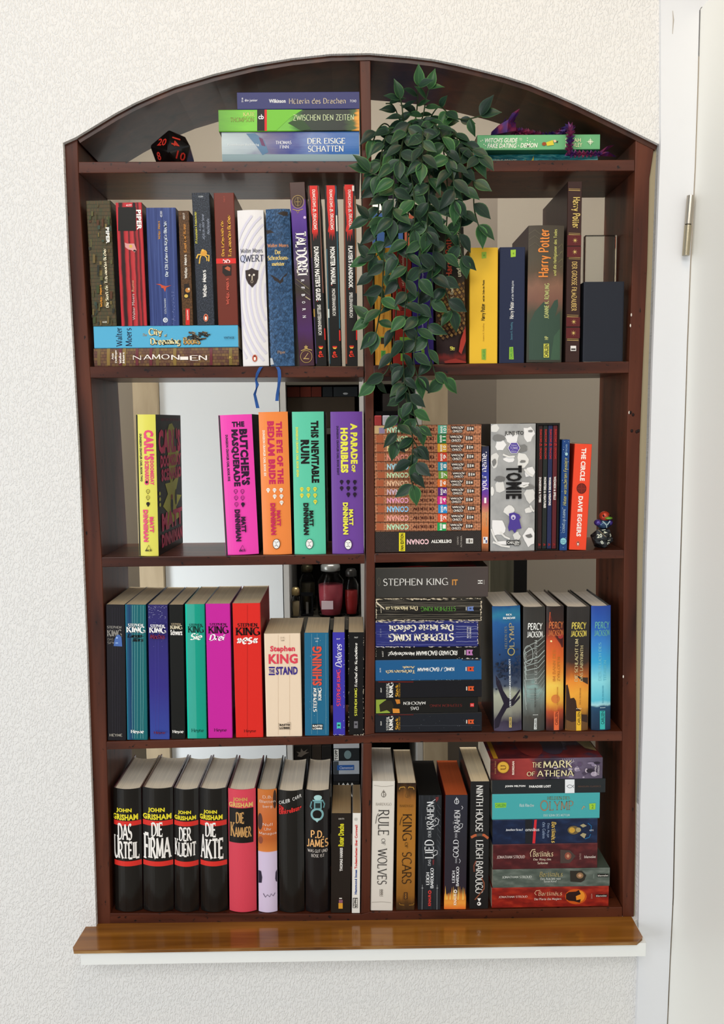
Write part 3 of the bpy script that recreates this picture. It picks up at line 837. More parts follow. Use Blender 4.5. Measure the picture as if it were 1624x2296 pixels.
f.text('dtv junior', (958, 254, 1024, 271), 0, '#f0f0f4', 's', 'publisher_mark'); f.text('Wilkinson', (1083, 255, 1168, 274), 0, '#f4f4f4', 'b', 'author_name')
f.text('Hüterin des Drachen', (1186, 250, 1476, 279), 0, '#c9b89a', 'fan', 'title'); f.text('71343', (1498, 258, 1530, 271), 0, '#e8e8f0', 's', 'publisher_mark')
f.text('8', (943, 248, 950, 258), 0, '#e8e8f0', 's', 'publisher_mark'); f.text('n', (943, 262, 950, 271), 0, '#e8e8f0', 's', 'publisher_mark')

zoom(800, 110, 2.32)
bt = book('paperback_book', 'teal paperback with yellow moon, lying under the green book in the right arch', [(610, 548), (1255, 543), (1255, 577), (610, 582)], 'A', depth=.12, ys=.036, flat=True,
          spine=ramp_mat('n', [(0, '#12505e'), (.45, '#1f7f8c'), (.62, '#3aa3a8'), (1, '#9ccfc8')], ns=(9, 6), detail=5, rough=.35, distort=1.5), cover='#1f7f8c', group=G_A)
f = bt.f
f.text('The', (672, 560, 694, 577), 0, '#d8e4c8', 'serif', 'title', .3); f.text('LITTLE PRINCE', (702, 560, 832, 577), 0, '#dfe8cf', 'serif', 'title')
f.poly([(876, 560), (886, 566), (902, 567), (914, 560), (921, 550), (921, 566), (912, 579), (888, 579), (879, 572)], '#ecd23c', 'moon_print')
f.text('ANTOINE DE SAINT-EXUPÉRY'.replace('É', 'E'), (950, 560, 1110, 573), 0, '#79b8b0', 'serif', 'author_name')
bg = book('hardcover_book', 'mint green book with slanted white title under the purple dragon toy', [(627, 450), (1266, 437), (1266, 514), (627, 522)], 'A', depth=.135, ys=.014, flat=True, spine='#6cb27c', cover='#2f7a52', base=bt.top, group=G_A, page='#cfc4ae')
f = bg.f
f.text("WITCH'S GUIDE", (667, 460, 838, 483), 0, '#f6f4e4', 'b', 'title', .22); f.text('TO', (846, 461, 860, 473), 0, '#f0f0dc', 's', 'title')
f.text('FAKE DATING', (680, 487, 832, 510), 0, '#f6f4e4', 'b', 'title', .22); f.text('A', (838, 493, 846, 503), 0, '#f0f0dc', 's', 'title'); f.text('DEMON', (852, 485, 942, 508), 0, '#f6f4e4', 'b', 'title', .22)
for x, y in ((655, 472), (646, 476), (662, 492), (670, 498), (888, 462), (888, 474), (924, 470), (903, 480)): f.ell(x, y, 2.5, 2.5, '#f2f0d8')
f.ell(975, 490, 11, 9, '#9c4a24', 'figure_print'); f.poly([(985, 483), (1020, 471), (1026, 495), (990, 500)], '#dccb3c', 'figure_print'); f.poly([(1022, 472), (1034, 470), (1040, 480), (1028, 484)], '#f0c8a0', 'figure_print'); f.poly([(1036, 480), (1048, 474), (1044, 486)], '#2a2018', 'figure_print')
f.text('SARAH', (1085, 462, 1165, 482), 0, '#f6e8c0', 's', 'author_name'); f.text('HAWLEY', (1085, 486, 1172, 505), 0, '#f6e8c0', 's', 'author_name')
f.star(1215, 480, 21, '#e4ecd0', 4, .2); f.ring(1215, 480, 11, 11, 2, '#e4ecd0')

# ================================================================== row B left
G_B = 'books on the second shelf'
zoom(180, 400, 4.511)
bz = book('hardcover_book', 'brown hardcover with tiny shelf pattern and scattered white capitals, lying lowest at the left', [(137, 1707), (1603, 1712), (1605, 1893), (140, 1890)], 'B', depth=.15, flat=True, hard=True, bulge=.002, covert=.0018,
          spine=brick_mat('#5d3a34', '#7d6038', '#3f2622', 34, 3.0, bw=.8, bh=.5, ms=.03), cover='#43261f', group=G_B)
f = bz.f
for x in (172, 268, 430, 765, 940, 1505): f.rect((x, 1712, x + 32, 1888), random.choice(['#8a7038', '#7d6a34', '#6f5a34']), 'shelf_print')
for x in (390, 560, 700, 1310): f.rect((x, 1712, x + 28, 1888), '#6a2c34', 'shelf_print')
for x, t, y0, y1 in ((318, 'Anja', 1765, 1832), (350, 'Dollinger', 1732, 1864), (394, 'Walter', 1756, 1870), (426, 'Moers', 1756, 1868)):
    f.text(t, (x, y0, x + 25, y1), 90, '#f0e6dc', 'serifb', 'author_name')
for i, (c, x, y) in enumerate((('Z', 535, 1786), ('A', 640, 1780), ('M', 728, 1776), ('O', 822, 1776), ('N', 922, 1782), ('I', 1012, 1800), ('E', 1110, 1788), ('N', 1200, 1786))):
    if c in 'ZI': f.text(c, (x, y, x + 82, y + 32 + (16 if c == 'Z' else 0)), 90, '#f4ece4', 'fan', 'title')
    else: f.text(c, (x, y, x + 84, y + 50), 0, '#f4ece4', 'fan', 'title')
f.text('K', (1510, 1795, 1536, 1818), 0, '#e0c060', 's', 'publisher_mark')
bl = book('paperback_book', 'sky blue paperback with dark navy author name and cream title, lying under six upright paperbacks', [(130, 1487), (1590, 1487), (1600, 1705), (142, 1702)], 'B', depth=.13, flat=True, spine='#56aed4', cover='#4aa0c8', base=bz.top, group=G_B)
f = bl.f
f.text('Walter', (362, 1506, 424, 1696), 90, '#1c2c48', 'serif', 'author_name'); f.text('Moers', (456, 1510, 522, 1692), 90, '#1c2c48', 'serif', 'author_name')
f.text('The', (632, 1564, 676, 1592), 0, '#b08a54', 'serif', 'title', .2)
for dx, dy, c in ((5, 5, '#3a3324'), (0, 0, '#e4d8a4')):
    f.text('City', (690 + dx, 1512 + dy, 832 + dx, 1596 + dy), 0, c, 'serifb', 'title'); f.text('of', (850 + dx, 1568 + dy, 876 + dx, 1594 + dy), 0, c, 'serif', 'title')
    f.text('Dreaming', (706 + dx, 1606 + dy, 1018 + dx, 1692 + dy), 0, c, 'serifb', 'title'); f.text('Books', (1040 + dx, 1600 + dy, 1215 + dx, 1672 + dy), 0, c if dx else '#c8a05c', 'serifb', 'title')
random.seed(3)
for i in range(34):
    x = random.uniform(1080, 1300); y = random.uniform(1555, 1625); a = random.uniform(-.5, .5)
    wv, hv = random.uniform(12, 26), random.uniform(5, 9)
    pts = [(x + math.cos(a) * sx * wv - math.sin(a) * sy * hv, y + math.sin(a) * sx * wv + math.cos(a) * sy * hv) for sx, sy in ((-1, -1), (1, -1), (1, 1), (-1, 1))]
    f.poly(pts, random.choice(['#1a1712', '#241f18', '#2c261c', '#50402c']), 'book_pile_print')
    if i % 4 == 0: f.line(pts[:2], 2.5, '#d8cfb4', 'book_pile_print')
f.text('VINTAGE', (1455, 1596, 1560, 1617), 0, '#1d3a56', 'b', 'publisher_mark')
TOPB = bl.top
a = book('paperback_book', 'green brown paperback printed with rows of old books, leftmost upright one', [(62, 222), (300, 228), (375, 1470), (118, 1470)], 'B', depth=.13, base=TOPB, group=G_B,
         spine=brick_mat('#4a4a30', '#5e4a30', '#2c2a1e', 9, 34, bw=.5, bh=1.0, ms=.06), cover='#1e1d16')
f = a.f; random.seed(11)
for i in range(60):
    x = random.uniform(80, 330); y = random.uniform(250, 1440); wv = random.uniform(10, 30); hv = random.uniform(20, 90)
    f.rect((x, y, x + wv, min(y + hv, 1462)), random.choice(['#5d5a34', '#4c4426', '#3a4a3c', '#6b5a34', '#2e3a34', '#54341f', '#3d4626', '#272a22', '#7a6a3c']), 'shelf_print')
f.text('PIPER', (268, 496, 304, 656), -90, '#f2f0ec', 'h', 'publisher_mark')
f.text('Walter Moers', (202, 1065, 228, 1286), 90, '#d8902c', 'serifb', 'author_name'); f.text('Die Stadt der Träumenden Bücher', (250, 706, 284, 1292), 90, '#f0e6c4', 'serifb', 'title'); f.text('4688', (228, 1424, 276, 1441), 0, '#e8e4d4', 's', 'publisher_mark')
b = book('paperback_book', 'red and black striped paperback with a black block near its top', [(357, 242), (620, 248), (680, 1475), (412, 1472)], 'B', depth=.13, base=TOPB, group=G_B,
         spine=ramp_mat('u', [(0, '#c8323c'), (.08, '#b82c34'), (.14, '#2c1414'), (.24, '#2a1212'), (.3, '#b0282c'), (.4, '#c0343a'), (.46, '#301416'), (.52, '#b42c32'), (.62, '#c23a3e'), (.68, '#3a1416'), (.78, '#b02a30'), (.84, '#381416'), (.92, '#c23238'), (1, '#b83038')], noise=.1, ns=(3, 6), rough=.35), cover='#241012')
f = b.f
f.rect((382, 292, 566, 528), '#17140f', 'printed_panel'); f.rect((448, 246, 530, 290), '#c02c34', 'printed_panel'); f.rect((530, 250, 560, 292), '#201214', 'printed_panel')
f.text('4177', (464, 264, 522, 284), 0, '#fbf0ee', 'b', 'publisher_mark'); f.text('PIPER', (572, 318, 621, 518), -90, '#f8f4f0', 'h', 'publisher_mark')
f.poly([(450, 645), (475, 655), (548, 655), (572, 720), (555, 742), (520, 720), (490, 715), (455, 690)], '#d89a96'); f.ell(512, 682, 16, 16, '#d8b04c'); f.ell(552, 725, 14, 9, '#1c1412')
f.text('Walter Moers', (526, 1156, 553, 1416), 90, '#cfc4c0', 's', 'author_name'); f.text('Rumo', (520, 1022, 546, 1132), 90, '#d0a884', 's', 'title')
c = book('paperback_book', 'blue brushed paperback with small orange flying creature on its lower half', [(663, 293), (975, 299), (1000, 1475), (708, 1472)], 'B', depth=.125, base=TOPB, group=G_B,
         spine=ramp_mat('n', [(0, '#232f5e'), (.5, '#33427a'), (1, '#4c5e98')], ns=(14, 1.2), detail=4, rough=.35), cover='#202a52')
f = c.f
f.text('45381', (808, 330, 830, 392), 90, '#e4e6ec', 's', 'publisher_mark'); f.text('Walter Moers', (783, 430, 810, 614), 90, '#c08a44', 'serifb', 'author_name')
f.text("Die 13½ Leben des Käpt'n Blaubär", (850, 430, 890, 988), 90, '#d4dde8', 'serifb', 'title')
f.poly([(762, 1058), (808, 1058), (835, 1072), (868, 1080), (926, 1070), (872, 1092), (858, 1136), (842, 1100), (822, 1098), (812, 1072)], '#c85030')
f.text('GOLDMANN', (850, 1202, 870, 1356), 90, '#c8d0dc', 'serif', 'publisher_mark'); f.ell(862, 1418, 25, 25, '#d4dae2', 'publisher_mark'); f.text('G', (850, 1404, 876, 1432), 0, '#33427a', 'b', 'publisher_mark')
worn(f, (930, 1080, 960, 1460), 26, '#8f98c8', (5, 4)); creases(f, (762, 930), 310, 1460, '#4a5c96', 2)
d = book('paperback_book', 'thin brown paperback with red publisher label at its foot', [(985, 325), (1105, 330), (1143, 1475), (1035, 1472)], 'B', depth=.125, base=TOPB, group=G_B,
         spine=ramp_mat('n', [(0, '#33200f'), (.5, '#54381c'), (1, '#6b4a28')], ns=(8, 60), detail=2, rough=.4), cover='#3a2614', page='#e6dcc2')
f = d.f
f.text('45017', (1038, 350, 1060, 416), 90, '#e8e0d4', 's', 'publisher_mark'); f.text('Ensel und Krete', (1042, 460, 1074, 745), 90, '#c8863c', 'serifb', 'title'); f.text('Walter Moers', (1050, 766, 1082, 1006), 90, '#e8e0d4', 'serifb', 'author_name')
f.poly([(1050, 1060), (1100, 1055), (1110, 1200), (1050, 1205)], '#241a12', 'picture_print'); f.ell(1088, 1122, 26, 24, '#c08038', 'picture_print'); f.ell(1072, 1180, 20, 17, '#d8b450', 'picture_print'); f.ell(1100, 1110, 9, 12, '#e8dcc0', 'picture_print')
f.rect((1066, 1306, 1109, 1470), '#d02822', 'publisher_panel'); f.text('GOLDMANN', (1078, 1320, 1096, 1420), 90, '#f4dcd4', 'b', 'publisher_mark')
e_ = book('paperback_book', 'dark slate paperback with yellow figure and white author name', [(1125, 145), (1310, 146), (1362, 1475), (1183, 1472)], 'B', depth=.14, base=TOPB, group=G_B,
          spine=ramp_mat('n', [(0, '#1c2026'), (.5, '#2a2f38'), (1, '#474d5a')], ns=(16, 110), detail=2, rough=.4), cover='#17191d')
f = e_.f
f.text('10284', (1195, 176, 1245, 193), 0, '#c8ccd0', 's', 'publisher_mark'); f.text('Prinzessin Insomnia', (1155, 336, 1182, 656), 90, '#c8c04c', 'serifb', 'title'); f.text('& der', (1202, 450, 1220, 530), 90, '#9aa2b4', 'serif', 'title')
f.text('alptraumfarbene', (1228, 360, 1264, 614), 90, '#9aa2b4', 'serif', 'title', .2); f.text('Nachtmahr', (1280, 400, 1310, 566), 90, '#9aa2b4', 'serif', 'title', .2)
f.ell(1250, 750, 34, 32, '#d89c3c'); f.ell(1240, 724, 14, 12, '#e8b84c'); f.line([(1225, 765), (1190, 768), (1176, 805)], 14, '#e8b84c'); f.line([(1225, 775), (1212, 800), (1204, 858)], 12, '#e8b84c'); f.line([(1275, 770), (1305, 775), (1302, 835)], 13, '#e8b84c'); f.line([(1262, 780), (1282, 800), (1284, 830)], 11, '#e8b84c')
f.text('Walter Moers', (1235, 922, 1280, 1196), 90, '#f0eeea', 'serifb', 'author_name'); penguin(f, 1272, 1400, 25, 39)
g_ = book('paperback_book', 'rust brown paperback with gold title and a red band across', [(1347, 146), (1557, 148), (1600, 1475), (1395, 1475)], 'B', depth=.15, base=TOPB, group=G_B, spine='#6f2f22', cover='#54241a', page='#54382c')
f = g_.f
f.text('74017', (1450, 180, 1466, 240), 90, '#b05040', 's', 'publisher_mark'); f.text('Das Labyrinth der', (1422, 424, 1460, 788), 90, '#e0a83c', 'serifb', 'title'); f.text('Träumenden Bücher', (1490, 370, 1528, 792), 90, '#e0a83c', 'serifb', 'title')
f.rect((1372, 806, 1590, 858), '#dd2e28', 'publisher_panel', full='u'); f.text('btb', (1442, 814, 1518, 852), 0, '#fbeeea', 'serifb', 'publisher_mark')
f.poly([(1440, 880), (1530, 872), (1530, 976), (1470, 984), (1438, 950)], '#241c18', 'picture_print'); f.poly([(1460, 905), (1490, 885), (1520, 900), (1515, 935), (1480, 920)], '#b8603c', 'picture_print')
f.text('Walter Moers', (1470, 1006, 1510, 1272), 90, '#c85a48', 'serifb', 'author_name')

zoom(520, 400, 5.075)
h = book('hardcover_book', 'white hardcover with faint lilac arcs and a dark shield', [(50, 362), (365, 360), (418, 2140), (130, 2140)], 'B', depth=.15, hard=True, bulge=.003, group=G_B, spine='#e9e6e6', cover='#e4e2e4', page='#e2d8c4', covert=.002)
f = h.f
for k in range(15):
    R0 = 330 + k * 95
    pts = []
    for i in range(24):
        an = math.radians(95 + i * 7.5); x = 640 + R0 * .62 * math.cos(an) + 0; y = 1320 - R0 * 1.0 * math.sin(an)
        if 70 < x < 400 and 380 < y < 2120: pts.append((x + (y - 1200) * .03, y))
    if len(pts) > 2: f.line(pts, 26, '#d6d3e2', 'arc_print')
f.text('Walter Moers', (92, 800, 352, 850), 0, '#4a4c58', 'serif', 'author_name')
f.ell(130, 918, 38, 40, '#c4c8e0'); f.text('QWERT', (92, 872, 360, 968), 0, '#34384c', 'serif', 'title')
f.poly([(152, 1050), (190, 1045), (228, 1024), (266, 1045), (304, 1050), (300, 1140), (280, 1195), (232, 1246), (186, 1200), (158, 1140)], '#382c28', 'shield_print')
f.ell(200, 1105, 12, 12, '#e8e0d4', 'shield_print'); f.ell(252, 1102, 12, 12, '#e8e0d4', 'shield_print'); f.line([(232, 1110), (232, 1160)], 12, '#c8b8a0', 'shield_print'); f.ring(230, 1178, 14, 18, 4, '#c8b8a0', 'shield_print')
penguin(f, 262, 2052, 30, 42, '#b84a34')
i_ = book('hardcover_book', 'blue hardcover printed with overlapping roof tiles and gold lettering', [(382, 350), (660, 345), (718, 2140), (440, 2140)], 'B', depth=.15, hard=True, bulge=.003, group=G_B, covert=.002,
          spine=ramp_mat('n', [(0, '#24384e'), (.45, '#33557c'), (1, '#4d74a0')], ns=(7, 40), detail=3, rough=.4, distort=1), cover='#2a4562', page='#5c6870')
f = i_.f
for r in range(26):
    for cc in range(6):
        x = 385 + cc * 62 - (r % 4) * 16 + r * 2.2; y = 380 + r * 68 + (cc % 2) * 14 - cc * 10
        pts = [(x + 58 * t, y + 20 * math.sin(t * 6.28)) for t in (0, .15, .3, .45, .6, .75, .9, 1)]
        f.line(pts, 4.5, '#1f3146', 'tile_print')
        f.line([(x + 58, y), (x + 34, y + 62)], 4, '#27405c', 'tile_print')
f.poly([(525, 430), (600, 408), (650, 415), (648, 455), (600, 462)], '#2e241e', 'bat_print'); f.poly([(400, 620), (450, 620), (495, 650), (440, 655), (410, 668)], '#2e241e', 'bat_print')
f.text('Walter Moers', (412, 772, 656, 814), 0, '#b87c54', 'serifb', 'author_name'); f.text('Der', (500, 842, 570, 894), 0, '#d8bc6c', 'serifb', 'title'); f.text('Schrecksen-', (418, 905, 656, 958), 0, '#d8bc6c', 'serifb', 'title'); f.text('meister', (465, 980, 612, 1024), 0, '#d8bc6c', 'serifb', 'title')
f.poly([(440, 1115), (490, 1140), (540, 1170), (560, 1190), (590, 1150), (650, 1092), (630, 1140), (600, 1150), (595, 1200), (560, 1228), (530, 1200), (500, 1190), (480, 1160)], '#2a201c', 'bat_print')
f.text('Piper', (532, 1976, 622, 2018), 0, '#a88460', 'serif', 'publisher_mark'); f.poly([(446, 2060), (470, 2060), (490, 2130), (450, 2138)], '#b8bcc0', 'worn_patch')
j = book('hardcover_book', 'tall purple and brown hardcover with gold emblems at head and foot', [(650, 48), (835, 46), (942, 2135), (770, 2135)], 'B', depth=.155, hard=True, group=G_B, covert=.0018,
         spine=ramp_mat('v', [(0, '#452a34'), (.12, '#46283e'), (.2, '#4c2a5e'), (.3, '#4a2a4c'), (.42, '#3a3228'), (.5, '#4a3c4a'), (.58, '#5e5074'), (.66, '#39285c'), (.75, '#4f2c86'), (.85, '#5f3c94'), (.905, '#59307c'), (.915, '#4a342e'), (1, '#4e3730')], noise=.06, ns=(3, 10), rough=.3), cover='#1d1526', page='#b8ab94')
f = j.f
f.ring(752, 270, 72, 76, 6, '#b09458', 'emblem_print'); f.ell(752, 270, 62, 66, '#43302a', 'emblem_print'); f.ring(752, 268, 46, 52, 5, '#8e7648', 'emblem_print', 6); f.line([(752, 215), (752, 325)], 6, '#a08850', 'emblem_print'); f.line([(722, 270), (782, 270)], 6, '#a08850', 'emblem_print')
f.line([(690, 355), (752, 372), (812, 352)], 9, '#b09458', 'emblem_print'); f.line([(735, 372), (752, 404), (768, 372)], 5, '#b09458', 'emblem_print'); f.ell(832, 448, 16, 16, '#d4b8e0')
f.text("TAL'DOREI", (726, 612, 860, 1110), -90, '#f2efec', 'serifb', 'title'); f.text('CAMPAIGN SETTING', (742, 890, 752, 1110), -90, '#d8c8a0', 's', 'title')
for k, ch in enumerate('REBORN'): f.text(ch, (786 + k * 4, 1155 + k * 82, 826 + k * 4, 1180 + k * 82), -90, '#e8e6ea', 'b', 'title')
f.line([(730, 1150), (880, 1260)], 10, '#6a6048'); f.line([(720, 1200), (890, 1330)], 8, '#565040'); f.line([(840, 1350), (895, 1385)], 12, '#b0a484')
f.ring(848, 2030, 70, 72, 6, '#b09458', 'emblem_print'); f.ell(848, 2030, 60, 62, '#48282c', 'emblem_print'); f.line([(820, 2060), (870, 1990)], 7, '#c0a468', 'emblem_print'); f.line([(815, 2052), (880, 2056)], 9, '#c0a468', 'emblem_print')
f.line([(785, 1965), (848, 1942), (915, 1958)], 10, '#b09458', 'emblem_print'); f.star(845, 1925, 28, '#b09458', 6, .5, 'emblem_print')
def rulebook(label, cor, ttl, tb, sub, sb, ddx, flagy, ampx, strip, seed):
    bk = book('hardcover_book', label, cor, 'B', depth=.155, hard=True, group=G_B, covert=.0018, spine='#16130f', cover='#17120f', page='#b8ab94')
    f = bk.f; random.seed(seed)
    (x0, y0), (x1, _), (x2, y2), (x3, _) = cor
    def ex(t, y): 
        k = (y - y0) / (y2 - y0); a = x0 + (x3 - x0) * k; c = x1 + (x2 - x1) * k; return a + (c - a) * t
    for t0, t1, col, ya, yb in strip: f.poly([(ex(t0, ya), ya), (ex(t1, ya), ya), (ex(t1, yb), yb), (ex(t0, yb), yb)], col, 'edge_print')
    top = [(ex(.16, y0 + 4), y0 + 4), (ex(.84, y0 + 4), y0 + 4)]
    rt = [(ex(.84 - .1 * k / 9 + random.uniform(-.03, .03), y0 + 40 + k * 46), y0 + 40 + k * 46) for k in range(10)]
    tips = []
    for k in range(6):
        tips.append((ex(.74 - k * .1, 0) + (ex(.5, 640) - ex(.5, 0)), y0 + 600 - random.uniform(0, 60) + (60 if k % 2 == 0 else 0))); tips.append((ex(.69 - k * .1, 0) + (ex(.5, 640) - ex(.5, 0)), y0 + 520))
    lf = [(ex(.16 + .1 * k / 9 + random.uniform(-.03, .03), y0 + 40 + k * 46), y0 + 40 + k * 46) for k in range(9, -1, -1)]
    f.poly(top + rt + tips + lf, '#d42a20', 'brush_print')
    f.text('DUNGEONS', (ddx[0], 130, ddx[1], 332), -90, '#f6e8e0', 'fanb', 'series_name'); f.text('&', (ddx[0] + 3, 345, ddx[1] + 6, 392), -90, '#f6e8e0', 'serifb', 'series_name'); f.text('DRAGONS', (ddx[0] + 8, 402, ddx[1] + 12, 585), -90, '#f6e8e0', 'fanb', 'series_name')
    f.text(ttl, tb, -90, '#f2efe9', 'h', 'title'); f.text(sub, sb, -90, '#e2ded6', 'b', 'subtitle')
    f.ell(sb[0] - 4, sb[1] - 40, 5, 5, '#d42a20')
    cx, cy = ampx
    f.ell(cx, flagy, 27, 27, '#171310', 'flag_print'); f.poly([(cx - 26, flagy - 8), (cx + 26, flagy - 8), (cx + 27, flagy + 3), (cx + 25, flagy + 9), (cx - 25, flagy + 9), (cx - 27, flagy + 3)], '#c8281e', 'flag_print'); f.poly([(cx - 25, flagy + 9), (cx + 25, flagy + 9), (cx + 12, flagy + 25), (cx - 12, flagy + 25)], '#e0b040', 'flag_print')
    f.text('&', (cx - 30, cy - 36, cx + 34, cy + 36), 0, '#e03a26', 'serifb', 'publisher_mark')
    return bk
rulebook('black hardcover with torn red brush stroke and gold slivers, leftmost of three twins', [(860, 82), (1000, 80), (1083, 2125), (955, 2125)], "DUNGEON MASTER'S GUIDE", (945, 776, 1004, 1386), 'SPIELLEITERHANDBUCH', (978, 1432, 1020, 1776), (917, 955), 1908, (1014, 1992),
         [(.0, .1, '#6a4438', 90, 900), (.0, .12, '#3e2a4c', 900, 1480), (.0, .12, '#a8843c', 1480, 1570), (.0, .1, '#3a2c50', 1570, 2100), (.9, 1, '#7a5040', 90, 1300), (.9, 1, '#d2281e', 1700, 1830)], 1)
rulebook('black hardcover with torn red brush stroke and teal slivers, middle of three twins', [(1050, 78), (1195, 78), (1250, 2125), (1108, 2125)], 'MONSTER MANUAL', (1122, 778, 1180, 1206), 'MONSTERHANDBUCH', (1142, 1252, 1182, 1556), (1112, 1148), 1908, (1172, 1996),
         [(.9, 1, '#23506a', 90, 420), (.88, 1, '#e0e4d8', 420, 600), (.9, 1, '#2c6070', 600, 1700), (.0, .1, '#2c5664', 800, 1500), (.0, .12, '#cfe0dc', 1480, 1580), (.0, .1, '#284c58', 1580, 2100), (.88, 1, '#d2281e', 1720, 1840)], 2)
rulebook('black hardcover with torn red brush stroke, rightmost of three twins beside the divider', [(1258, 68), (1408, 68), (1435, 2125), (1292, 2125)], "PLAYER'S HANDBOOK", (1326, 766, 1380, 1242), 'SPIELERHANDBUCH', (1338, 1292, 1378, 1576), (1322, 1358), 1902, (1364, 1988),
         [(.0, .14, '#7a4430', 90, 2100), (.92, 1, '#8c5a34', 200, 1300), (.9, 1, '#d2281e', 1700, 1830)], 4).f.rect((1370, 84, 1394, 146), '#eee4dc', 'sticker')
def ribbon(bk, pts, col='#2c58a0'):
    """bookmark ribbon hanging from the foot of a book, a child of it"""
    o = bk.e.matrix_basis.inverted() if False else None
    V, F = [], []
    for i, (x, y, Y, tw) in enumerate(pts):
        p = bp(x, y, Y) - bk.e.location
        c, s_ = math.cos(tw) * .0026, math.sin(tw) * .0026
        V += [p + Vector((-c, -s_, 0)), p + Vector((c, s_, 0)), p + Vector((c + .0002, s_ + .0005, 0)), p + Vector((-c + .0002, -s_ + .0005, 0))]
    for i in range(len(pts) - 1):
        n = 4 * i
        for a_, c_ in ((0, 1), (1, 2), (2, 3), (3, 0)): F.append((n + a_, n + c_, n + 4 + c_, n + 4 + a_))
    rr_ = Matrix.Rotation(-bk.e.rotation_euler.y, 3, 'Y')
    link_mesh('ribbon_bookmark', [rr_ @ v for v in V], F, mat(col, .5), bk.e)
ribbon(h, [(586, 822.5, -.0015, 0), (583, 826, -.004, .2), (577, 838, -.005, .6), (574, 852, -.006, 1.1), (577, 862, -.006, .3), (575, 872, -.007, 1.2), (571, 884, -.007, .8), (574, 897, -.007, .6), (578, 915, -.006, .2)])
ribbon(i_, [(622, 822.5, -.0015, 0), (626, 830, -.004, .1), (627, 845, -.005, .3), (625, 866, -.005, .7), (622, 885, -.005, .5), (621, 899, -.005, .2)])

# ================================================================== row B right
zoom(800, 400, 5.075)
book('paperback_book', 'amber orange book half hidden by the left edge of the hanging plant', [(190, 790), (390, 790), (400, 2130), (212, 2130)], 'B', depth=.125, group=G_B, spine=ramp_mat('n', [(0, '#b87420'), (.5, '#dc9a34'), (1, '#ecb04c')], ns=(8, 3)), cover='#c88828')
f = BOOKS[-1].f
f.rect((212, 1806, 395, 1862), '#8fae3c', 'printed_panel'); f.rect((276, 1966, 330, 2125), '#5da042', 'publisher_panel'); f.text('CARLSEN', (286, 1975, 320, 2115), 90, '#2c6a2c', 'b', 'publisher_mark')
f.text('und der Stein der Weisen', (290, 880, 316, 1200), 90, '#a86a24', 'serifb', 'title'); f.text('Harry Potter', (284, 1220, 330, 1480), 90, '#3c2410', 'fanb', 'title'); f.text('Joanne K. Rowling', (292, 1560, 318, 1780), 90, '#a86a24', 'serif', 'author_name')
f.rect((274, 1818, 330, 1890), '#3c2c20', 'printed_panel'); f.rect((278, 850, 330, 900), '#7a9c3c', 'printed_panel')
book('paperback_book', 'red book with bright left edge behind the hanging plant', [(397, 820), (618, 820), (630, 2112), (412, 2112)], 'B', depth=.125, group=G_B, spine='#8e2418', cover='#7a1d14')
f = BOOKS[-1].f
f.rect((398, 824, 414, 2100), '#e0705c', 'edge_print'); f.rect((470, 800 + 25, 530, 860), '#6f9c34', 'printed_panel'); f.rect((490, 1800, 620, 1860), '#7da83c', 'printed_panel'); f.rect((500, 1930, 550, 2070), '#6f9c34', 'publisher_panel')
f.text('Harry Potter', (500, 1240, 556, 1500), 90, '#3a0c08', 'fanb', 'title'); f.text('und die Kammer des Schreckens', (510, 880, 540, 1220), 90, '#e8c8a8', 'serif', 'title')
book('paperback_book', 'deep violet blue book behind the hanging plant', [(627, 800), (866, 800), (883, 2110), (636, 2110)], 'B', depth=.125, group=G_B, spine='#32206e', cover='#281a58')
f = BOOKS[-1].f
f.rect((720, 840, 780, 900), '#7da83c', 'printed_panel'); f.poly([(736, 1945), (770, 1940), (778, 2070), (745, 2062)], '#8aac3c', 'publisher_panel'); f.text('CARLSEN', (745, 1950, 768, 2060), 90, '#3c7a34', 'b', 'publisher_mark')
f.text('Harry Potter', (724, 1290, 784, 1530), 90, '#e8e4f0', 'fanb', 'title'); f.text('und der Gefangene von Askaban', (736, 900, 766, 1270), 90, '#c8c0e0', 'serif', 'title'); f.text('Joanne K. Rowling', (736, 1600, 766, 1860), 90, '#a89cd0', 'serif', 'author_name')
book('hardcover_book', 'thick dark hardcover with gold scale pattern and red title behind the hanging plant', [(885, 560), (1215, 553), (1256, 2115), (905, 2115)], 'B', depth=.14, hard=True, bulge=.003, covert=.002, group=G_B,
     spine=ramp_mat('v', [(0, '#3a1714'), (.04, '#7a2018'), (.08, '#2b1414'), (.2, '#2e1b16'), (.3, '#4a2f1c'), (.5, '#54381e'), (.62, '#33281c'), (.7, '#232720'), (.8, '#33322a'), (.9, '#3c3626'), (1, '#30302a')], noise=.12, ns=(3, 6)), cover='#201c18', page='#6f675a')
f = BOOKS[-1].f; random.seed(5)
for r in range(13):
    for cc in range(7):
        x = 930 + cc * 48 + (r % 2) * 24; y = 1290 + r * 46 - cc * 16
        if 915 < x < 1245 and 1180 < y < 1840: f.poly([(x, y - 20), (x + 20, y - 4), (x + 8, y + 22), (x - 18, y + 6)], random.choice(['#7d5a2c', '#8c6a34', '#6a4a26', '#9c7a40']), 'scale_print')
f.poly([(1250, 1690), (1252, 1860), (1190, 2010), (1160, 1980), (1180, 1850)], '#a83428', 'flame_print'); f.poly([(990, 2090), (1120, 2060), (1250, 2095), (1250, 2112), (1000, 2112)], '#8e2a20', 'flame_print')
f.text('Harry Potter', (1004, 620, 1092, 1140), 90, '#d8583c', 'fanb', 'title'); f.text('und der Feuerkelch', (1126, 600, 1186, 1130), 90, '#e8deb8', 'fanb', 'title'); f.text('Joanne K. Rowling', (1058, 1215, 1110, 1492), 90, '#dcd4b0', 'fan', 'author_name'); f.text('HP', (1056, 1922, 1112, 1966), 90, '#e8dc5c', 'fanb', 'publisher_mark')
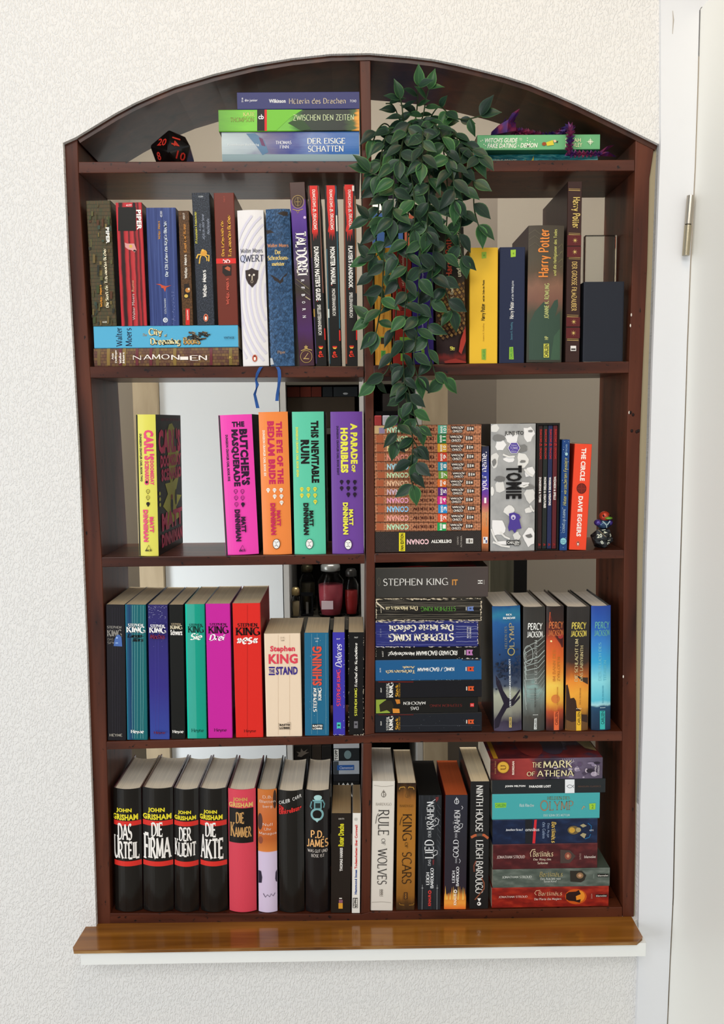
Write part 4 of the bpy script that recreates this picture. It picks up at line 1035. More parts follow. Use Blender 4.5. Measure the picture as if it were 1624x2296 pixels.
book('paperback_book', 'bright yellow book between the hanging plant and a navy book', [(1290, 790), (1615, 786), (1605, 2112), (1281, 2112)], 'B', depth=.125, group=G_B, spine='#e6b832', cover='#b88c20')
f = BOOKS[-1].f
f.poly([(1422, 840), (1478, 836), (1476, 908), (1424, 914)], '#96b83c', 'printed_panel'); f.text('5', (1442, 864, 1460, 890), 90, '#5a7c24', 'b', 'volume_number')
f.text('und der Orden des Phönix', (1432, 1156, 1456, 1406), 90, '#4a3c14', 'serifb', 'title'); f.text('Harry Potter', (1412, 1430, 1470, 1622), 90, '#1c1810', 'fanb', 'title'); f.text('Joanne K. Rowling', (1434, 1656, 1456, 1862), 90, '#b8912c', 'serif', 'author_name')
f.poly([(1420, 1950), (1474, 1944), (1472, 2074), (1422, 2068)], '#8aac3c', 'publisher_panel'); f.text('CARLSEN', (1436, 1956, 1462, 2062), 90, '#3f8a40', 'b', 'publisher_mark')
zoom(1080, 400, 4.511)
book('paperback_book', 'navy book with lime green label, right of the bright yellow one', [(186, 698), (445, 693), (434, 1870), (177, 1872)], 'B', depth=.125, group=G_B, spine='#232a44', cover='#1b2138')
f = BOOKS[-1].f
f.poly([(294, 724), (348, 720), (346, 792), (296, 798)], '#9cc43c', 'printed_panel'); f.text('6', (314, 748, 330, 770), 90, '#5a7c24', 'b', 'volume_number'); f.text('und der Halbblutprinz', (302, 1036, 330, 1242), 90, '#c8ccd4', 'serifb', 'title'); f.text('Harry Potter', (282, 1250, 334, 1422), 90, '#eceae6', 'fanb', 'title'); f.text('Joanne K. Rowling', (290, 1456, 320, 1638), 90, '#5a8ca0', 'serif', 'author_name')
f.poly([(280, 1710), (320, 1708), (326, 1836), (278, 1834)], '#8cba3c', 'publisher_panel'); f.text('CARLSEN', (288, 1720, 314, 1828), 90, '#3f8a40', 'b', 'publisher_mark')
book('hardcover_book', 'thick muddy brown and green hardcover with large orange title', [(472, 480), (850, 470), (808, 1862), (462, 1866)], 'B', depth=.14, hard=True, bulge=.003, covert=.002, group=G_B,
     spine=ramp_mat('v', [(0, '#3c3c34'), (.2, '#3c4438'), (.36, '#4c4a3c'), (.46, '#7a5648'), (.56, '#84604e'), (.66, '#574838'), (.75, '#50483a'), (1, '#463e34')], noise=.12, ns=(3, 5), detail=6), cover='#26221e', page='#5c5448')
f = BOOKS[-1].f
f.poly([(480, 1480), (540, 1350), (630, 1250), (690, 1330), (740, 1240), (775, 1225), (780, 1290), (745, 1400), (800, 1350), (800, 1840), (480, 1840)], ramp_mat('n', [(0, '#2c3c34'), (1, '#3f5848')], ns=(5, 5), rough=.5), 'hand_print')
f.poly([(735, 1600), (800, 1520), (800, 1840), (700, 1840)], '#3f5a46', 'hand_print')
for y in (560, 620, 690): f.line([(480, y), (540, y - 40), (600, y + 10), (650, y - 40)], 7, '#5d5646', 'swirl_print')
for y in (700, 780, 850): f.line([(780, y), (820, y - 40), (838, y + 30), (800, y + 50)], 8, '#6a6448', 'swirl_print')
f.text('Harry Potter', (572, 516, 704, 1002), 90, '#e0863c', 'fanb', 'title'); f.text('und die Heiligtümer des Todes', (728, 516, 772, 988), 90, '#bcb86c', 'fanb', 'title'); f.text('JOANNE K. ROWLING', (634, 1066, 684, 1422), 90, '#bcc07c', 'fanb', 'author_name'); f.text('HP', (636, 1600, 674, 1636), 90, '#bcc07c', 'fanb', 'publisher_mark')
f.rect((628, 1676, 682, 1816), '#d8d458', 'publisher_panel'); f.text('CARLSEN', (634, 1680, 676, 1812), 90, '#343c24', 'h', 'publisher_mark')
book('hardcover_book', 'tall narrow dark brown hardcover with gold stars in red boxes', [(866, 32), (1015, 32), (993, 1862), (846, 1862)], 'B', depth=.175, hard=True, covert=.0018, group=G_B, spine='#38221e', cover=ramp_mat('n', [(0, '#1c1210'), (1, '#33221e')], ns=(8, 8), coord='Object'), page='#8c8068')
f = BOOKS[-1].f
for y0 in (105, 120, 555, 570, 800, 815, 1385, 1402, 1625, 1640): f.line([(880 if y0 < 1300 else 862, y0), (1000 if y0 < 1300 else 982, y0 + 4)], 4 if y0 % 2 else 7, '#b8985c', 'gold_line')
f.text('Harry Potter', (905, 192, 1000, 506), -90, '#d8bc6c', 'fanb', 'title'); f.text('DER GROSSE FILMZAUBER', (908, 846, 966, 1346), -90, '#c8a868', 'fanb', 'title')
for y0, y1, cx in ((576, 684, 946), (694, 800, 943), (1408, 1502, 932), (1516, 1622, 929)):
    f.rect((864, y0, 1000, y1), '#5a1f20', 'star_panel', full='u'); f.star(cx, (y0 + y1) / 2, 30, '#dcc070', 8, .18, 'star_print')
f.rect((898, 1698, 956, 1750), '#e4e0dc', 'price_label'); f.rect((904, 1724, 950, 1742), '#4c4844', 'price_label')
navy = book('slipcase_box', 'plain dark navy box standing at the right end of the second shelf', [(1036, 1052), (1450, 1038), (1430, 1850), (1024, 1852)], 'B', depth=.05, hard=True, covert=.0015, group=None, spine='#20242e', cover='#1d212b', page='#2a2e3a', cat='box', pages_col=False, rough=.6)
# etched glass plaque behind the box
gp = bp(*q((1205, 800)), .075)
GL_M = bpy.data.materials.new('clear_glass'); GL_M.use_nodes = True
bb = GL_M.node_tree.nodes['Principled BSDF']; bb.inputs['Transmission Weight'].default_value = 1; bb.inputs['Roughness'].default_value = .02; bb.inputs['IOR'].default_value = 1.3; bb.inputs['Base Color'].default_value = (.93, .96, .95, 1)
zsh = shelf_z('B', gp.x) + .0004
gl_ = thing('glass_plaque', 'clear glass plaque with etched lettering behind the navy box', 'plaque', (bp(*q((1208, 800)), .075).x, .075, zsh))
wG = (bp(*q((1368, 700)), .075).x - bp(*q((1048, 700)), .075).x); hG = bp(*q((1200, 570)), .075).z - zsh
MB().box(-wG / 2, wG / 2, 0, .014, 0, hG).build('glass_block', GL_M, gl_, bevel=.0015)
fg = Face(gl_, (-wG / 2, -.0004, 0), (1, 0, 0), (0, 0, 1), (0, -1, 0), wG, hG)
fg.text('Harry Potter', (.12, .38, .82, .50), 0, '#6f7068', 'fanb', 'etched_lettering'); fg.flush()
# ================================================================== row C left: five bright hardcovers
G_C = 'bright hardcovers on the third shelf'
def heads(f, pts, col, hollow=False):
    for x, y in pts:
        if hollow: f.ring(x, y, 22, 22, 4, col, 'head_icon', 16); f.ring(x, y + 26, 8, 8, 3, col, 'head_icon', 8)
        else: f.ell(x, y, 21, 20, col, 'head_icon', 14); f.ell(x, y + 24, 9, 9, col, 'head_icon', 10)
        for dx in (-8, 8): f.ell(x + dx, y, 4, 4, '#3a2c38' if not hollow else col, 'head_icon', 8)
zoom(220, 820, 4.99)
ye = book('hardcover_book', 'lemon yellow spine hardcover with black cover, standing apart at the left', [(412, 547), (640, 547), (676, 2135), (450, 2138)], 'C', depth=.158, hard=True, bulge=.003, covert=.0022, group=G_C, spine='#e2dc62', cover='#17120f', page='#c8bfa8', yaw=-.06)
f = ye.f
f.rect((411, 560, 434, 2130), '#17120f', 'jacket_edge')
f.poly([(408, 548), (432, 548), (470, 2137), (446, 2137)], '#17120f', 'jacket_edge')
f.text("CARL'S", (512, 722, 626, 1062), -90, '#e8507c', 'x', 'title'); f.text('DOOMSDAY', (584, 1066, 626, 1340), -90, '#e8507c', 'x', 'title'); f.text('SCENARIO', (522, 1070, 572, 1300), -90, '#e8507c', 'x', 'title'); f.ell(546, 1312, 26, 26, '#e8507c'); f.ell(546, 1306, 15, 15, '#201818')
f.text('DUNGEON CRAWLER CARL BOOK TWO', (464, 766, 490, 1300), -90, '#24201c', 'h', 'subtitle')
heads(f, ((560, 1408), (560, 1478)), '#6a5c28', True); heads(f, ((562, 1548),), '#241c18')
f.text('MATT', (580, 1696, 626, 1870), -90, '#e8507c', 'x', 'author_name'); f.text('DINNIMAN', (506, 1616, 562, 1976), -90, '#e8507c', 'x', 'author_name')
f.line([(530, 2078), (570, 2012), (606, 2078), (530, 2078)], 6, '#3a3420', 'publisher_mark'); f.text('ACE', (532, 2058, 604, 2080), 0, '#3a3420', 'serifb', 'publisher_mark')
g = ye.fr
g.text('NEW YORK TIMES BESTSELLER', (.2, .025, .95, .045), 0, '#8e3450', 's', 'cover_lettering')
g.poly([(.38, .15), (.5, .07), (.62, .06), (.72, .1), (.66, .27), (.9, .27), (.6, .5), (.9, .44), (.7, .6), (.97, .62), (.72, .7), (.9, .78), (.3, .83), (.4, .72), (.2, .66), (.4, .58), (.3, .5), (.5, .5)], '#b8b84c', 'burst_print')
g.text("CARL'S", (.08, .1, .96, .28), 0, '#cc3c66', 'x', 'cover_lettering'); g.text('DOOMSDAY', (.14, .29, .97, .38), 0, '#cc3c66', 'x', 'cover_lettering'); g.text('SCENARIO', (.16, .39, .97, .48), 0, '#c23a62', 'x', 'cover_lettering')
g.ell(.55, .67, .05, .06, '#1a1410', 'burst_print'); g.ell(.72, .62, .04, .06, '#1a1410', 'burst_print'); g.ell(.55, .61, .04, .02, '#8c2c20', 'burst_print')
g.text('MATT', (.14, .68 + .03, .97, .84), 0, '#c03a60', 'x', 'cover_lettering'); g.text('DINNIMAN', (.12, .86, .97, .955), 0, '#c03a60', 'x', 'cover_lettering')
for y in (.56, .6, .64): g.ell(.08, y, .03, .014, '#b8b84c', 'burst_print')
zoom(520, 820, 4.99)
def logo_face(f, cx, cy):
    f.ell(cx, cy, 43, 56, '#20181c', 'publisher_mark'); f.ell(cx, cy, 38, 51, '#f2f0ee', 'publisher_mark')
    f.line([(cx - 26, cy - 26), (cx - 4, cy - 20), (cx - 4, cy + 6), (cx + 6, cy + 6)], 4, '#2c2428', 'publisher_mark'); f.line([(cx + 26, cy - 26), (cx + 4, cy - 18)], 5, '#2c2428', 'publisher_mark'); f.line([(cx - 22, cy + 26), (cx, cy + 16), (cx + 22, cy + 28)], 5, '#2c2428', 'publisher_mark')
pk = book('hardcover_book', 'hot pink spine hardcover with black stacked lettering', [(-160, 556), (222, 550), (302, 2118), (-72, 2132)], 'C', depth=.158, hard=True, bulge=.004, covert=.0022, group=G_C, spine='#ee46b2', cover='#151013', page='#c8bfa8')
f = pk.f
f.poly([(-158, 558), (-140, 558), (-50, 2130), (-70, 2130)], '#151013', 'jacket_edge')
f.text('THE', (0, 630, 140, 690), 0, '#2c1430', 'x', 'title'); f.text("BUTCHER'S", (96, 714, 190, 1346), -90, '#2c1430', 'x', 'title'); f.text('MASQUERADE', (-4, 720, 84, 1360), -90, '#2c1430', 'x', 'title')
f.text('DUNGEON CRAWLER CARL BOOK FIVE', (-62, 780, -34, 1300), -90, '#2c1430', 'h', 'subtitle')
heads(f, ((44, 1412), (120, 1412), (48, 1484), (122, 1484), (52, 1556)), '#4a1c48', True); heads(f, ((126, 1556),), '#2c1430')
f.text('MATT', (108, 1698, 160, 1872), -90, '#2c1430', 'x', 'author_name'); f.text('DINNIMAN', (40, 1616, 100, 1974), -90, '#2c1430', 'x', 'author_name'); f.line([(84, 2084), (122, 2016), (156, 2084), (84, 2084)], 6, '#4a1c48', 'publisher_mark'); f.text('ACE', (86, 2062, 154, 2086), 0, '#4a1c48', 'serifb', 'publisher_mark')
og = book('hardcover_book', 'orange spine hardcover with crimson lettering', [(290, 520), (628, 516), (672, 2116), (350, 2118)], 'C', depth=.158, hard=True, bulge=.004, covert=.0022, group=G_C, spine='#f08a44', cover='#17110e', page='#c8bfa8')
f = og.f
f.text('THE EYE OF THE', (502, 628, 572, 1326), -90, '#c8285a', 'x', 'title'); f.text('BEDLAM BRIDE', (404, 624, 482, 1330), -90, '#c8285a', 'x', 'title'); f.text('DUNGEON CRAWLER CARL BOOK SIX', (348, 726, 376, 1242), -90, '#f6ead8', 'h', 'subtitle')
heads(f, ((405, 1392), (478, 1392), (480, 1462), (553, 1390), (556, 1460), (558, 1530)), '#f6eee2')
f.text('MATT', (504, 1620, 548, 1796), -90, '#c8285a', 'x', 'author_name'); f.text('DINNIMAN', (434, 1540, 492, 1896), -90, '#c8285a', 'x', 'author_name'); logo_face(f, 500, 1996)
tl = book('hardcover_book', 'mint teal spine hardcover with black lettering', [(664, 516), (1028, 512), (1054, 2116), (700, 2118)], 'C', depth=.158, hard=True, bulge=.004, covert=.0022, group=G_C, spine='#5fc8a6', cover='#12100f', page='#c8bfa8')
f = tl.f
f.text('THIS INEVITABLE', (888, 618, 976, 1316), -90, '#16120f', 'x', 'title'); f.text('RUIN', (768, 830, 868, 1100), -90, '#16120f', 'x', 'title'); f.text('DUNGEON CRAWLER CARL BOOK SEVEN', (717, 690, 744, 1248), -90, '#e6e04a', 'h', 'subtitle')
heads(f, ((782, 1382), (782, 1452), (857, 1380), (858, 1450), (932, 1380), (933, 1450), (935, 1522)), '#e2de4c')
f.text('MATT', (868, 1624, 916, 1800), -90, '#16120f', 'x', 'author_name'); f.text('DINNIMAN', (802, 1540, 862, 1898), -90, '#16120f', 'x', 'author_name'); logo_face(f, 870, 1998)
g = tl.fr
for i in range(12):
    x = random.uniform(.1, .9); y = random.uniform(.5, .95); g.line([(x, y), (x + .1, y + .03), (x + .15, y + .06)], .012, random.choice(['#c8c4c0', '#b06484']), 'cover_print')
pu_ = book('hardcover_book', 'violet spine hardcover with yellow lettering beside the divider', [(1100, 512), (1462, 515), (1480, 2106), (1122, 2107)], 'C', depth=.15, hard=True, bulge=.004, covert=.0022, group=G_C, spine='#6f459c', cover='#4c1414', page='#c8bfa8')
f = pu_.f
f.text('A PARADE', (1330, 645, 1408, 1100), -90, '#ece84e', 'x', 'title'); f.text('OF', (1340, 1108, 1384, 1190), -90, '#ece84e', 'x', 'title'); f.text('HORRIBLES', (1216, 696, 1302, 1200), -90, '#ece84e', 'x', 'title'); f.text('DUNGEON CRAWLER CARL BOOK EIGHT', (1172, 676, 1196, 1226), -90, '#2a1640', 'h', 'subtitle')
heads(f, ((1228, 1298), (1228, 1368), (1302, 1297), (1303, 1367), (1304, 1437), (1378, 1298), (1378, 1368), (1378, 1437)), '#24122e')
f.text('MATT', (1312, 1606, 1360, 1786), -90, '#ece84e', 'x', 'author_name'); f.text('DINNIMAN', (1244, 1530, 1302, 1888), -90, '#ece84e', 'x', 'author_name'); logo_face(f, 1303, 2000)

# ================================================================== row C right: manga stack and uprights
G_M = 'brick patterned comic volumes in the stack'
zoom(820, 820, 4.99)
fan = book('comic_volume', 'thick black brick patterned comic lying lowest in the comic stack', [(105, 1848), (1290, 1848), (1290, 2084), (107, 2086)], 'C', depth=.115, flat=True, group=G_M, spine=brick_mat('#241f1d', '#2c2624', '#4a423e', 26, 5, bw=.5, bh=.3, ms=.022), cover='#1c1817', page='#d8ceba', cat='comic book')
f = fan.f
f.rect((374, 1866, 442, 2074), '#ecdc2c', 'edition_label'); f.text('FAN EDITION', (390, 1876, 428, 2064), 90, '#16130c', 'h', 'edition_lettering')
f.text('CONAN', (462, 1938, 708, 1998), 180, '#f0c4c8', 'h', 'title'); f.text('DETEKTIV', (734, 1944, 960, 1980), 180, '#f4f0ea', 'h', 'title'); f.text('GOSHO', (1022, 1910, 1042, 2000), 90, '#b8b0a8', 'fan', 'author_name'); f.text('AOYAMA', (1060, 1900, 1080, 2030), 90, '#b8b0a8', 'fan', 'author_name')
f.rect((1124, 1930, 1202, 1986), '#eeebe6', 'publisher_panel'); f.text('EGMONT', (1130, 1938, 1142, 1980), 90, '#2c2824', 'b', 'publisher_mark'); f.rect((1150, 1938, 1170, 1978), '#5a5450', 'publisher_panel'); f.rect((1176, 1942, 1194, 1974), '#9c948c', 'publisher_panel')
prev = fan.top
VOL = [('1', 1750, 1840, 102, 1285, '#1f9c52', '#bfe0b8', 'green'), ('2', 1650, 1740, 102, 1285, '#d8502c', '#f2a698', 'vermilion'), ('3', 1550, 1640, 102, 1282, '#2486c8', '#9cd0f0', 'sky blue'), ('4', 1455, 1543, 102, 1285, '#d02a86', '#f4a4bc', 'magenta'),
       ('5', 1357, 1445, 98, 1280, '#5a2480', '#d8b8c4', 'purple'), ('6', 1265, 1350, 98, 1280, '#e0702c', '#f4c49c', 'tangerine'), ('7', 1175, 1258, 98, 1280, '#6a9c3c', '#d0e4b4', 'olive green'), ('8', 1073, 1168, 98, 1280, '#2a8ca4', '#b8e4ec', 'petrol blue'),
       ('9', 968, 1067, 94, 1288, '#d2402a', '#f29a88', 'scarlet'), ('10', 868, 962, 92, 1288, '#dca42c', '#f4d498', 'amber'), ('11', 762, 860, 92, 1288, '#1f7a44', '#cfe4b0', 'dark green'), ('101', 660, 757, 90, 1288, '#4aa890', '#c8e8c4', 'sea green')]
random.seed(21)
for no, y0, y1, xl, xr, lc, tc_, cname in VOL:
    dx = random.uniform(-8, 8)
    v = book('comic_volume', 'brick orange comic with %s label number %s in the comic stack' % (cname, no), [(xl, y0), (xr, y0), (xr, y1), (xl, y1)], 'C', depth=.115, flat=True, group=G_M, base=prev, spine=brick_mat('#c48460', '#b67652', '#3a180d', 11, 2.4, bw=.5, bh=.5, ms=.024), cover='#9c4c2c', page='#d8ceba', cat='comic book')
    prev = v.top; f = v.f; h_ = y1 - y0
    f.rect((xl, y0, xr, y0 + 5), '#2a120a', 'printed_edge'); f.rect((xl, y1 - 5, xr, y1), '#2a120a', 'printed_edge')
    if no == '101': f.rect((95, y0 + 10, 216, y1 - 4), '#c8a878', 'cover_picture'); f.rect((150, y0 + 30, 214, y1 - 6), '#8c7c98', 'cover_picture')
    else: f.rect((128 + dx, y0 + 12, 206 + dx, y1 - 8), '#a85a38', 'cover_picture')
    for o_, c_ in ((3, '#6a2c1c'), (0, tc_)): f.text('CONAN', (240 + o_, y0 + .2 * h_ + o_, 482 + o_, y0 + .86 * h_ + o_), 180, c_, 'h', 'title')
    f.text('DETEKTIV', (526, y0 + .32 * h_, 766, y0 + .66 * h_), 180, '#4a1a10', 'serifb', 'title')
    f.rect((808 + dx, y0 + 2, 908 + dx, y1 - 2), lc, 'number_label'); f.text('BAND', (836 + dx, y0 + 10, 860 + dx, y1 - 12), 90, '#f2f0ea', 'h', 'volume_number'); f.text(no, (868 + dx, y0 + (.12 if len(no) > 2 else .22) * h_, 902 + dx, y1 - (.14 if len(no) > 2 else .3) * h_), 90, '#f6f4ee', 'b', 'volume_number')
    ax = 945 + dx * 2
    f.rect((ax + 6, y0 + .1 * h_, ax + 158, y0 + .5 * h_), '#33201a', 'author_panel'); f.rect((ax + 22, y0 + .46 * h_, ax + 138, y0 + .86 * h_), '#33201a', 'author_panel')
    f.text('AOYAMA', (ax + 12, y0 + .14 * h_, ax + 152, y0 + .44 * h_), 180, '#e8e0d6', 'serifb', 'author_name'); f.text('GOSHO', (ax + 28, y0 + .52 * h_, ax + 132, y0 + .82 * h_), 180, '#e8e0d6', 'serifb', 'author_name')
    lx = 1128 + dx * 2
    f.rect((lx, y0 + .16 * h_, lx + 84, y0 + .66 * h_), '#2c221e', 'publisher_panel'); f.rect((lx + 8, y0 + .22 * h_, lx + 22, y0 + .6 * h_), '#e8e2da', 'publisher_panel'); f.rect((lx + 32, y0 + .24 * h_, lx + 50, y0 + .58 * h_), '#c8c0b8', 'publisher_panel'); f.rect((lx + 58, y0 + .28 * h_, lx + 76, y0 + .54 * h_), '#dcd6ce', 'publisher_panel')
yn = book('comic_volume', 'slim upright comic fading from navy through violet to orange', [(1296, 900), (1380, 900), (1380, 2082), (1296, 2082)], 'C', depth=.115, spine=ramp_mat('v', [(0, '#5c3420'), (.05, '#a8643c'), (.2, '#d87c3c'), (.36, '#d89468'), (.46, '#a8486c'), (.55, '#6c3c9c'), (.7, '#3c44a4'), (.88, '#262c5c'), (1, '#2a2c38')], noise=.05, ns=(2, 6)), cover='#1b1c26', page='#d4cab8', cat='comic book')
f = yn.f
f.text('your name.', (1302, 962, 1374, 1402), 90, '#ece8f0', 'serif', 'title'); f.text('1', (1326, 1478, 1352, 1540), 90, '#f4ece8', 'b', 'volume_number'); f.text('Makoto Shinkai', (1310, 1640, 1328, 1790), 90, '#f0b070', 'serif', 'author_name'); f.text('Ranmaru Kotone', (1342, 1640, 1360, 1800), 90, '#c8b484', 'serif', 'author_name')
f.rect((1314, 1918, 1368, 1992), '#ece8e6', 'publisher_panel'); f.rect((1324, 1926, 1340, 1950), '#3a4a84', 'publisher_mark'); f.rect((1344, 1954, 1360, 1984), '#3a4a84', 'publisher_mark')
zoom(1070, 900, 4.511)
G_CR = 'upright books right of the comic stack'
to = book('hardcover_book', 'thick grey hardcover with white blotches, purple hexagon and black sideways title', [(136, 228), (600, 224), (584, 1522), (136, 1525)], 'C', depth=.15, hard=True, bulge=.003, covert=.002, group=G_CR, spine=ramp_mat('n', [(0, '#979797'), (.5, '#a9a9a8'), (1, '#b4b3b2')], ns=(3, 6)), cover='#191717', page='#8c8884')
f = to.f; random.seed(9)
def blob(cx, cy, rx, ry, col, k=11, wob=.25):
    f.poly([(cx + rx * (1 + random.uniform(-wob, wob)) * math.cos(6.283 * i / k), cy + ry * (1 + random.uniform(-wob, wob)) * math.sin(6.283 * i / k)) for i in range(k)], col, 'blotch_print')
for bx in ((180, 270, 44, 45), (520, 330, 60, 70), (350, 370, 70, 60), (235, 440, 50, 70), (175, 600, 45, 85), (460, 590, 62, 75), (330, 590, 60, 28), (540, 720, 55, 55), (235, 860, 50, 75), (470, 840, 60, 22), (540, 960, 55, 75), (150, 910, 20, 45), (330, 1110, 55, 50), (215, 1290, 80, 85), (400, 1370, 36, 40), (530, 1390, 60, 90), (520, 1110, 40, 30), (290, 1440, 120, 20)):
    blob(*bx, random.choice(['#e6e4e0', '#dcdad6', '#eeeceb']))
for bx in ((215, 370, 60, 34), (545, 300, 26, 12), (450, 480, 70, 40), (170, 620, 20, 34), (462, 610, 28, 16), (225, 790, 52, 30), (520, 870, 60, 30), (530, 1370, 36, 22)): blob(*bx, random.choice(['#7f7e7c', '#8e8d8b', '#747372']))
for x0, y0, x1, y1 in ((140, 1300, 200, 1430), (230, 1330, 330, 1400), (260, 540, 380, 560), (480, 690, 560, 760), (430, 860, 520, 850), (160, 1430, 330, 1480), (540, 1060, 580, 1120)): f.line([(x0, y0), ((x0 + x1) / 2, (y0 + y1) / 2 + 14), (x1, y1)], 18, '#e4e2de', 'blotch_print')
f.text('JUNJI ITO', (276, 300, 470, 352), 0, '#171515', 'b', 'author_name')
hexp = lambda r: [(372 + r * math.cos(math.radians(60 * i)), 472 + r * math.sin(math.radians(60 * i))) for i in range(6)]
f.poly(hexp(64), '#e6e2ee', 'edition_label'); f.poly(hexp(58), '#54429a', 'edition_label'); f.text('Deluxe', (344, 436, 400, 450), 0, '#e0dcf0', 's', 'edition_lettering'); f.text('Edition', (344, 498, 400, 512), 0, '#e0dcf0', 's', 'edition_lettering'); f.text('TOMIE', (332, 458, 414, 488), 0, '#cfc8e8', 'fan', 'edition_lettering')
f.text('TOMIE', (288, 652, 452, 992), -90, '#151313', 'h', 'title')
f.poly([(320, 1140), (370, 1128), (425, 1150), (440, 1180), (425, 1200), (440, 1260), (448, 1290), (400, 1300), (380, 1340), (350, 1300), (320, 1320), (310, 1280), (325, 1220)], '#4f3e94', 'splash_print'); f.ell(364, 1178, 24, 26, '#cfc8e0', 'splash_print'); f.ell(364, 1186, 10, 12, '#4f3e94', 'splash_print')
f.poly([(294, 1414), (432, 1412), (436, 1450), (420, 1468), (370, 1466), (365, 1456), (296, 1458)], '#171515', 'publisher_panel'); f.text('CARLSEN', (302, 1420, 425, 1448), 0, '#eceae6', 'b', 'publisher_mark'); f.text('MANGA', (375, 1449, 425, 1463), 0, '#eceae6', 'b', 'publisher_mark')
# slipcase with four slim books
cs = [bp(*q(c), .004) for c in ((606, 221), (848, 217), (822, 1503), (592, 1507))]
lean = math.atan2((cs[0].x + cs[1].x - cs[2].x - cs[3].x) / 2, cs[0].z - cs[3].z)
Wc = ((cs[1] - cs[0]).length + (cs[2] - cs[3]).length) / 2 - .0008; cx = (cs[2].x + cs[3].x) / 2
zc = shelf_z('C', cx) + .0003; Hc = (cs[0].z + cs[1].z) / 2 - zc
rl = lean if abs(lean) > .006 else 0.0
zl = abs(math.sin(rl)) * Wc / 2
sc_ = thing('book_slipcase', 'black open slipcase holding four slim dark books', 'slipcase', (cx, .004, zc + zl), (0, rl, 0))
k = mat('#15120f', .5); T = .0026
MB().box(-Wc / 2, -Wc / 2 + T, 0, .14, 0, Hc).build('side_panel', k, sc_); MB().box(Wc / 2 - T, Wc / 2, 0, .14, 0, Hc).build('side_panel', k, sc_)
MB().box(-Wc / 2 + T, Wc / 2 - T, 0, .14, Hc - .0035, Hc).build('top_panel', k, sc_); MB().box(-Wc / 2 + T, Wc / 2 - T, 0, .14, 0, .0022).build('bottom_panel', k, sc_); MB().box(-Wc / 2 + T, Wc / 2 - T, .137, .14, .0022, Hc - .0035).build('back_panel', k, sc_)
for sx in (-1, 1): MB().ell((sx * (Wc / 2 - T / 2), -.0004, Hc * .46), (.0015, .0006, .011), seg=10, rings=8).build('thumb_notch', mat('#050404', .8), sc_)
iw = (Wc - 2 * T) / 4
for n_, (ttl, tcol, col, lab, tb) in enumerate((('DUNGEONS & TOMBS', '#ece6e0', '#33201f', 'slim brown black book, first from the left inside the slipcase', (.385, .62)), ('MONSTERS & CREATURES', '#ece6e0', '#232826', 'slim greenish black book, second from the left inside the slipcase', (.385, .665)),
                                                ('WARRIORS & WEAPONS', '#ece6e0', '#262c50', 'slim navy book, third from the left inside the slipcase', (.385, .645)), ('WIZARDS & SPELLS', '#ece6e0', '#5c2026', 'slim dark red book, rightmost inside the slipcase', (.38, .6)))):
    e = thing('slim_book', lab, 'book', (0, 0, 0), (0, rl, 0), 'slim books in the slipcase')
    lx = -Wc / 2 + T + iw * (n_ + .5); hh = Hc - .0035 - .0022 - .0008; wv = iw - .0012
    e.location = Vector((cx, .006, zc + zl)) + Matrix.Rotation(rl, 3, 'Y') @ Vector((lx, 0, .0025))
    spn = MB().box(-wv / 2, wv / 2, 0, .0012, 0, hh).build('spine', mat(col, .4), e, bevel=.0004); MB().box(-wv / 2, -wv / 2 + .0014, .0013, .128, 0, hh).build('back_cover', mat(col, .4), e); MB().box(wv / 2 - .0014, wv / 2, .0013, .128, 0, hh).build('front_cover', mat(col, .4), e); MB().box(-wv / 2 + .0015, wv / 2 - .0015, .0016, .125, .002, hh - .002).build('page_block', pages('#c8bea8', False), e)
    fc = Face(spn, (-wv / 2, 0, 0), (1, 0, 0), (0, 0, 1), (0, -1, 0), wv, hh)
    fc.text('DUNGEONS', (.3, .03, .8, .135), -90, '#c4302a', 'fanb', 'series_name'); fc.text('&', (.25, .142, .85, .17), -90, '#c4302a', 'serifb', 'series_name'); fc.text('DRAGONS', (.3, .177, .8, .27), -90, '#c4302a', 'fanb', 'series_name')
    fc.text(ttl, (.22, tb[0] + .03, .78, tb[1]), -90, tcol, 'h', 'title'); fc.text('&', (.25, .955, .75, .98), -90, '#a82c28', 'serifb', 'publisher_mark'); fc.flush()
cf = book('paperback_book', 'slim dark blue paperback with yellow script title and white flecks', [(863, 388), (942, 386), (914, 1503), (832, 1505)], 'C', depth=.12, group=G_CR, spine='#22457e', cover='#1c3966', page='#c8c0ae')
f = cf.f
for i in range(40):
    y = random.uniform(400, 1480); x = random.uniform(846, 930) - (y - 400) * .026; f.ell(x, y, random.uniform(2, 5), random.uniform(2, 5), '#c8d8e8', 'fleck_print', 6)
f.text('Hinter verzauberten Fenstern', (868, 574, 906, 1052), 90, '#d8cc58', 'fan', 'title', .25); f.text('CORNELIA FUNKE', (860, 1086, 888, 1326), 90, '#b8d0d8', 'light', 'author_name'); f.text('FISCHER', (892, 432, 910, 506), 90, '#9cb8d0', 's', 'publisher_mark'); f.ell(900, 532, 15, 17, '#a0c8d4', 'publisher_mark')
f.ell(868, 1410, 33, 34, '#8cc8d0', 'publisher_mark'); f.line([(846, 1400), (858, 1412), (868, 1400), (880, 1412), (892, 1400)], 4, '#22457e', 'publisher_mark'); f.line([(846, 1418), (858, 1430), (868, 1418), (880, 1430), (892, 1418)], 4, '#22457e', 'publisher_mark')
ci = book('paperback_book', 'leaning orange red paperback with white capitals and a dark round emblem', [(985, 432), (1170, 436), (1103, 1500), (934, 1499)], 'C', depth=.125, group=G_CR, spine='#ee4a2c', cover='#a82a1a', page='#c8bfa8')
f = ci.f
f.text('THE CIRCLE', (1048, 476, 1098, 806), -90, '#fbeee6', 'h', 'title'); f.text('DAVE EGGERS', (1014, 960, 1062, 1366), -90, '#fbeee6', 'h', 'author_name')
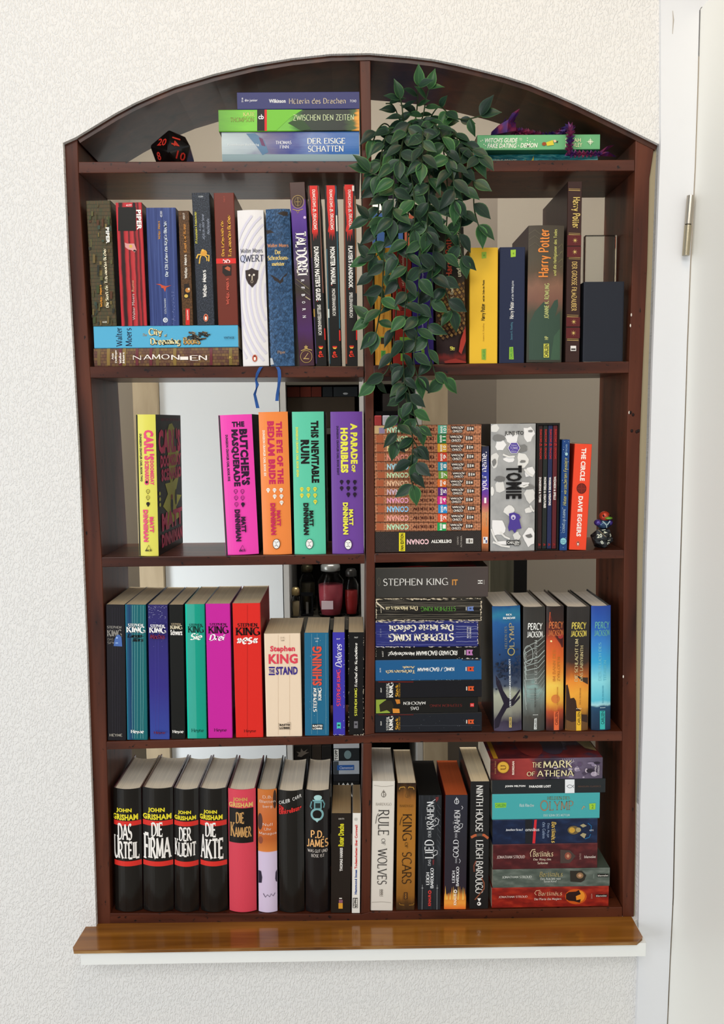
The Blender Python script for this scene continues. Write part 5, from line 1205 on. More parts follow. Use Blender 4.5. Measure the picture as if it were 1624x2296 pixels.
f.ell(1057, 882, 51, 53, '#5c1a14', 'emblem_print'); 
for r in (40, 28, 16): f.ring(1057, 882, r, r + 1, 4, '#a03424', 'emblem_print')
f.line([(1010, 882), (1104, 882)], 4, '#a03424', 'emblem_print'); f.line([(1057, 834), (1057, 930)], 4, '#a03424', 'emblem_print'); penguin(f, 1020, 1437, 17, 26, '#b03c28')

# ================================================================== row D left
G_D = 'upright novels on the fourth shelf, left'
zoom(220, 1260, 5.075)
def king(label, cor, spine, cover, depth=.152, **k): return book('paperback_book', label, cor, 'D', depth=depth, group=G_D, spine=spine, cover=cover, page='#c8b799', **k)
k1 = king('black paperback with grey lettering and a blue bell shape, leftmost on the fourth shelf', [(72, 488), (300, 488), (310, 2036), (100, 2036)], '#17141a', '#141217')
f = k1.f; creases(f, (165, 195, 225, 250), 520, 1990, '#34303a', 3)
f.text('STEPHEN', (102, 730, 270, 762), 0, '#8e8a84', 'serifb', 'author_name'); f.text('KING', (100, 770, 274, 860), 0, '#8e8a84', 'serifb', 'author_name'); f.text('DAS', (105, 868, 176, 900), 0, '#6f6a64', 'serifb', 'title'); f.text('SPIEL', (105, 908, 236, 938), 0, '#6f6a64', 'serifb', 'title')
f.poly([(178, 960), (190, 880), (215, 835), (245, 830), (270, 860), (278, 965)], '#4a6cb0', 'picture_print'); f.ell(216, 866, 12, 10, '#9cbcf0', 'picture_print'); f.ell(215, 925, 18, 8, '#8cacdc', 'picture_print'); f.text('HEYNE', (128, 1958, 278, 1992), 0, '#9c968c', 'serifb', 'publisher_mark')
k2 = king('teal and navy creased paperback with white name, second on the fourth shelf', [(307, 488), (545, 488), (567, 2046), (332, 2046)], ramp_mat('u', [(0, '#3aa8c0'), (.04, '#1a5c7c'), (.2, '#123a64'), (.4, '#13606c'), (1, '#0c6468')], noise=.06, ns=(3, 3)), '#123a64')
f = k2.f; creases(f, (388, 418, 448, 488, 515), 495, 2030, '#7cb8b8', 3.5, 2)
f.text('STEPHEN', (340, 706, 516, 740), 0, '#eef2f0', 'serifb', 'author_name'); f.text('KING', (318, 738, 540, 816), 0, '#f4f6f4', 'serifb', 'author_name'); f.text('Lango-', (330, 826, 520, 880), 0, '#0c1014', 'serifb', 'title', .25); f.text('liers', (390, 872, 520, 916), 0, '#0c1014', 'serifb', 'title', .25); f.text('Heyne', (372, 1930, 525, 1978), 0, '#eef2f0', 'serifb', 'publisher_mark')
k3 = king('indigo paperback with white scratches at its head, third on the fourth shelf', [(560, 488), (795, 488), (815, 2036), (592, 2036)], ramp_mat('v', [(0, '#34489c'), (.4, '#332c84'), (1, '#2c2866')], noise=.1, ns=(6, 2)), '#221e52')
f = k3.f; creases(f, (655, 690), 700, 2000, '#4c46a0', 3); worn(f, (575, 500, 785, 640), 44, '#9c9cc4', (12, 4)); worn(f, (590, 640, 790, 970), 20, '#7c7cb0', (6, 3))
f.text('STEPHEN', (600, 708, 762, 742), 0, '#f2f0f4', 'serifb', 'author_name'); f.text('KING', (585, 738, 782, 812), 0, '#f6f4f6', 'serifb', 'author_name'); f.text('Nachts', (592, 820, 770, 876), 0, '#7c1c34', 'serifb', 'title', .2); f.text('Heyne', (640, 1935, 775, 1968), 0, '#6c1c34', 'serifb', 'publisher_mark')
k4 = king('narrow black paperback with cream author name, fourth on the fourth shelf', [(803, 488), (970, 486), (995, 2032), (832, 2033)], '#141513', '#100f10')
f = k4.f
f.text('STEPHEN', (832, 698, 942, 725), 0, '#a8987c', 'serifb', 'author_name'); f.text('KING', (818, 724, 962, 772), 0, '#e0d4b4', 'serifb', 'author_name'); f.text('Schwarz', (822, 776, 962, 838), 0, '#f2eeea', 'h', 'title', -.1); f.text('Heyne', (845, 1930, 976, 1972), 0, '#f0ece6', 'serifb', 'publisher_mark')
k5 = king('sea green paperback with white italic title, fifth on the fourth shelf', [(988, 484), (1215, 479), (1240, 2032), (1018, 2046)], ramp_mat('u', [(0, '#10e0c0'), (.06, '#0cbca0'), (.12, '#3cac9c'), (.46, '#3aa896'), (.5, '#0a9c86'), (1, '#0a947c')], noise=.01), '#0a7c6a')
f = k5.f
f.text('STEPHEN', (1035, 708, 1186, 736), 0, '#0c4840', 'serifb', 'author_name'); f.text('KING', (1020, 734, 1206, 816), 0, '#0c4038', 'serifb', 'author_name'); f.text('Sie', (1046, 816, 1190, 898), 0, '#eef6ee', 'serifb', 'title', .25); f.text('Heyne', (1062, 1925, 1206, 1974), 0, '#0c5c50', 'serif', 'publisher_mark')
k6 = king('magenta paperback with white title, sixth on the fourth shelf', [(1222, 477), (1502, 475), (1535, 2014), (1252, 2020)], '#c8249e', '#7c1464')
f = k6.f
f.text('STEPHEN', (1268, 698, 1462, 728), 0, '#4c0c3c', 'serifb', 'author_name'); f.text('KING', (1250, 730, 1488, 822), 0, '#340828', 'serifb', 'author_name'); f.text('Drei', (1256, 822, 1450, 902), 0, '#fbf0f8', 'serifb', 'title', .25); f.text('Heyne', (1320, 1908, 1466, 1952), 0, '#5c1048', 'serif', 'publisher_mark')
zoom(500, 1260, 4.777)
k7 = king('bright red thick paperback with white title in angle marks', [(108, 442), (410, 441), (435, 1884), (138, 1886)], '#de2a22', '#8c1c1a')
f = k7.f; creases(f, (262,), 460, 1870, '#b01c18', 4, 1)
f.text('STEPHEN', (155, 655, 372, 696), 0, '#3c0c0a', 'serifb', 'author_name'); f.text('KING', (132, 698, 402, 792), 0, '#260806', 'serifb', 'author_name'); f.text('»es«', (146, 806, 380, 884), 0, '#fbf2ee', 'serifb', 'title', .15); f.text('Heyne', (225, 1800, 356, 1838), 0, '#7c1410', 'serif', 'publisher_mark')
k8 = king('thick cream paperback with pink and purple lettering', [(440, 766), (824, 766), (856, 1872), (460, 1878)], '#ecd6bc', '#b8a48c', depth=.115)
f = k8.f; creases(f, (592, 716), 780, 1860, '#dcc4a8', 4, 1)
f.text('13 411', (618, 802, 662, 816), 0, '#8c7c6c', 's', 'publisher_mark'); f.line([(612, 824), (668, 824)], 2, '#a89884'); f.text('1680', (622, 834, 660, 848), 0, '#8c7c6c', 's', 'publisher_mark')
f.text('Stephen', (505, 898, 774, 976), 0, '#de4456', 'h', 'author_name'); f.text('KING', (488, 986, 803, 1092), 0, '#de4456', 'h', 'author_name'); f.text('THE', (492, 1150, 553, 1190), 0, '#3c2c86', 'h', 'title'); f.rect((490, 1124, 555, 1140), '#3c2c86', 'title_bar'); f.rect((490, 1198, 556, 1214), '#3c2c86', 'title_bar'); f.text('STAND', (567, 1122, 803, 1210), 0, '#3c2c86', 'h', 'title')
f.line([(598, 1730), (598, 1796), (728, 1796), (728, 1724), (688, 1724)], 3, '#6c6050', 'publisher_mark'); f.text('BASTEI', (608, 1738, 718, 1760), 0, '#2c2620', 'h', 'publisher_mark'); f.text('LÜBBE', (608, 1766, 718, 1792), 0, '#2c2620', 'h', 'publisher_mark')
k9 = king('steel blue creased paperback with red sideways title', [(866, 763), (1140, 757), (1135, 1862), (882, 1868)], '#22688c', '#173c50', depth=.115)
f = k9.f; creases(f, (950, 1012, 1105), 770, 1850, '#6c9cb0', 3.5, 2); worn(f, (870, 770, 1130, 1850), 14, '#8cb0bc', (4, 6))
f.text('13 008', (982, 812, 1030, 826), 0, '#d8e0e4', 's', 'publisher_mark'); f.text('680', (992, 842, 1020, 856), 0, '#d8e0e4', 's', 'publisher_mark'); f.text('SHINING', (958, 906, 1060, 1326), 90, '#e0523e', 'h', 'title'); f.text('STEPHEN', (966, 1350, 1008, 1608), 90, '#f2f0ea', 'serifb', 'author_name'); f.text('KING', (1018, 1346, 1060, 1486), 90, '#f2f0ea', 'serifb', 'author_name')
f.rect((955, 1740, 1072, 1798), '#141816', 'publisher_panel'); f.text('BASTEI', (962, 1746, 1066, 1768), 0, '#eeece6', 'h', 'publisher_mark'); f.text('LÜBBE', (962, 1772, 1066, 1796), 0, '#eeece6', 'h', 'publisher_mark')
k10 = king('violet blue paperback with white italic and pink sideways lettering', [(1172, 756), (1308, 753), (1312, 1856), (1180, 1858)], '#3c36a8', '#17142e', depth=.115)
f = k10.f
f.text('8047', (1216, 818, 1258, 832), 0, '#e8e6f4', 's', 'publisher_mark'); f.text('Dolores', (1202, 876, 1276, 1136), 90, '#eceaf6', 'serif', 'title', .3); f.text('STEPHEN KING', (1216, 1150, 1264, 1546), 90, '#e24668', 'serifb', 'author_name')
f.poly([(1220, 1720), (1264, 1720), (1264, 1790), (1242, 1780), (1220, 1790)], '#46c4b8', 'publisher_panel'); f.ell(1242, 1750, 15, 10, '#1c4c4c', 'publisher_mark'); worn(f, (1296, 770, 1308, 1850), 16, '#d8d0d8', (4, 6)); worn(f, (1178, 1844, 1310, 1856), 10, '#e0d8d0', (10, 4))
k11 = king('worn black paperback with yellow and white sideways lettering beside the divider', [(1336, 756), (1519, 754), (1510, 1840), (1346, 1843)], '#121112', '#0e0d0e', depth=.115)
f = k11.f
f.text('7627', (1406, 802, 1448, 816), 0, '#e8e6e0', 's', 'publisher_mark'); f.text('Friedhof der Kuscheltiere', (1410, 868, 1442, 1332), 90, '#f0eee8', 'serifb', 'title'); f.text('STEPHEN KING', (1408, 1346, 1440, 1642), 90, '#d8d84c', 'serifb', 'author_name')
f.rect((1404, 1698, 1446, 1772), '#6c6a70', 'publisher_panel'); f.ell(1425, 1730, 14, 10, '#2c2a30', 'publisher_mark'); worn(f, (1340, 770, 1348, 1830), 26, '#c8bca8', (3, 10)); worn(f, (1502, 770, 1514, 1830), 26, '#c8bca8', (3, 10)); worn(f, (1350, 1826, 1505, 1838), 16, '#c8bca8', (10, 4))

# row D: lying stack
G_S = 'novels lying in the fourth shelf stack'
zoom(820, 1240, 5.217)
def lying(label, cor, base, spine, cover, depth=.118, hard=False, page='#c4b294', sh='D', grp=G_S, **k):
    return book('paperback_book' if not hard else 'hardcover_book', label, cor, sh, depth=depth, flat=True, base=base, spine=spine, cover=cover, page=page, group=grp, hard=hard, **k)
s1 = lying('blue black paperback with sideways gold title, lowest of the lying novels', [(107, 1875), (1355, 1867), (1355, 2090), (107, 2097)], None, '#1b1e25', '#16181c')
s2 = lying('black paperback with green and orange forest picture, second from below of the lying novels', [(105, 1700), (1310, 1682), (1308, 1860), (105, 1870)], s1.top, '#171614', '#141312')
s3 = lying('black paperback with sideways gold title above the forest picture book', [(107, 1495), (1355, 1480), (1352, 1670), (107, 1690)], s2.top, '#15151a', '#121214')
s4 = lying('blue paperback with upside down white and cream lettering among the lying novels', [(110, 1252), (1352, 1237), (1352, 1466), (110, 1480)], s3.top, '#1f5a8c', '#173f60')
s5 = lying('thin black paperback with pink publisher label among the lying novels', [(110, 1100), (1330, 1094), (1335, 1204), (112, 1210)], s4.top, '#131212', '#100f0f')
s6 = lying('scuffed dark blue paperback with large upside down cream lettering', [(107, 795), (1303, 787), (1315, 1084), (107, 1090)], s5.top, ramp_mat('n', [(0, '#20245c'), (.6, '#2a2f74'), (.8, '#343a84'), (1, '#8c90b4')], ns=(3, 40), detail=4), '#1c2050')
s7 = lying('badly worn black paperback with green upside down author name', [(112, 520), (1350, 517), (1350, 772), (115, 778)], s6.top, ramp_mat('n', [(0, '#14120f'), (.6, '#1f1c18'), (.78, '#3a3630'), (1, '#9c9484')], ns=(3, 50), detail=5), '#191714')
s8 = lying('large dark grey hardcover with white serif name and orange title, topmost of the lying novels', [(115, 165), (1428, 162), (1435, 500), (115, 512)], s7.top, ramp_mat('u', [(0, '#34332f'), (.5, '#423e3b'), (1, '#4c423f')], noise=.03), '#141211', depth=.15, page='#c9c0ac')
def heyne_badge(f, x, y, col, w=72, h=50):
    f.poly([(x, y), (x + w, y), (x + w - 12, y + h / 2), (x + w, y + h), (x, y + h)], col, 'publisher_panel'); f.ell(x + w * .45, y + h / 2, 9, 12, '#2a1c18', 'publisher_mark'); f.rect((x - 22, y + 4, x - 10, y + h - 4), '#d8d4cc', 'publisher_mark')
for s_, yy in ((s1, 1905), (s3, 1510)):
    f = s_.f
    f.text('8269', (174, yy + 60, 188, yy + 110), 90, '#e4e2dc', 'b', 'publisher_mark'); f.text('STEPHEN', (242, yy + 14, 266, yy + 168), 90, '#f0eee8', 'serif', 'author_name'); f.text('KING', (268, yy - 2, 326, yy + 168), 90, '#f4f2ec', 'serifb', 'author_name'); f.text('Stark', (346, yy + 20, 384, yy + 158), 90, '#d8a02c', 'serifb', 'title'); f.text('THE DARK HALF', (388, yy + 6, 406, yy + 166), 90, '#b8861f', 's', 'subtitle')
    heyne_badge(f, 1198, yy + 40, '#d8582c')
f = s1.f; hcreases(f, (2015,), 400, 1340, '#4a4e56', 3, 4); worn(f, (600, 1900, 1300, 2060), 12, '#5c6068', (8, 4)); f.rect((150, 1880, 560, 1890), '#5c1c18', 'edge_print')
s3.f.rect((150, 1498, 560, 1508), '#6c1a16', 'edge_print')
f = s2.f
f.poly([(122, 1712), (240, 1708), (225, 1760), (190, 1790), (220, 1820), (290, 1790), (285, 1862), (122, 1866)], '#8ca03c', 'picture_print'); f.poly([(160, 1770), (230, 1720), (300, 1720), (330, 1780), (300, 1860), (250, 1830), (170, 1850)], '#2a2416', 'picture_print'); f.poly([(345, 1708), (400, 1708), (405, 1755), (365, 1760)], '#c87c2c', 'picture_print'); f.poly([(315, 1810), (395, 1815), (400, 1862), (320, 1862)], '#d88c34', 'picture_print')
f.text('MÄDCHEN', (440, 1732, 704, 1774), 180, '#e8e6e0', 'serif', 'title'); f.text('DAS', (526, 1790, 622, 1828), 180, '#e8e6e0', 'serif', 'title'); f.text('STEPHEN KING', (750, 1760, 1128, 1792), 180, '#6c2824', 'serif', 'author_name'); f.rect((1224, 1750, 1268, 1790), '#d83c3a', 'publisher_panel'); f.text('Heyne', (1230, 1762, 1262, 1778), 180, '#f4e4e0', 's', 'publisher_mark')
f = s4.f
f.text('8690', (164, 1336, 180, 1384), 90, '#d4dce4', 's', 'publisher_mark'); f.text('Amok', (428, 1314, 578, 1344), 180, '#d8c49c', 'serifb', 'title'); f.text('Todesmarsch', (234, 1356, 578, 1398), 180, '#d8c49c', 'serifb', 'title'); f.text('KING / BACHMAN', (606, 1326, 1040, 1374), 180, '#e8ecee', 'serifb', 'author_name'); heyne_badge(f, 1192, 1320, '#d8502c', 78)
f.rect((1130, 1238, 1340, 1250), '#2c1c18', 'edge_print'); worn(f, (112, 1460, 1345, 1468), 20, '#7ca0b8', (12, 3))
f = s5.f
f.text('Menschenjagd', (262, 1132, 576, 1176), 180, '#eceae4', 'serifb', 'title'); f.text('RICHARD BACHMAN', (590, 1126, 1076, 1170), 180, '#eceae4', 'serifb', 'author_name'); heyne_badge(f, 1180, 1118, '#b878b0', 76, 48); f.text('6687', (192, 1132, 210, 1184), 90, '#c8c4bc', 's', 'publisher_mark'); worn(f, (1060, 1188, 1330, 1200), 16, '#d0c8b8', (16, 5)); worn(f, (116, 1110, 130, 1200), 8, '#8c8478', (5, 6))
f = s6.f
f.text('Das letzte Gefecht', (272, 832, 1034, 912), 180, '#ece6d4', 'serifb', 'title'); f.text('STEPHEN KING', (270, 930, 1034, 1022), 180, '#f0ead8', 'serifb', 'author_name'); f.text('BASTEI', (1186, 860, 1206, 985), 90, '#c8c8cc', 'b', 'publisher_mark'); f.text('LÜBBE', (1212, 860, 1234, 985), 90, '#c8c8cc', 'b', 'publisher_mark'); f.text('13 213', (168, 880, 184, 970), 90, '#8c90b0', 's', 'publisher_mark')
for yy in (802, 1076): worn(f, (112, yy - 6, 1310, yy + 4), 60, '#d4ccc0', (26, 5))
for xx in (112, 1305): worn(f, (xx - 6, 800, xx + 4, 1076), 22, '#d4ccc0', (5, 14))
hcreases(f, (838, 866, 905, 950, 1004), 1050, 1296, '#a4a8c4', 3, 4); hcreases(f, (925, 1040), 130, 1296, '#7478a8', 2.5, 4)
f = s7.f
f.text('Das Monstrum', (234, 612, 614, 664), 180, '#d8cba4', 'serifb', 'title'); f.text('STEPHEN KING', (646, 616, 1056, 668), 180, '#5c9c3c', 'serif', 'author_name'); f.poly([(1192, 616), (1266, 612), (1256, 638), (1268, 664), (1192, 664)], '#6c84c0', 'publisher_panel'); f.ell(1226, 638, 14, 10, '#3a4668', 'publisher_mark'); f.rect((1172, 620, 1184, 658), '#b8b4ac', 'publisher_mark')
for yy in (530, 762): worn(f, (118, yy - 8, 1345, yy + 8), 70, '#d4c6ac', (34, 7))
for xx in (122, 1340): worn(f, (xx - 8, 530, xx + 8, 765), 26, '#d4c6ac', (9, 16))
hcreases(f, (556, 570, 586, 600, 690, 712, 735), 130, 1335, '#8c8474', 2.6, 5); f.line([(122, 550), (170, 590), (216, 628)], 12, '#dccfb8', 'worn_patch'); f.line([(130, 570), (175, 600), (180, 670)], 6, '#c8bca4', 'worn_patch')
f = s8.f
f.text('STEPHEN KING', (208, 288, 966, 370), 0, '#e6e4df', 'light', 'author_name'); f.text('IT', (1012, 300, 1078, 366), 0, '#c88a44', 'h', 'title'); f.ring(156, 328, 17, 46, 3, '#6c6656', 'printed_mark'); f.text('H', (1312, 306, 1372, 352), 90, '#e6e4df', 'serifb', 'publisher_mark'); f.line([(1386, 304), (1386, 356)], 3, '#c8c4be', 'publisher_mark')
g = s8.fr; g.poly([(.2, .98), (.4, .9), (.5, .98)], '#8c1c1c', 'cover_print'); g.poly([(.65, .98), (.72, .3), (.88, .3), (.9, .98)], '#5c1414', 'cover_print')

# row D right: five hardcovers
G_P = 'glossy picture spine hardcovers on the fourth shelf, right'
zoom(1070, 1240, 4.511)
def perc(label, cor, spine, cover, **k): return book('hardcover_book', label, cor, 'D', depth=.143, hard=True, bulge=.004, covert=.0016, group=G_P, spine=spine, cover=cover, page='#f0e8da', coat=.2, **k)
p1 = perc('blue hardcover with dark twisted tree silhouette, left of four similar spines', [(150, 545), (447, 538), (454, 1796), (178, 1800)], ramp_mat('v', [(0, '#4a4258'), (.07, '#3c3446'), (.16, '#8c8c80'), (.3, '#a8ac98'), (.36, '#4a5468'), (.5, '#243a5c'), (.72, '#1f4a80'), (.86, '#245a98'), (.93, '#2c7a9c'), (1, '#1d4c84')], noise=.12, ns=(2, 5), detail=5), '#16202c')
f = p1.f
f.poly([(180, 1690), (230, 1600), (270, 1520), (230, 1420), (195, 1330), (160 + 30, 1240), (235, 1300), (265, 1390), (310, 1460), (350, 1480), (440, 1380), (440, 1400), (380, 1500), (440, 1440), (440, 1470), (370, 1540), (300, 1570), (250, 1660), (220, 1760), (180, 1780)], '#221c2c', 'tree_print')
random.seed(4)
for i in range(60): f.ell(random.gauss(240, 50), random.gauss(1180, 60), random.uniform(6, 16), random.uniform(6, 14), random.choice(['#1c2436', '#232c40', '#2a344c']), 'leaf_print', 7)
for i in range(30): f.ell(random.uniform(330, 440), random.gauss(1180, 90), random.uniform(8, 20), random.uniform(8, 16), random.choice(['#28344c', '#2c3850']), 'leaf_print', 7)
f.text('RICK', (286, 608, 350, 628), 0, '#e4e8e4', 'serifb', 'author_name'); f.text('RIORDAN', (256, 640, 382, 664), 0, '#e4e8e4', 'serifb', 'author_name'); f.text('HELDEN DES', (272, 736, 298, 960), 90, '#7c7c68', 'serif', 'title'); f.text('LYMP', (318, 700, 372, 945), 90, '#a89a70', 'serif', 'title'); f.ring(340, 988, 38, 40, 9, '#b8a458', 'title_ring')
f.text('DER VERSCHWUNDENE HALBGOTT', (318, 1062, 336, 1540), 90, '#d8dce0', 'serifb', 'subtitle'); f.rect((318, 1644, 345, 1748), '#c8b06c', 'publisher_panel'); f.text('CARLSEN', (322, 1652, 341, 1740), 90, '#3c3428', 'b', 'publisher_mark')
def pj(f, cx, y, col):
    f.text('PERCY', (cx - 72, y, cx + 80, y + 74), 0, col, 'fanb', 'series_name', .08); f.text('JACKSON', (cx - 80, y + 84, cx + 82, y + 150), 0, col, 'fanb', 'series_name', .04)
p2 = perc('dark grey hardcover with pale swirling hair and white series lettering', [(470, 548), (697, 546), (690, 1802), (466, 1806)], ramp_mat('v', [(0, '#3c3c3a'), (.1, '#46443f'), (.22, '#6c7470'), (.34, '#8ca8a4'), (.4, '#6c7470'), (.52, '#4a4844'), (.7, '#3c3a37'), (1, '#34322f')], noise=.25, ns=(2.5, 4), detail=6), '#1c1a18')
f = p2.f
for i in range(12):
    y = 900 + i * 50; f.line([(690, y - 60), (620, y - 10 + i * 4), (540, y + 30), (482, y + 80 - i * 6), (500, y + 140)], random.uniform(4, 10), random.choice(['#8c9490', '#a8b4b0', '#6a6a66', '#9ca8a4']), 'hair_print')
f.ring(520, 1030, 48, 95, 7, '#a4acA8'.lower(), 'hair_print')
pj(f, 585, 706, '#f0f0ec'); f.text('DIE LETZTE GÖTTIN', (576, 880, 608, 1322), 90, '#b4bab6', 'serif', 'title'); f.text('RICK RIORDAN', (580, 1362, 596, 1560), 90, '#4c4c48', 'serif', 'author_name'); f.poly([(578, 1676), (604, 1670), (604, 1784), (574, 1784)], '#d8dcda', 'publisher_panel'); f.text('CARLSEN', (582, 1684, 600, 1776), 90, '#34322f', 'b', 'publisher_mark'); f.text('....', (564, 1632, 616, 1640), 0, '#d8dcda', 'b', 'publisher_mark')
p3 = perc('flaming orange and yellow hardcover with dim orange series lettering', [(704, 543), (886, 540), (880, 1805), (702, 1806)], ramp_mat('v', [(0, '#3a1c1c'), (.08, '#6a2a20'), (.16, '#b8502c'), (.24, '#f0b040'), (.36, '#f4cc58'), (.46, '#f09c3c'), (.6, '#e06c2c'), (.72, '#c8542c'), (.8, '#6c2c20'), (.88, '#382420'), (1, '#2c2422')], noise=.1, ns=(2, 5), detail=5), '#2a1612')
f = p3.f
f.poly([(880, 780), (840, 830), (790, 830), (776, 790), (800, 850), (850, 910), (878, 960)], '#4a1c1a', 'shadow_print'); f.ell(850, 845, 30, 26, '#a83430', 'shadow_print'); f.line([(745, 640), (760, 700), (775, 760), (800, 850), (850, 920), (870, 960)], 12, '#5c2420', 'shadow_print'); f.line([(740, 600), (735, 680), (760, 740)], 10, '#b04c2c', 'shadow_print'); f.ell(795, 1480, 45, 44, '#d8803c', 'sun_print'); f.ell(750, 895, 10, 10, '#fce4a0', 'sun_print')
pj(f, 800, 694, '#c87040'); f.text('IM BANN DES', (764, 980, 794, 1302), 90, '#c07834', 'serif', 'title'); f.text('ZYKLOPEN', (812, 1052, 842, 1302), 90, '#b8742c', 'serif', 'title'); f.text('RICK RIORDAN', (806, 1360, 822, 1540), 90, '#c48434', 'serif', 'author_name')
f.rect((776, 1606, 830, 1796), '#e0683c', 'publisher_panel'); f.text('CARLSEN', (788, 1612, 820, 1744), 90, '#5c2018', 'b', 'publisher_mark')
p4 = perc('black and amber hardcover with rocky silhouette and yellow series lettering', [(905, 547), (1146, 542), (1128, 1806), (896, 1808)], ramp_mat('v', [(0, '#8c5c2c'), (.1, '#4c3018'), (.18, '#d89434'), (.3, '#f0a83c'), (.4, '#e88c34'), (.46, '#a85c28'), (.55, '#3c2c24'), (.7, '#2c2826'), (1, '#33302e')], noise=.14, ns=(2, 4), detail=5), '#1c1917')
f = p4.f
f.poly([(900, 1790), (900, 1350), (918, 1340), (930, 1390), (945, 1480), (980, 1470), (1000, 1500), (1010, 1570), (1050, 1600), (1062, 1640), (1122, 1650), (1122, 1790)], '#3a261c', 'rock_print'); f.poly([(1130, 1270), (1060, 1262), (1000, 1240), (1060, 1300), (1130, 1340)], '#3c2c22', 'rock_print'); f.poly([(905, 1700), (960, 1720), (1040, 1700), (1122, 1730), (1122, 1800), (905, 1800)], '#6c4a28', 'rock_print')
pj(f, 1030, 700, '#dcc85c'); f.text('DIE SCHLACHT UM', (988, 870, 1022, 1306), 90, '#d8c894', 'serif', 'title'); f.text('DAS LABYRINTH', (1042, 938, 1074, 1306), 90, '#d8c894', 'serif', 'title'); f.text('RICK RIORDAN', (1036, 1370, 1052, 1540), 90, '#a87434', 'serif', 'author_name')
f.rect((1002, 1606, 1054, 1808), '#f0bc34', 'publisher_panel'); f.text('CARLSEN', (1014, 1612, 1046, 1748), 90, '#3c2c14', 'b', 'publisher_mark'); f.text('....', (1002, 1576, 1056, 1584), 0, '#e8dcc0', 'b', 'publisher_mark')
p5 = perc('blue to turquoise hardcover with teal label, rightmost on the fourth shelf', [(1157, 542), (1363, 533), (1356, 1806), (1161, 1808)], ramp_mat('v', [(0, '#1c3048'), (.14, '#22405c'), (.19, '#244c6c'), (.205, '#a8dce4'), (.24, '#5cc0d8'), (.4, '#8cdce8'), (.55, '#3ca8d8'), (.7, '#3a84cc'), (.85, '#2c5cb0'), (1, '#28489c')], noise=.06, ns=(2, 6), detail=5), '#16242c')
f = p5.f
blob2 = [(1160, 1080), (1200, 1060), (1260, 1100), (1330, 1060), (1360, 1080), (1360, 1130), (1290, 1130), (1220, 1150), (1160, 1130)]
pj(f, 1266, 696, '#62a8a4'); f.text('DER FLUCH DES', (1228, 910, 1258, 1302), 90, '#78c4d4', 'serif', 'title'); f.text('TITANEN', (1280, 1090, 1310, 1302), 90, '#68c0d4', 'serif', 'title'); f.text('RICK RIORDAN', (1266, 1350, 1282, 1530), 90, '#4aa0b8', 'serif', 'author_name')
f.rect((1242, 1606, 1296, 1796), '#3cb4b0', 'publisher_panel'); f.text('CARLSEN', (1254, 1612, 1288, 1744), 90, '#14484c', 'b', 'publisher_mark'); f.text('....', (1244, 1570, 1298, 1578), 0, '#d0e4e8', 'b', 'publisher_mark')

# ================================================================== row E left
G_E = 'upright novels on the bottom shelf'
zoom(220, 1660, 5.075)
def gris(label, cor, t1, b1, t2, b2, author, bands, rest=None):
    bk = book('hardcover_book', label, cor, 'E', depth=.15, hard=True, bulge=.008, covert=.0022, group=G_E, spine='#141210', cover='#4c1420', page='#f4ead8', rough=.2, coat=.25)
    f = bk.f
    for y0, y1 in bands: f.rect((0, y0, 10, y1), '#d8322a', 'red_band', full='u', rough=.2)
    f.text('JOHN', author[0], 0, '#ecdc34', 'h', 'author_name', rough=.2); f.text('GRISHAM', author[1], 0, '#ecdc34', 'h', 'author_name', rough=.2)
    f.text(t1, b1, 0, '#f4f0ea', 'serifb', 'title', rough=.2)
    f.text(t2[0], (b2[0], b2[1], b2[0] + (b2[2] - b2[0]) * rest[0], b2[3]), 0, '#f4f0ea', 'serifb', 'title', rough=.2); f.text(t2[1:], (b2[0] + (b2[2] - b2[0]) * rest[1], b2[1] + rest[2], b2[2], b2[3]), 0, '#f4f0ea', 'serifb', 'title', rough=.2)
    return bk
gris('black jacketed hardcover with two red bands, leftmost on the bottom shelf', [(152, 566), (484, 560), (492, 1968), (184, 1968)], 'DAS', (214, 952, 388, 1152), 'URTEIL', (162, 1098, 464, 1368), ((198, 782, 382, 838), (152, 850, 450, 920)), ((926, 980), (1386, 1444)), (.25, .2, 62))
gris('black jacketed hardcover with two red bands, second on the bottom shelf', [(490, 562), (845, 550), (852, 1966), (506, 1968)], 'DIE', (600, 940, 734, 1108), 'FIRMA', (506, 1064, 832, 1368), ((562, 776, 758, 838), (498, 848, 830, 914)), ((918, 976), (1384, 1440)), (.2, .18, 44))
gris('black jacketed hardcover with two red bands, third on the bottom shelf', [(852, 567), (1135, 564), (1142, 1968), (862, 1970)], 'DER', (914, 996, 1068, 1160), 'KLIENT', (862, 1130, 1112, 1338), ((904, 808, 1058, 858), (858, 868, 1112, 918)), ((924, 978), (1384, 1442)), (.2, .18, 38))
gris('black jacketed hardcover with two red bands, fourth on the bottom shelf', [(1143, 566), (1458, 552), (1470, 1966), (1162, 1970)], 'DIE', (1212, 942, 1340, 1110), 'AKTE', (1156, 1082, 1424, 1366), ((1194, 800, 1354, 852), (1144, 856, 1416, 914)), ((924, 982), (1386, 1442)), (.25, .23, 40))
zoom(500, 1660, 4.777)
ka = book('hardcover_book', 'raspberry red hardcover with black label and gold lettering on the bottom shelf', [(46, 532), (350, 532), (358, 1866), (66, 1868)], 'E', depth=.15, hard=True, bulge=.007, covert=.0022, group=G_E, spine='#d64456', cover='#5c1420', page='#f4ead8', rough=.45)
f = ka.f
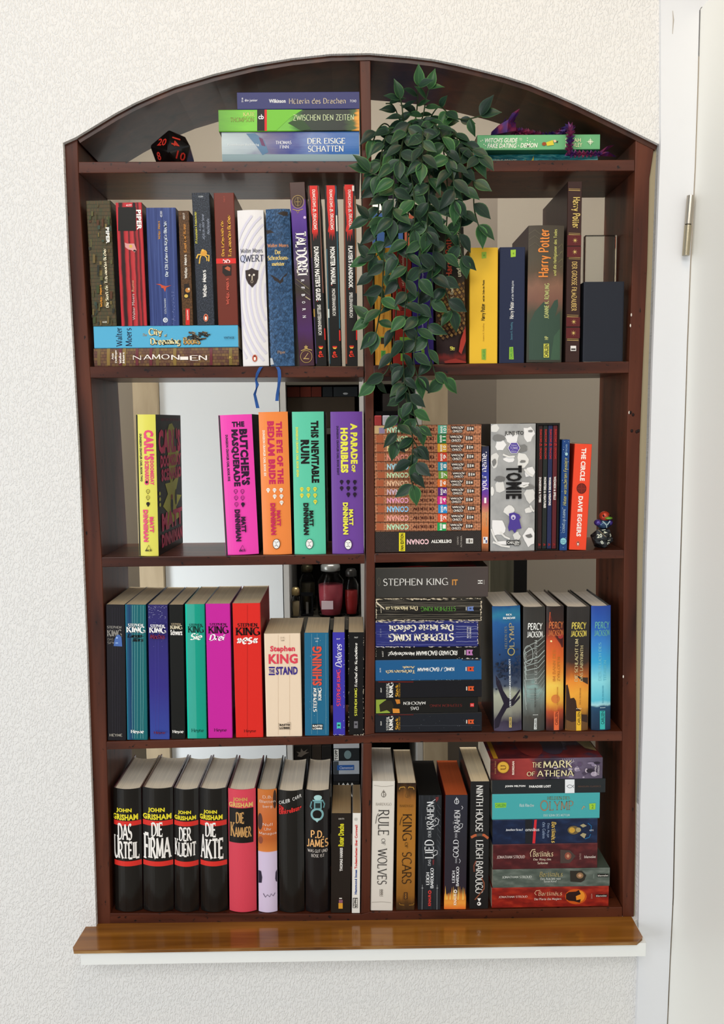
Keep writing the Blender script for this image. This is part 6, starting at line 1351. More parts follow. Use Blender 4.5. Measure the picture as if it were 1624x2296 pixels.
f.text('JOHN', (104, 618, 262, 670), 0, '#d0a058', 'h', 'author_name'); f.text('GRISHAM', (58, 672, 320, 726), 0, '#dcb468', 'h', 'author_name'); f.rect((62, 734, 326, 1112), '#181310', 'title_panel'); f.text('DIE', (134, 776, 226, 902), 0, '#c8985c', 'serifb', 'title'); f.text('K', (74, 886, 130, 1054), 0, '#c8985c', 'serifb', 'title'); f.text('AMMER', (120, 934, 308, 1054), 0, '#c8985c', 'serifb', 'title')
nu = book('hardcover_book', 'hardcover with blurred orange top half and pale lilac lower half on the bottom shelf', [(366, 532), (576, 530), (584, 1856), (379, 1857)], 'E', depth=.15, hard=True, bulge=.005, covert=.0018, group=G_E, spine=ramp_mat('v', [(0, '#d6c6e0'), (.495, '#d2c2dc'), (.497, '#d8803c'), (.6, '#b8602c'), (.7, '#c8662c'), (.85, '#c8703c'), (1, '#c87434')], noise=.0, const=False), cover='#1c1614', page='#ddd2bf', rough=.3)
f = nu.f
f.ell(395, 880, 28, 90, '#54342c', 'blur_print'); f.ell(400, 1080, 25, 40, '#8c4a34', 'blur_print'); f.ell(556, 640, 18, 100, '#3c281f', 'blur_print')
for t, bx in (('D.B.', (426, 594, 528, 624)), ('Bletten', (390, 644, 562, 674)), ('berg', (428, 696, 528, 732)), ('Null', (426, 890, 532, 922)), ('Uhr', (442, 940, 520, 970)), ('Managua', (386, 988, 572, 1024))): f.text(t, bx, 0, '#f0e4d8', 'thin', 'title' if bx[1] > 800 else 'author_name')
f.poly([(368, 1412), (405, 1415), (418, 1480), (412, 1540), (370, 1548)], '#2a2438', 'shape_print'); f.poly([(582, 1405), (566, 1430), (562, 1500), (570, 1530), (582, 1538)], '#2a2438', 'shape_print'); f.line([(430, 1652), (456, 1690), (476, 1662), (502, 1686), (518, 1654), (540, 1682), (560, 1650)], 6, '#3c3450', 'printed_line')
ei = book('hardcover_book', 'glossy black hardcover with slanted white name and red title on the bottom shelf', [(584, 545), (866, 545), (873, 1870), (602, 1869)], 'E', depth=.15, hard=True, bulge=.007, covert=.002, group=G_E, spine='#151311', cover='#0f0d0d', page='#f4ead8', rough=.2, coat=.25)
f = ei.f
for i, (ch) in enumerate('CALEB CARR'):
    if ch != ' ': f.text(ch, (596 + i * 25, 664 - i * 8.6, 618 + i * 25, 700 - i * 8.6), 0, '#f0eeea', 's', 'author_name')
f.text('Die', (598, 708, 650, 756), 0, '#d8302c', 'h', 'title')
for i, ch in enumerate('Einkreisung'): f.text(ch, (598 + i * 22.5, (756 if ch in 'Eik' else 770) - i * 5.4, 617 + i * 22.5, 808 - i * 5.4 + (10 if ch == 'g' else 0)), 0, '#d8302c', 'h', 'title')
pd = book('hardcover_book', 'black hardcover with teal metal emblem and peach name on the bottom shelf', [(876, 549), (1148, 538), (1146, 1870), (886, 1870)], 'E', depth=.15, hard=True, bulge=.007, covert=.002, group=G_E, spine='#141011', cover='#0f0d0d', page='#f4ead8', rough=.22, coat=.2)
f = pd.f
f.ell(1018, 618, 44, 30, '#a8d0d0', 'knocker_print'); f.line([(960, 650), (1075, 650)], 16, '#7cb0b4', 'knocker_print'); f.ring(1010, 800, 72, 70, 22, '#7cacb0', 'knocker_print'); f.rect((975, 660, 1060, 740), '#6c9ca0', 'knocker_print'); f.rect((990, 676, 1045, 730), '#23302f', 'knocker_print'); f.line([(950, 660), (935, 720), (950, 740)], 14, '#5c8c90', 'knocker_print'); f.line([(1070, 650), (1090, 690), (1080, 730)], 14, '#5c8c90', 'knocker_print'); f.poly([(965, 840), (1010, 885), (1050, 840)], '#a0c8c8', 'knocker_print')
f.text('P.D.', (940, 972, 1086, 1058), 0, '#e8b070', 'fanb', 'author_name'); f.text('JAMES', (896, 1066, 1132, 1160), 0, '#e8b070', 'fanb', 'author_name'); f.text('WAS GUT UND', (906, 1180, 1124, 1216), 0, '#e0d8d0', 'fan', 'title'); f.text('BÖSE IST', (948, 1226, 1088, 1266), 0, '#e0d8d0', 'fan', 'title')
rd = book('paperback_book', 'short black paperback with yellow sideways title on the bottom shelf', [(1160, 787), (1378, 783), (1368, 1845), (1155, 1843)], 'E', depth=.115, group=G_E, spine='#211a15', cover='#1a1411', page='#a8906c')
f = rd.f
f.text('10171', (1240, 834, 1298, 850), 0, '#e8e2d8', 's', 'publisher_mark'); f.text('Roter Drache', (1236, 894, 1298, 1134), 90, '#dcd42c', 'h', 'title'); f.text('THOMAS HARRIS', (1252, 1150, 1284, 1400), 90, '#eae6e0', 'h', 'author_name'); f.rect((1238, 1740, 1284, 1800), '#d89c34', 'publisher_panel'); f.rect((1242, 1706, 1284, 1738), '#8c5a6c', 'publisher_panel'); f.rect((1246, 1684, 1276, 1696), '#d8d2c8', 'publisher_mark')
td = book('paperback_book', 'slim white paperback with red and blue sideways lettering beside the divider', [(1388, 783), (1480, 778), (1470, 1855), (1379, 1855)], 'E', depth=.115, group=G_E, spine='#e8e4dc', cover='#c8c0b4', page='#a8906c')
f = td.f
f.text('Todesschatten über Cornwall', (1412, 908, 1442, 1380), 90, '#cc3434', 'h', 'title'); f.text('Hammond Innes', (1410, 1390, 1438, 1654), 90, '#2a4c94', 'h', 'author_name'); f.rect((1390, 1692, 1446, 1800), '#2a2826', 'publisher_panel'); f.text('BASTEI', (1396, 1700, 1416, 1794), 90, '#e8e4dc', 'h', 'publisher_mark'); f.text('LÜBBE', (1420, 1700, 1442, 1794), 90, '#e8e4dc', 'h', 'publisher_mark'); f.ell(1424, 845, 18, 16, '#c4c0b8', 'publisher_mark')

# row E right
zoom(810, 1640, 5.219)
wo = book('paperback_book', 'ivory paperback with dark serif sideways title beside the divider on the bottom shelf', [(130, 582), (398, 586), (372, 2100), (108, 2100)], 'E', depth=.15, group=G_E, spine='#dcd6cc', cover='#a8a29a', page='#ece6da')
f = wo.f
def crest(f, cx, cy, col, s=1.0):
    f.ring(cx, cy + 10 * s, 30 * s, 32 * s, 7 * s, col, 'crest_print'); f.line([(cx, cy - 46 * s), (cx, cy + 38 * s)], 7 * s, col, 'crest_print'); f.line([(cx - 18 * s, cy - 26 * s), (cx + 18 * s, cy - 26 * s)], 6 * s, col, 'crest_print'); f.line([(cx + 6 * s, cy + 12 * s), (cx + 30 * s, cy + 12 * s)], 6 * s, col, 'crest_print')
crest(f, 264, 732, '#6c645c'); f.line([(148, 632), (230, 646), (300, 646), (380, 634)], 3, '#8c847a'); f.line([(120, 2004), (220, 1998), (260, 1998), (350, 2008)], 3, '#8c847a')
f.text('BARDUGO', (170, 838, 356, 870), 0, '#9c948a', 'light', 'author_name'); f.text('RULE', (196, 918, 328, 1216), -90, '#33302e', 'light', 'title'); f.text('OF', (236, 1256, 284, 1332), -90, '#33302e', 'light', 'title'); f.text('WOLVES', (188, 1370, 304, 1796), -90, '#33302e', 'light', 'title'); f.line([(200, 960), (180, 1000), (168, 1080)], 6, '#33302e', 'title_flourish')
f.line([(218, 1848), (218, 1930), (256, 1930)], 4, '#6c645c', 'publisher_mark'); f.text('ooo', (228, 1850, 254, 1920), 90, '#6c645c', 'b', 'publisher_mark')
sr = book('paperback_book', 'amber brown paperback with dark vignette and black sideways title on the bottom shelf', [(426, 607), (645, 607), (632, 2106), (406, 2104)], 'E', depth=.15, group=G_E, spine=ramp_mat('v', [(0, '#3a2614'), (.05, '#4c3218'), (.12, '#8c5c22'), (.4, '#a8702a'), (.75, '#a87028'), (.88, '#94602a'), (.95, '#4c3216'), (1, '#2c1c12')], noise=.12, ns=(4, 8), detail=5), cover='#5c3c18', page='#ecdcc0')
f = sr.f
crest(f, 540, 742, '#6c4a24', .9)
for sx, x in ((1, 445), (-1, 622)):
    f.line([(x, 680), (x + sx * 10, 655), (x + sx * 60, 650), (x + sx * 70, 665)], 10, '#b88a3c', 'scroll_print'); f.line([(x, 2020), (x + sx * 10, 2040), (x + sx * 60, 2045)], 10, '#8c6428', 'scroll_print')
f.text('BARDUGO', (450, 860, 612, 888), 0, '#6c4a20', 'light', 'author_name'); f.text('KING', (482, 968, 596, 1284), -90, '#2c1e12', 'light', 'title'); f.text('OF', (510, 1304, 548, 1372), -90, '#2c1e12', 'light', 'title'); f.text('SCARS', (474, 1420, 592, 1794), -90, '#2c1e12', 'light', 'title'); f.line([(482, 1000), (462, 1040), (450, 1100)], 6, '#2c1e12', 'title_flourish')
f.rect((500, 1894, 542, 1972), '#33221a', 'publisher_panel'); f.text('ooo', (508, 1900, 534, 1966), 90, '#a8702a', 'b', 'publisher_mark')
li = book('paperback_book', 'charcoal paperback with black page edges and ornate silver sideways title', [(672, 750), (948, 748), (932, 2110), (663, 2112)], 'E', depth=.15, group=G_E, spine=ramp_mat('n', [(0, '#1b1e22'), (.6, '#25282d'), (1, '#3c4046')], ns=(10, 3)), cover='#17181b', page='#0d0c0c', pages_col=False)
f = li.f
f.text('KRÄHEN', (752, 826, 856, 1158), 90, '#e6e8ea', 'serif', 'title'); f.text('DER', (784, 1166, 820, 1250), 90, '#c8ccd0', 'serif', 'title'); f.text('LIED', (742, 1276, 852, 1504), 90, '#e6e8ea', 'serif', 'title'); f.text('DAS', (782, 1512, 816, 1588), 90, '#c8ccd0', 'serif', 'title')
f.line([(850, 1120), (900, 1090), (912, 1040), (880, 1015), (860, 1040), (880, 1060)], 7, '#d8dade', 'scroll_print'); f.line([(850, 1470), (890, 1450), (895, 1410), (868, 1400), (855, 1420)], 7, '#d8dade', 'scroll_print'); f.line([(770, 830), (830, 825), (870, 795)], 7, '#d8dade', 'scroll_print'); f.poly([(872, 770), (910, 765), (905, 800), (880, 830)], '#6c2c2c', 'crow_print'); f.poly([(835, 1520), (858, 1510), (852, 1570), (840, 1580)], '#6c2c30', 'crow_print')
f.text('LEIGH', (758, 1662, 800, 1816), 90, '#e8eaec', 'serifb', 'author_name'); f.text('BARDUGO', (810, 1612, 850, 1856), 90, '#e8eaec', 'serifb', 'author_name'); f.text('KNAUR', (784, 1926, 818, 2064), 90, '#d8403a', 'h', 'publisher_mark'); f.ring(803, 1900, 20, 22, 10, '#d8403a', 'publisher_mark')
for x in (715, 892): f.line([(x, 1810), (x - 4, 2105)], 4, '#9ca0a4', 'arrow_print'); f.star(x, 1850, 18, '#b8bcc0', 4, .2, 'arrow_print')
for i in range(9): y = 850 + i * 70; f.line([(890, y), (930, y + 60)], 3, '#5c6066', 'scratch_print')
go = book('paperback_book', 'dark violet paperback with orange page edges and flame foot', [(985, 750), (1253, 744), (1229, 2096), (970, 2110)], 'E', depth=.15, group=G_E, spine=ramp_mat('v', [(0, '#e8702c'), (.05, '#f0a040'), (.1, '#e8903c'), (.14, '#2c2430'), (.5, '#2a2830'), (1, '#2a2c38')], noise=.05, ns=(3, 4)), cover='#7a2418', page='#b85428', pages_col=True)
f = go.f
for i in range(13):
    x = 985 + i * 19; hgt = random.uniform(40, 150); f.poly([(x - 12, 1990), (x, 1960 - hgt), (x + 11, 1990)], random.choice(['#f0b048', '#e8943c', '#f0c060']), 'flame_print')
crest(f, 1118, 812, '#d8dade', .95)
f.text('KRÄHEN', (1074, 920, 1160, 1184), 90, '#e4e4e8', 'serif', 'title'); f.text('DER', (1098, 1190, 1124, 1254), 90, '#c8c8d0', 'serif', 'title'); f.text('GOLD', (1074, 1272, 1142, 1484), 90, '#e4e4e8', 'serif', 'title'); f.text('DAS', (1100, 1492, 1122, 1550), 90, '#c8c8d0', 'serif', 'title'); f.line([(1150, 1150), (1185, 1120), (1190, 1085), (1160, 1080)], 6, '#d8dade', 'scroll_print'); f.line([(1176, 870), (1192, 890), (1178, 912)], 7, '#c8c8d0', 'scroll_print'); f.line([(1148, 1500), (1162, 1525), (1148, 1550)], 6, '#c8c8d0', 'scroll_print')
f.text('LEIGH', (1062, 1638, 1098, 1786), 90, '#e4e4e8', 'serifb', 'author_name'); f.text('BARDUGO', (1110, 1592, 1146, 1826), 90, '#e4e4e8', 'serifb', 'author_name'); f.text('KNAUR', (1082, 1912, 1116, 2048), 90, '#f8e8d0', 'h', 'publisher_mark'); f.ring(1102, 1886, 20, 22, 10, '#f4ece4', 'publisher_mark')
ni = book('paperback_book', 'tall black paperback with white condensed sideways lettering and orange snake rings', [(1279, 592), (1510, 583), (1490, 2086), (1266, 2088)], 'E', depth=.155, group=G_E, spine='#1d1d1e', cover='#171717', page='#e8d6b4')
f = ni.f
f.text('NINTH HOUSE', (1340, 630, 1430, 1176), -90, '#f0eeea', 'serif', 'title'); f.text('LEIGH BARDUGO', (1338, 1276, 1430, 1908), -90, '#f0eeea', 'serif', 'author_name')
f.line([(1284, 1246), (1330, 1222), (1390, 1212), (1440, 1218), (1492, 1256)], 30, '#b8603c', 'snake_print'); f.line([(1350, 1218), (1400, 1212), (1420, 1216)], 31, '#4c4a44', 'snake_print'); f.line([(1345, 1520), (1318, 1580), (1322, 1650)], 14, '#7c4434', 'snake_print'); f.line([(1410, 1720), (1440, 1780), (1440, 1850), (1390, 1910), (1330, 1980)], 13, '#8c5038', 'snake_print')
f.poly([(1358, 1962), (1404, 1962), (1382, 2002)], '#f0eeea', 'publisher_mark'); f.ell(1380, 2026, 24, 22, '#f0eeea', 'publisher_mark'); f.ell(1374, 2024, 9, 9, '#1d1d1e', 'publisher_mark')

G_K = 'books lying in the bottom shelf stack'
zoom(1070, 1640, 4.511)
def mott(a_, b_, c_, ns=(7, 3)): return ramp_mat('n', [(0, a_), (.5, b_), (1, c_)], ns=ns, detail=6, rough=.35)
def ly(label, cor, base, spine, cover, depth, **k): return lying(label, cor, base, spine, cover, depth, sh='E', grp=G_K, page='#d2c8b4', **k)
r1 = ly('fiery red book with dark bat shape, lowest of the bottom right stack', [(155, 1577), (1338, 1567), (1330, 1770), (148, 1772)], None, mott('#5c1612', '#8c2018', '#b83a22'), '#6c1a14', .135)
r2 = ly('grey green marbled book, second from below in the bottom right stack', [(165, 1392), (1350, 1382), (1340, 1562), (160, 1574)], r1.top, mott('#3f4a44', '#566058', '#788078'), '#4a564e', .14)
r3 = ly('dark wine red marbled book, third from below in the bottom right stack', [(160, 1137), (1218, 1132), (1215, 1338), (160, 1342)], r2.top, mott('#3a1418', '#4c1c20', '#6c2a2a'), '#3c1418', .13)
r4 = ly('thick midnight blue book with red stripe, middle of the bottom right stack', [(165, 887), (1235, 882), (1212, 1114), (160, 1116)], r3.top, mott('#101a34', '#16223f', '#1f3358'), '#0f1830', .14, hard=True, covert=.0018)
r5 = ly('turquoise paperback with tan lettering in the bottom right stack', [(150, 630), (1243, 622), (1238, 804), (155, 808)], r4.top, '#46a8ac', '#3a9498', .12)
r6 = ly('black paperback with white label and small fish sign in the bottom right stack', [(150, 487), (1298, 480), (1298, 612), (150, 614)], r5.top, '#23282b', '#1c2023', .12)
r7 = ly('red to stormy purple book with gold title, topmost of the bottom right stack', [(135, 258), (1272, 282), (1268, 474), (135, 470)], r6.top, ramp_mat('u', [(0, '#3c1418'), (.1, '#7c2a2c'), (.35, '#a03c38'), (.42, '#54343f'), (.55, '#3c3444'), (.75, '#6c6078'), (1, '#544a5c')], noise=.2, ns=(7, 5), detail=6), ramp_mat('n', [(0, '#2a1c28'), (.45, '#7c2c2c'), (.6, '#4a3a50'), (1, '#a89cae')], ns=(14, 14, 14), detail=6, coord='Object'), .14)
f = r1.f
f.ell(1000, 1665, 110, 75, '#c8581c', 'glow_print'); f.ell(1035, 1660, 55, 55, '#e8902c', 'glow_print'); f.poly([(900, 1640), (930, 1620), (1000, 1615), (1030, 1600), (1050, 1640), (1000, 1660), (1005, 1700), (1050, 1690), (1040, 1725), (980, 1710), (930, 1705), (900, 1690)], '#2c1614', 'bat_print')
f.text('JONATHAN STROUD', (218, 1656, 510, 1678), 0, '#e0c8bc', 'serif', 'author_name'); f.text('Bartimäus', (620, 1612, 860, 1656), 0, '#dcb08c', 'fan', 'title', .15); f.line([(600, 1650), (582, 1630), (600, 1605), (640, 1602)], 6, '#dcb08c', 'title_flourish'); f.text('Die Pforte des Magiers', (578, 1676, 852, 1704), 0, '#ecd8cc', 'serif', 'title'); f.rect((1198, 1642, 1316, 1668), '#17110f', 'publisher_panel'); f.text('blanvalet', (1204, 1646, 1310, 1664), 0, '#f0e8e0', 's', 'publisher_mark'); f.text('26604', (1152, 1636, 1166, 1684), 90, '#c89484', 's', 'publisher_mark')
f = r2.f
f.text('JONATHAN STROUD', (252, 1456, 552, 1480), 0, '#d8dcd4', 'serif', 'author_name'); f.text('Bartimäus', (632, 1414, 866, 1466), 0, '#a89860', 'fan', 'title', .15); f.text('Das Amulett von', (640, 1472, 846, 1496), 0, '#d8dcd4', 'serif', 'title'); f.text('Samarkand', (676, 1500, 806, 1520), 0, '#d8dcd4', 'serif', 'title'); f.poly([(940, 1405), (1060, 1405), (1105, 1450), (1085, 1500), (1050, 1520), (945, 1512)], '#2e2a24', 'amulet_print'); f.ell(1040, 1452, 36, 30, '#8c6c4c', 'amulet_print'); f.ell(1040, 1452, 16, 14, '#c89c7c', 'amulet_print')
f.rect((1216, 1436, 1330, 1466), '#15130f', 'publisher_panel'); f.text('blanvalet', (1222, 1442, 1326, 1460), 0, '#f0ece4', 's', 'publisher_mark'); f.text('36402', (1172, 1434, 1186, 1480), 90, '#8c988e', 's', 'publisher_mark')
f = r3.f
f.text('JONATHAN STROUD', (200, 1230, 484, 1256), 0, '#e0ccc4', 'serif', 'author_name'); f.text('Bartimäus', (566, 1190, 770, 1240), 0, '#e8d0a8', 'fan', 'title', .15); f.line([(545, 1240), (538, 1210), (560, 1182), (590, 1180)], 6, '#e8d0a8', 'title_flourish'); f.text('Der Ring des', (570, 1252, 750, 1274), 0, '#e8d8c4', 'serif', 'title'); f.text('Salomo', (612, 1280, 716, 1300), 0, '#e8d8c4', 'serif', 'title'); f.poly([(842, 1180), (940, 1186), (998, 1232), (940, 1290), (842, 1292)], '#4a3c38', 'amulet_print'); f.ell(920, 1232, 34, 30, '#8c4c3c', 'amulet_print'); f.ell(920, 1232, 14, 14, '#c08c6c', 'amulet_print')
f.text('blanvalet', (1086, 1226, 1202, 1248), 0, '#e8ded4', 's', 'publisher_mark'); f.text('26765', (1034, 1210, 1052, 1262), 90, '#b08c84', 's', 'publisher_mark')
f = r4.f
f.rect((488, 890, 560, 1110), '#1c1e24', 'publisher_panel'); f.poly([(580, 890), (605, 888), (588, 1110), (560, 1110)], '#cc2c34', 'red_stripe'); f.text('Jonathan Stroud', (290, 972, 464, 994), 0, '#d8dce4', 'serifb', 'author_name'); f.text('omnibus', (488, 966, 630, 996), 0, '#e8eaec', 's', 'publisher_mark')
f.text('Bartimäus', (752, 908, 800, 1104), -90, '#dcb85c', 'fanb', 'title', .15); f.text('Das Auge', (706, 922, 734, 1054), -90, '#98aac8', 'fan', 'title'); f.text('des Golem', (660, 912, 692, 1062), -90, '#98aac8', 'fan', 'title'); f.ell(975, 985, 60, 40, '#6c5c3c', 'golem_print'); f.ell(960, 985, 30, 26, '#c89c3c', 'golem_print'); f.ell(1025, 982, 26, 22, '#a89868', 'golem_print'); f.poly([(1040, 940), (1075, 925), (1110, 945), (1070, 960)], '#a89c78', 'golem_print'); f.poly([(1040, 1030), (1085, 1062), (1105, 1020), (1070, 1010)], '#a89c78', 'golem_print'); f.line([(1120, 920), (1155, 945), (1150, 1000)], 10, '#1f5c8c', 'golem_print'); f.line([(1090, 1065), (1135, 1050), (1148, 1020)], 10, '#1f5c8c', 'golem_print'); f.text('6092', (1136, 978, 1178, 992), 0, '#d0d4dc', 's', 'publisher_mark')
g = r4.fr; g.text('omnibus', (.31, .9, .45, .97), 0, '#d8dce0', 's', 'cover_lettering'); g.poly([(.39, .88), (.405, .88), (.41, 1), (.39, 1)], '#cc2c34', 'cover_print')
f = r5.f
f.poly([(180, 694), (298, 692), (294, 726), (184, 730)], '#8cc83c', 'publisher_panel'); f.text('CARLSEN', (188, 700, 288, 722), 0, '#3c8c4c', 'b', 'publisher_mark'); f.text('Rick Riordan', (430, 698, 576, 720), 0, '#d8ecea', 'serif', 'author_name'); f.text('HELDEN DES', (710, 644, 940, 668), 0, '#6c8c7c', 'serifb', 'title'); f.ring(680, 710, 40, 38, 9, '#a0785c', 'title_ring'); f.text('LYMP', (728, 676, 974, 742), 0, '#a0785c', 'light', 'title'); f.text('DER SOHN DES NEPTUN', (672, 768, 938, 786), 0, '#c4e0de', 'serif', 'title'); f.poly([(1134, 694), (1200, 690), (1196, 734), (1138, 736)], '#9ccc3c', 'printed_panel'); f.text('2', (1158, 700, 1180, 728), 0, '#5c8c34', 'b', 'volume_number'); f.line([(1060, 734), (1080, 712), (1092, 722)], 8, '#b89c74', 'printed_mark')
f = r6.f
f.text('JOHN MILTON', (284, 536, 488, 558), 0, '#f0f0ee', 'h', 'author_name'); f.text('PARADISE LOST', (528, 536, 748, 558), 0, '#f0f0ee', 'h', 'title'); f.rect((890, 482, 986, 612), '#e8ecf0', 'publisher_panel'); f.line([(908, 545), (930, 532), (952, 534), (968, 545), (952, 558), (930, 560), (908, 545)], 4, '#2c3440', 'fish_sign'); f.line([(968, 545), (980, 532)], 4, '#2c3440', 'fish_sign'); f.line([(968, 545), (980, 560)], 4, '#2c3440', 'fish_sign'); f.text('PENGUIN CLASSICS', (1022, 538, 1252, 552), 0, '#6c5044', 's', 'publisher_mark')
f = r7.f
random.seed(8)
for i in range(36): f.ell(random.uniform(700, 1230), random.uniform(310, 450), random.uniform(10, 38), random.uniform(8, 24), random.choice(['#8c8098', '#a89cae', '#4a4054', '#c0b4c0', '#2c2632', '#5c4c68']), 'cloud_print', 9)
for i in range(6): f.line([(860 + i * 22, 255 + i * 4), (880 + i * 18, 300), (930 + i * 10, 330 - i * 8)], 4, '#cfc4cc', 'cloud_print')
f.ell(262, 350, 62, 58, '#8c6424', 'coin_print'); f.ell(262, 350, 56, 52, '#d8a83c', 'coin_print'); f.text('U', (236, 326, 292, 376), 90, '#8c6424', 'serifb', 'coin_print'); f.text('RIORDAN', (352, 292, 374, 420), 90, '#f0dccc', 'h', 'author_name'); f.text('BOOK THREE', (176, 288, 190, 412), 90, '#b88c5c', 'light', 'volume_number')
for o_, c_ in ((4, '#2c1a1c'), (0, '#f4e8b4')):
    f.text('THE', (556 + o_, 300 + o_, 648 + o_, 352 + o_), 0, c_, 'fan', 'title'); f.text('MARK', (668 + o_, 282 + o_, 958 + o_, 354 + o_), 0, c_, 'fan', 'title'); f.text('OF', (500 + o_, 390 + o_, 582 + o_, 432 + o_), 0, c_, 'fan', 'title'); f.text('ATHENA', (604 + o_, 374 + o_, 974 + o_, 436 + o_), 0, c_, 'fan', 'title')
f.text('Disney', (1180, 330, 1204, 420), -90, '#e4dce4', 'fan', 'publisher_mark'); f.text('HYPERION', (1214, 330, 1232, 420), -90, '#d0c8d0', 's', 'publisher_mark')
g = r7.fr; g.rect((.03, 0, .07, .995), '#c08c28', 'gold_band'); g.text('RICK', (.9, .3, .96, .8), 90, '#54404c', 'serif', 'cover_lettering'); g.poly([(.8, .0), (.99, .0), (.99, .8), (.9, .7)], '#b8a470', 'cover_print')
g.ell(.6, .5, .12, .4, '#4c4050', 'cover_print'); g.ell(.4, .6, .12, .35, '#8c3430', 'cover_print')
# ------------------------------------------------------------------ twenty-sided dice
def icosa(r):
    bm = bmesh.new(); bmesh.ops.create_icosphere(bm, subdivisions=1, radius=r)
    bm.normal_update()
    # lay it on one face
    f0 = bm.faces[:][0]
    rotq = f0.normal.rotation_difference(Vector((0, 0, -1)))
    bmesh.ops.rotate(bm, verts=bm.verts[:], matrix=rotq.to_matrix(), cent=(0, 0, 0))
    bm.normal_update()
    return bm
def die(name, label, px, py, Y, r, shelf, upper, extra, body, ncol, nums, lift=0.0):
    bm = icosa(r)
    zmin = min(v.co.z for v in bm.verts)
    mids = sorted([v for v in bm.verts if abs(v.co.z) < r * .5], key=lambda v: v.co.z)
    pick = [v for v in mids if (v.co.z > 0) == upper][0]
    az = math.atan2(pick.co.y, pick.co.x)
    bmesh.ops.rotate(bm, verts=bm.verts[:], matrix=Matrix.Rotation(-math.pi / 2 - az + extra, 3, 'Z'), cent=(0, 0, 0))
    bm.normal_update()
    X = bp(px, py, Y).x
    z0 = shelf_z(shelf, X) + .0004
    e = thing(name, label, 'die', (X, Y, z0))
    for v in bm.verts: v.co.z -= zmin
    cen = Vector((0, 0, -zmin))
    V = [v.co.copy() for v in bm.verts]; bm.verts.index_update()
    F = [tuple(v.index for v in f.verts) for f in bm.faces]
    fc = [(f.calc_center_median(), f.normal.copy(), [v.co.copy() for v in f.verts]) for f in bm.faces]
    bm.free()
    o = link_mesh('die_body', V, F, body, e)
    o.modifiers.new('edge', 'BEVEL').width = r * .035
    vis = sorted([t for t in fc if t[1].y < -.15], key=lambda t: t[1].y)
    for i, (c, n, vs) in enumerate(vis):
        num = None
        ang = math.degrees(math.atan2(c.z - cen.z, c.x))
        best = min(nums, key=lambda t: abs((t[0] - ang + 180) % 360 - 180))
        if abs((best[0] - ang + 180) % 360 - 180) > 34 or n.y > -.45: continue
        up = Vector((math.sin(math.radians(best[2])), 0, math.cos(math.radians(best[2]))))
        up = (up - n * up.dot(n)).normalized(); right = up.cross(n); 
        if right.x < 0 and abs(best[2]) < 90: right = -right
        s_ = r * .34
        T, TF = sans_text(best[1], .02)
        x0 = min(a for a, b in T); x1 = max(a for a, b in T); y0 = min(b for a, b in T); y1 = max(b for a, b in T)
        wd_ = s_ * (1.25 if len(best[1]) > 1 else .65)
        right = n.cross(up) * -1
        if right.dot(Vector((math.cos(math.radians(best[2])), 0, -math.sin(math.radians(best[2]))))) < 0: right = -right
        vv = [c + right * ((a - x0) / (x1 - x0) - .5) * wd_ + up * ((b - y0) / (y1 - y0) - .5) * s_ + n * .0006 for a, b in T]
        link_mesh('number', vv, TF, ncol, e)
    return e, -2 * zmin
dm = ramp_mat('n', [(0, '#0b0b0c'), (.6, '#15151a'), (1, '#23262a')], ns=(40, 40, 40), coord='Object', rough=.2, coat=.5)
die('twenty_sided_die', 'large glossy black die with red numbers under the left arch', 387, 335, .062, .0375, 'A', False, .0, mat('#0d0b0b', .12, 0, .6), mat('#b02a20', .4), [(126, '20', 8), (54, '14', 95), (198, '8', 0), (342, '10', 10), (270, '2', 60)])
_, dh = die('twenty_sided_die', 'small marbled grey black die with white numbers under the tiny bird', 1350, 1210, .03, .0198, 'C', True, .12, ramp_mat('n', [(0, '#101214'), (.5, '#24282b'), (1, '#585c60')], ns=(60, 90, 200), coord='Object', rough=.25, coat=.3), mat('#e6ead8', .4), [(150, '20', -12), (85, '14', 70), (15, '9', 40), (230, '8', -25), (300, '16', 95)])
# tiny bird on the small die
dX = bp(1350, 1210, .03).x
bz_ = shelf_z('C', dX) + .0004 + dh + .0002
bd = thing('bird_figurine', 'tiny glossy bird with red head and green beak standing on the small die', 'figurine', (bp(1353, 1200, .03).x, .03, bz_))
bd.scale = (1.2, 1.2, 1.2)
MB().ell((0, 0, .0064), (.0105, .0095, .0068)).build('body', mat('#2c4a6c', .2, .3, .5), bd, smooth=True)
MB().ell((-.0088, -.003, .0086), (.0052, .006, .0046)).build('wing', mat('#4c3c94', .2, .3, .5), bd, smooth=True); MB().ell((.0082, -.001, .0082), (.0045, .006, .0046)).build('wing', mat('#4c3c94', .2, .3, .5), bd, smooth=True)
MB().ell((.0012, -.001, .0172), (.0077, .0075, .0072)).build('head', mat('#b8402a', .2, .2, .5), bd, smooth=True)
mb = MB().ell((.0050, -.0068, .0152), (.0056, .0052, .0022)); mb.build('beak', mat('#6a9c34', .25, .2, .4), bd, smooth=True)
for sx in (-.0022, .0062): MB().ell((sx, -.0074, .0185), (.0014, .0009, .0016), seg=8, rings=6).build('eye', mat('#140c0a', .2), bd, smooth=True)
MB().tube([(-.004, -.0095, .0112), (.0012, -.0108, .0062), (.0016, -.0106, .002)], [.0009, .0011, .0005], 6).build('collar', mat('#a8c4cc', .25, .3), bd); MB().tube([(.0062, -.0092, .0112), (.0022, -.0108, .0062)], [.0009, .0008], 6).build('collar', mat('#a8c4cc', .25, .3), bd)

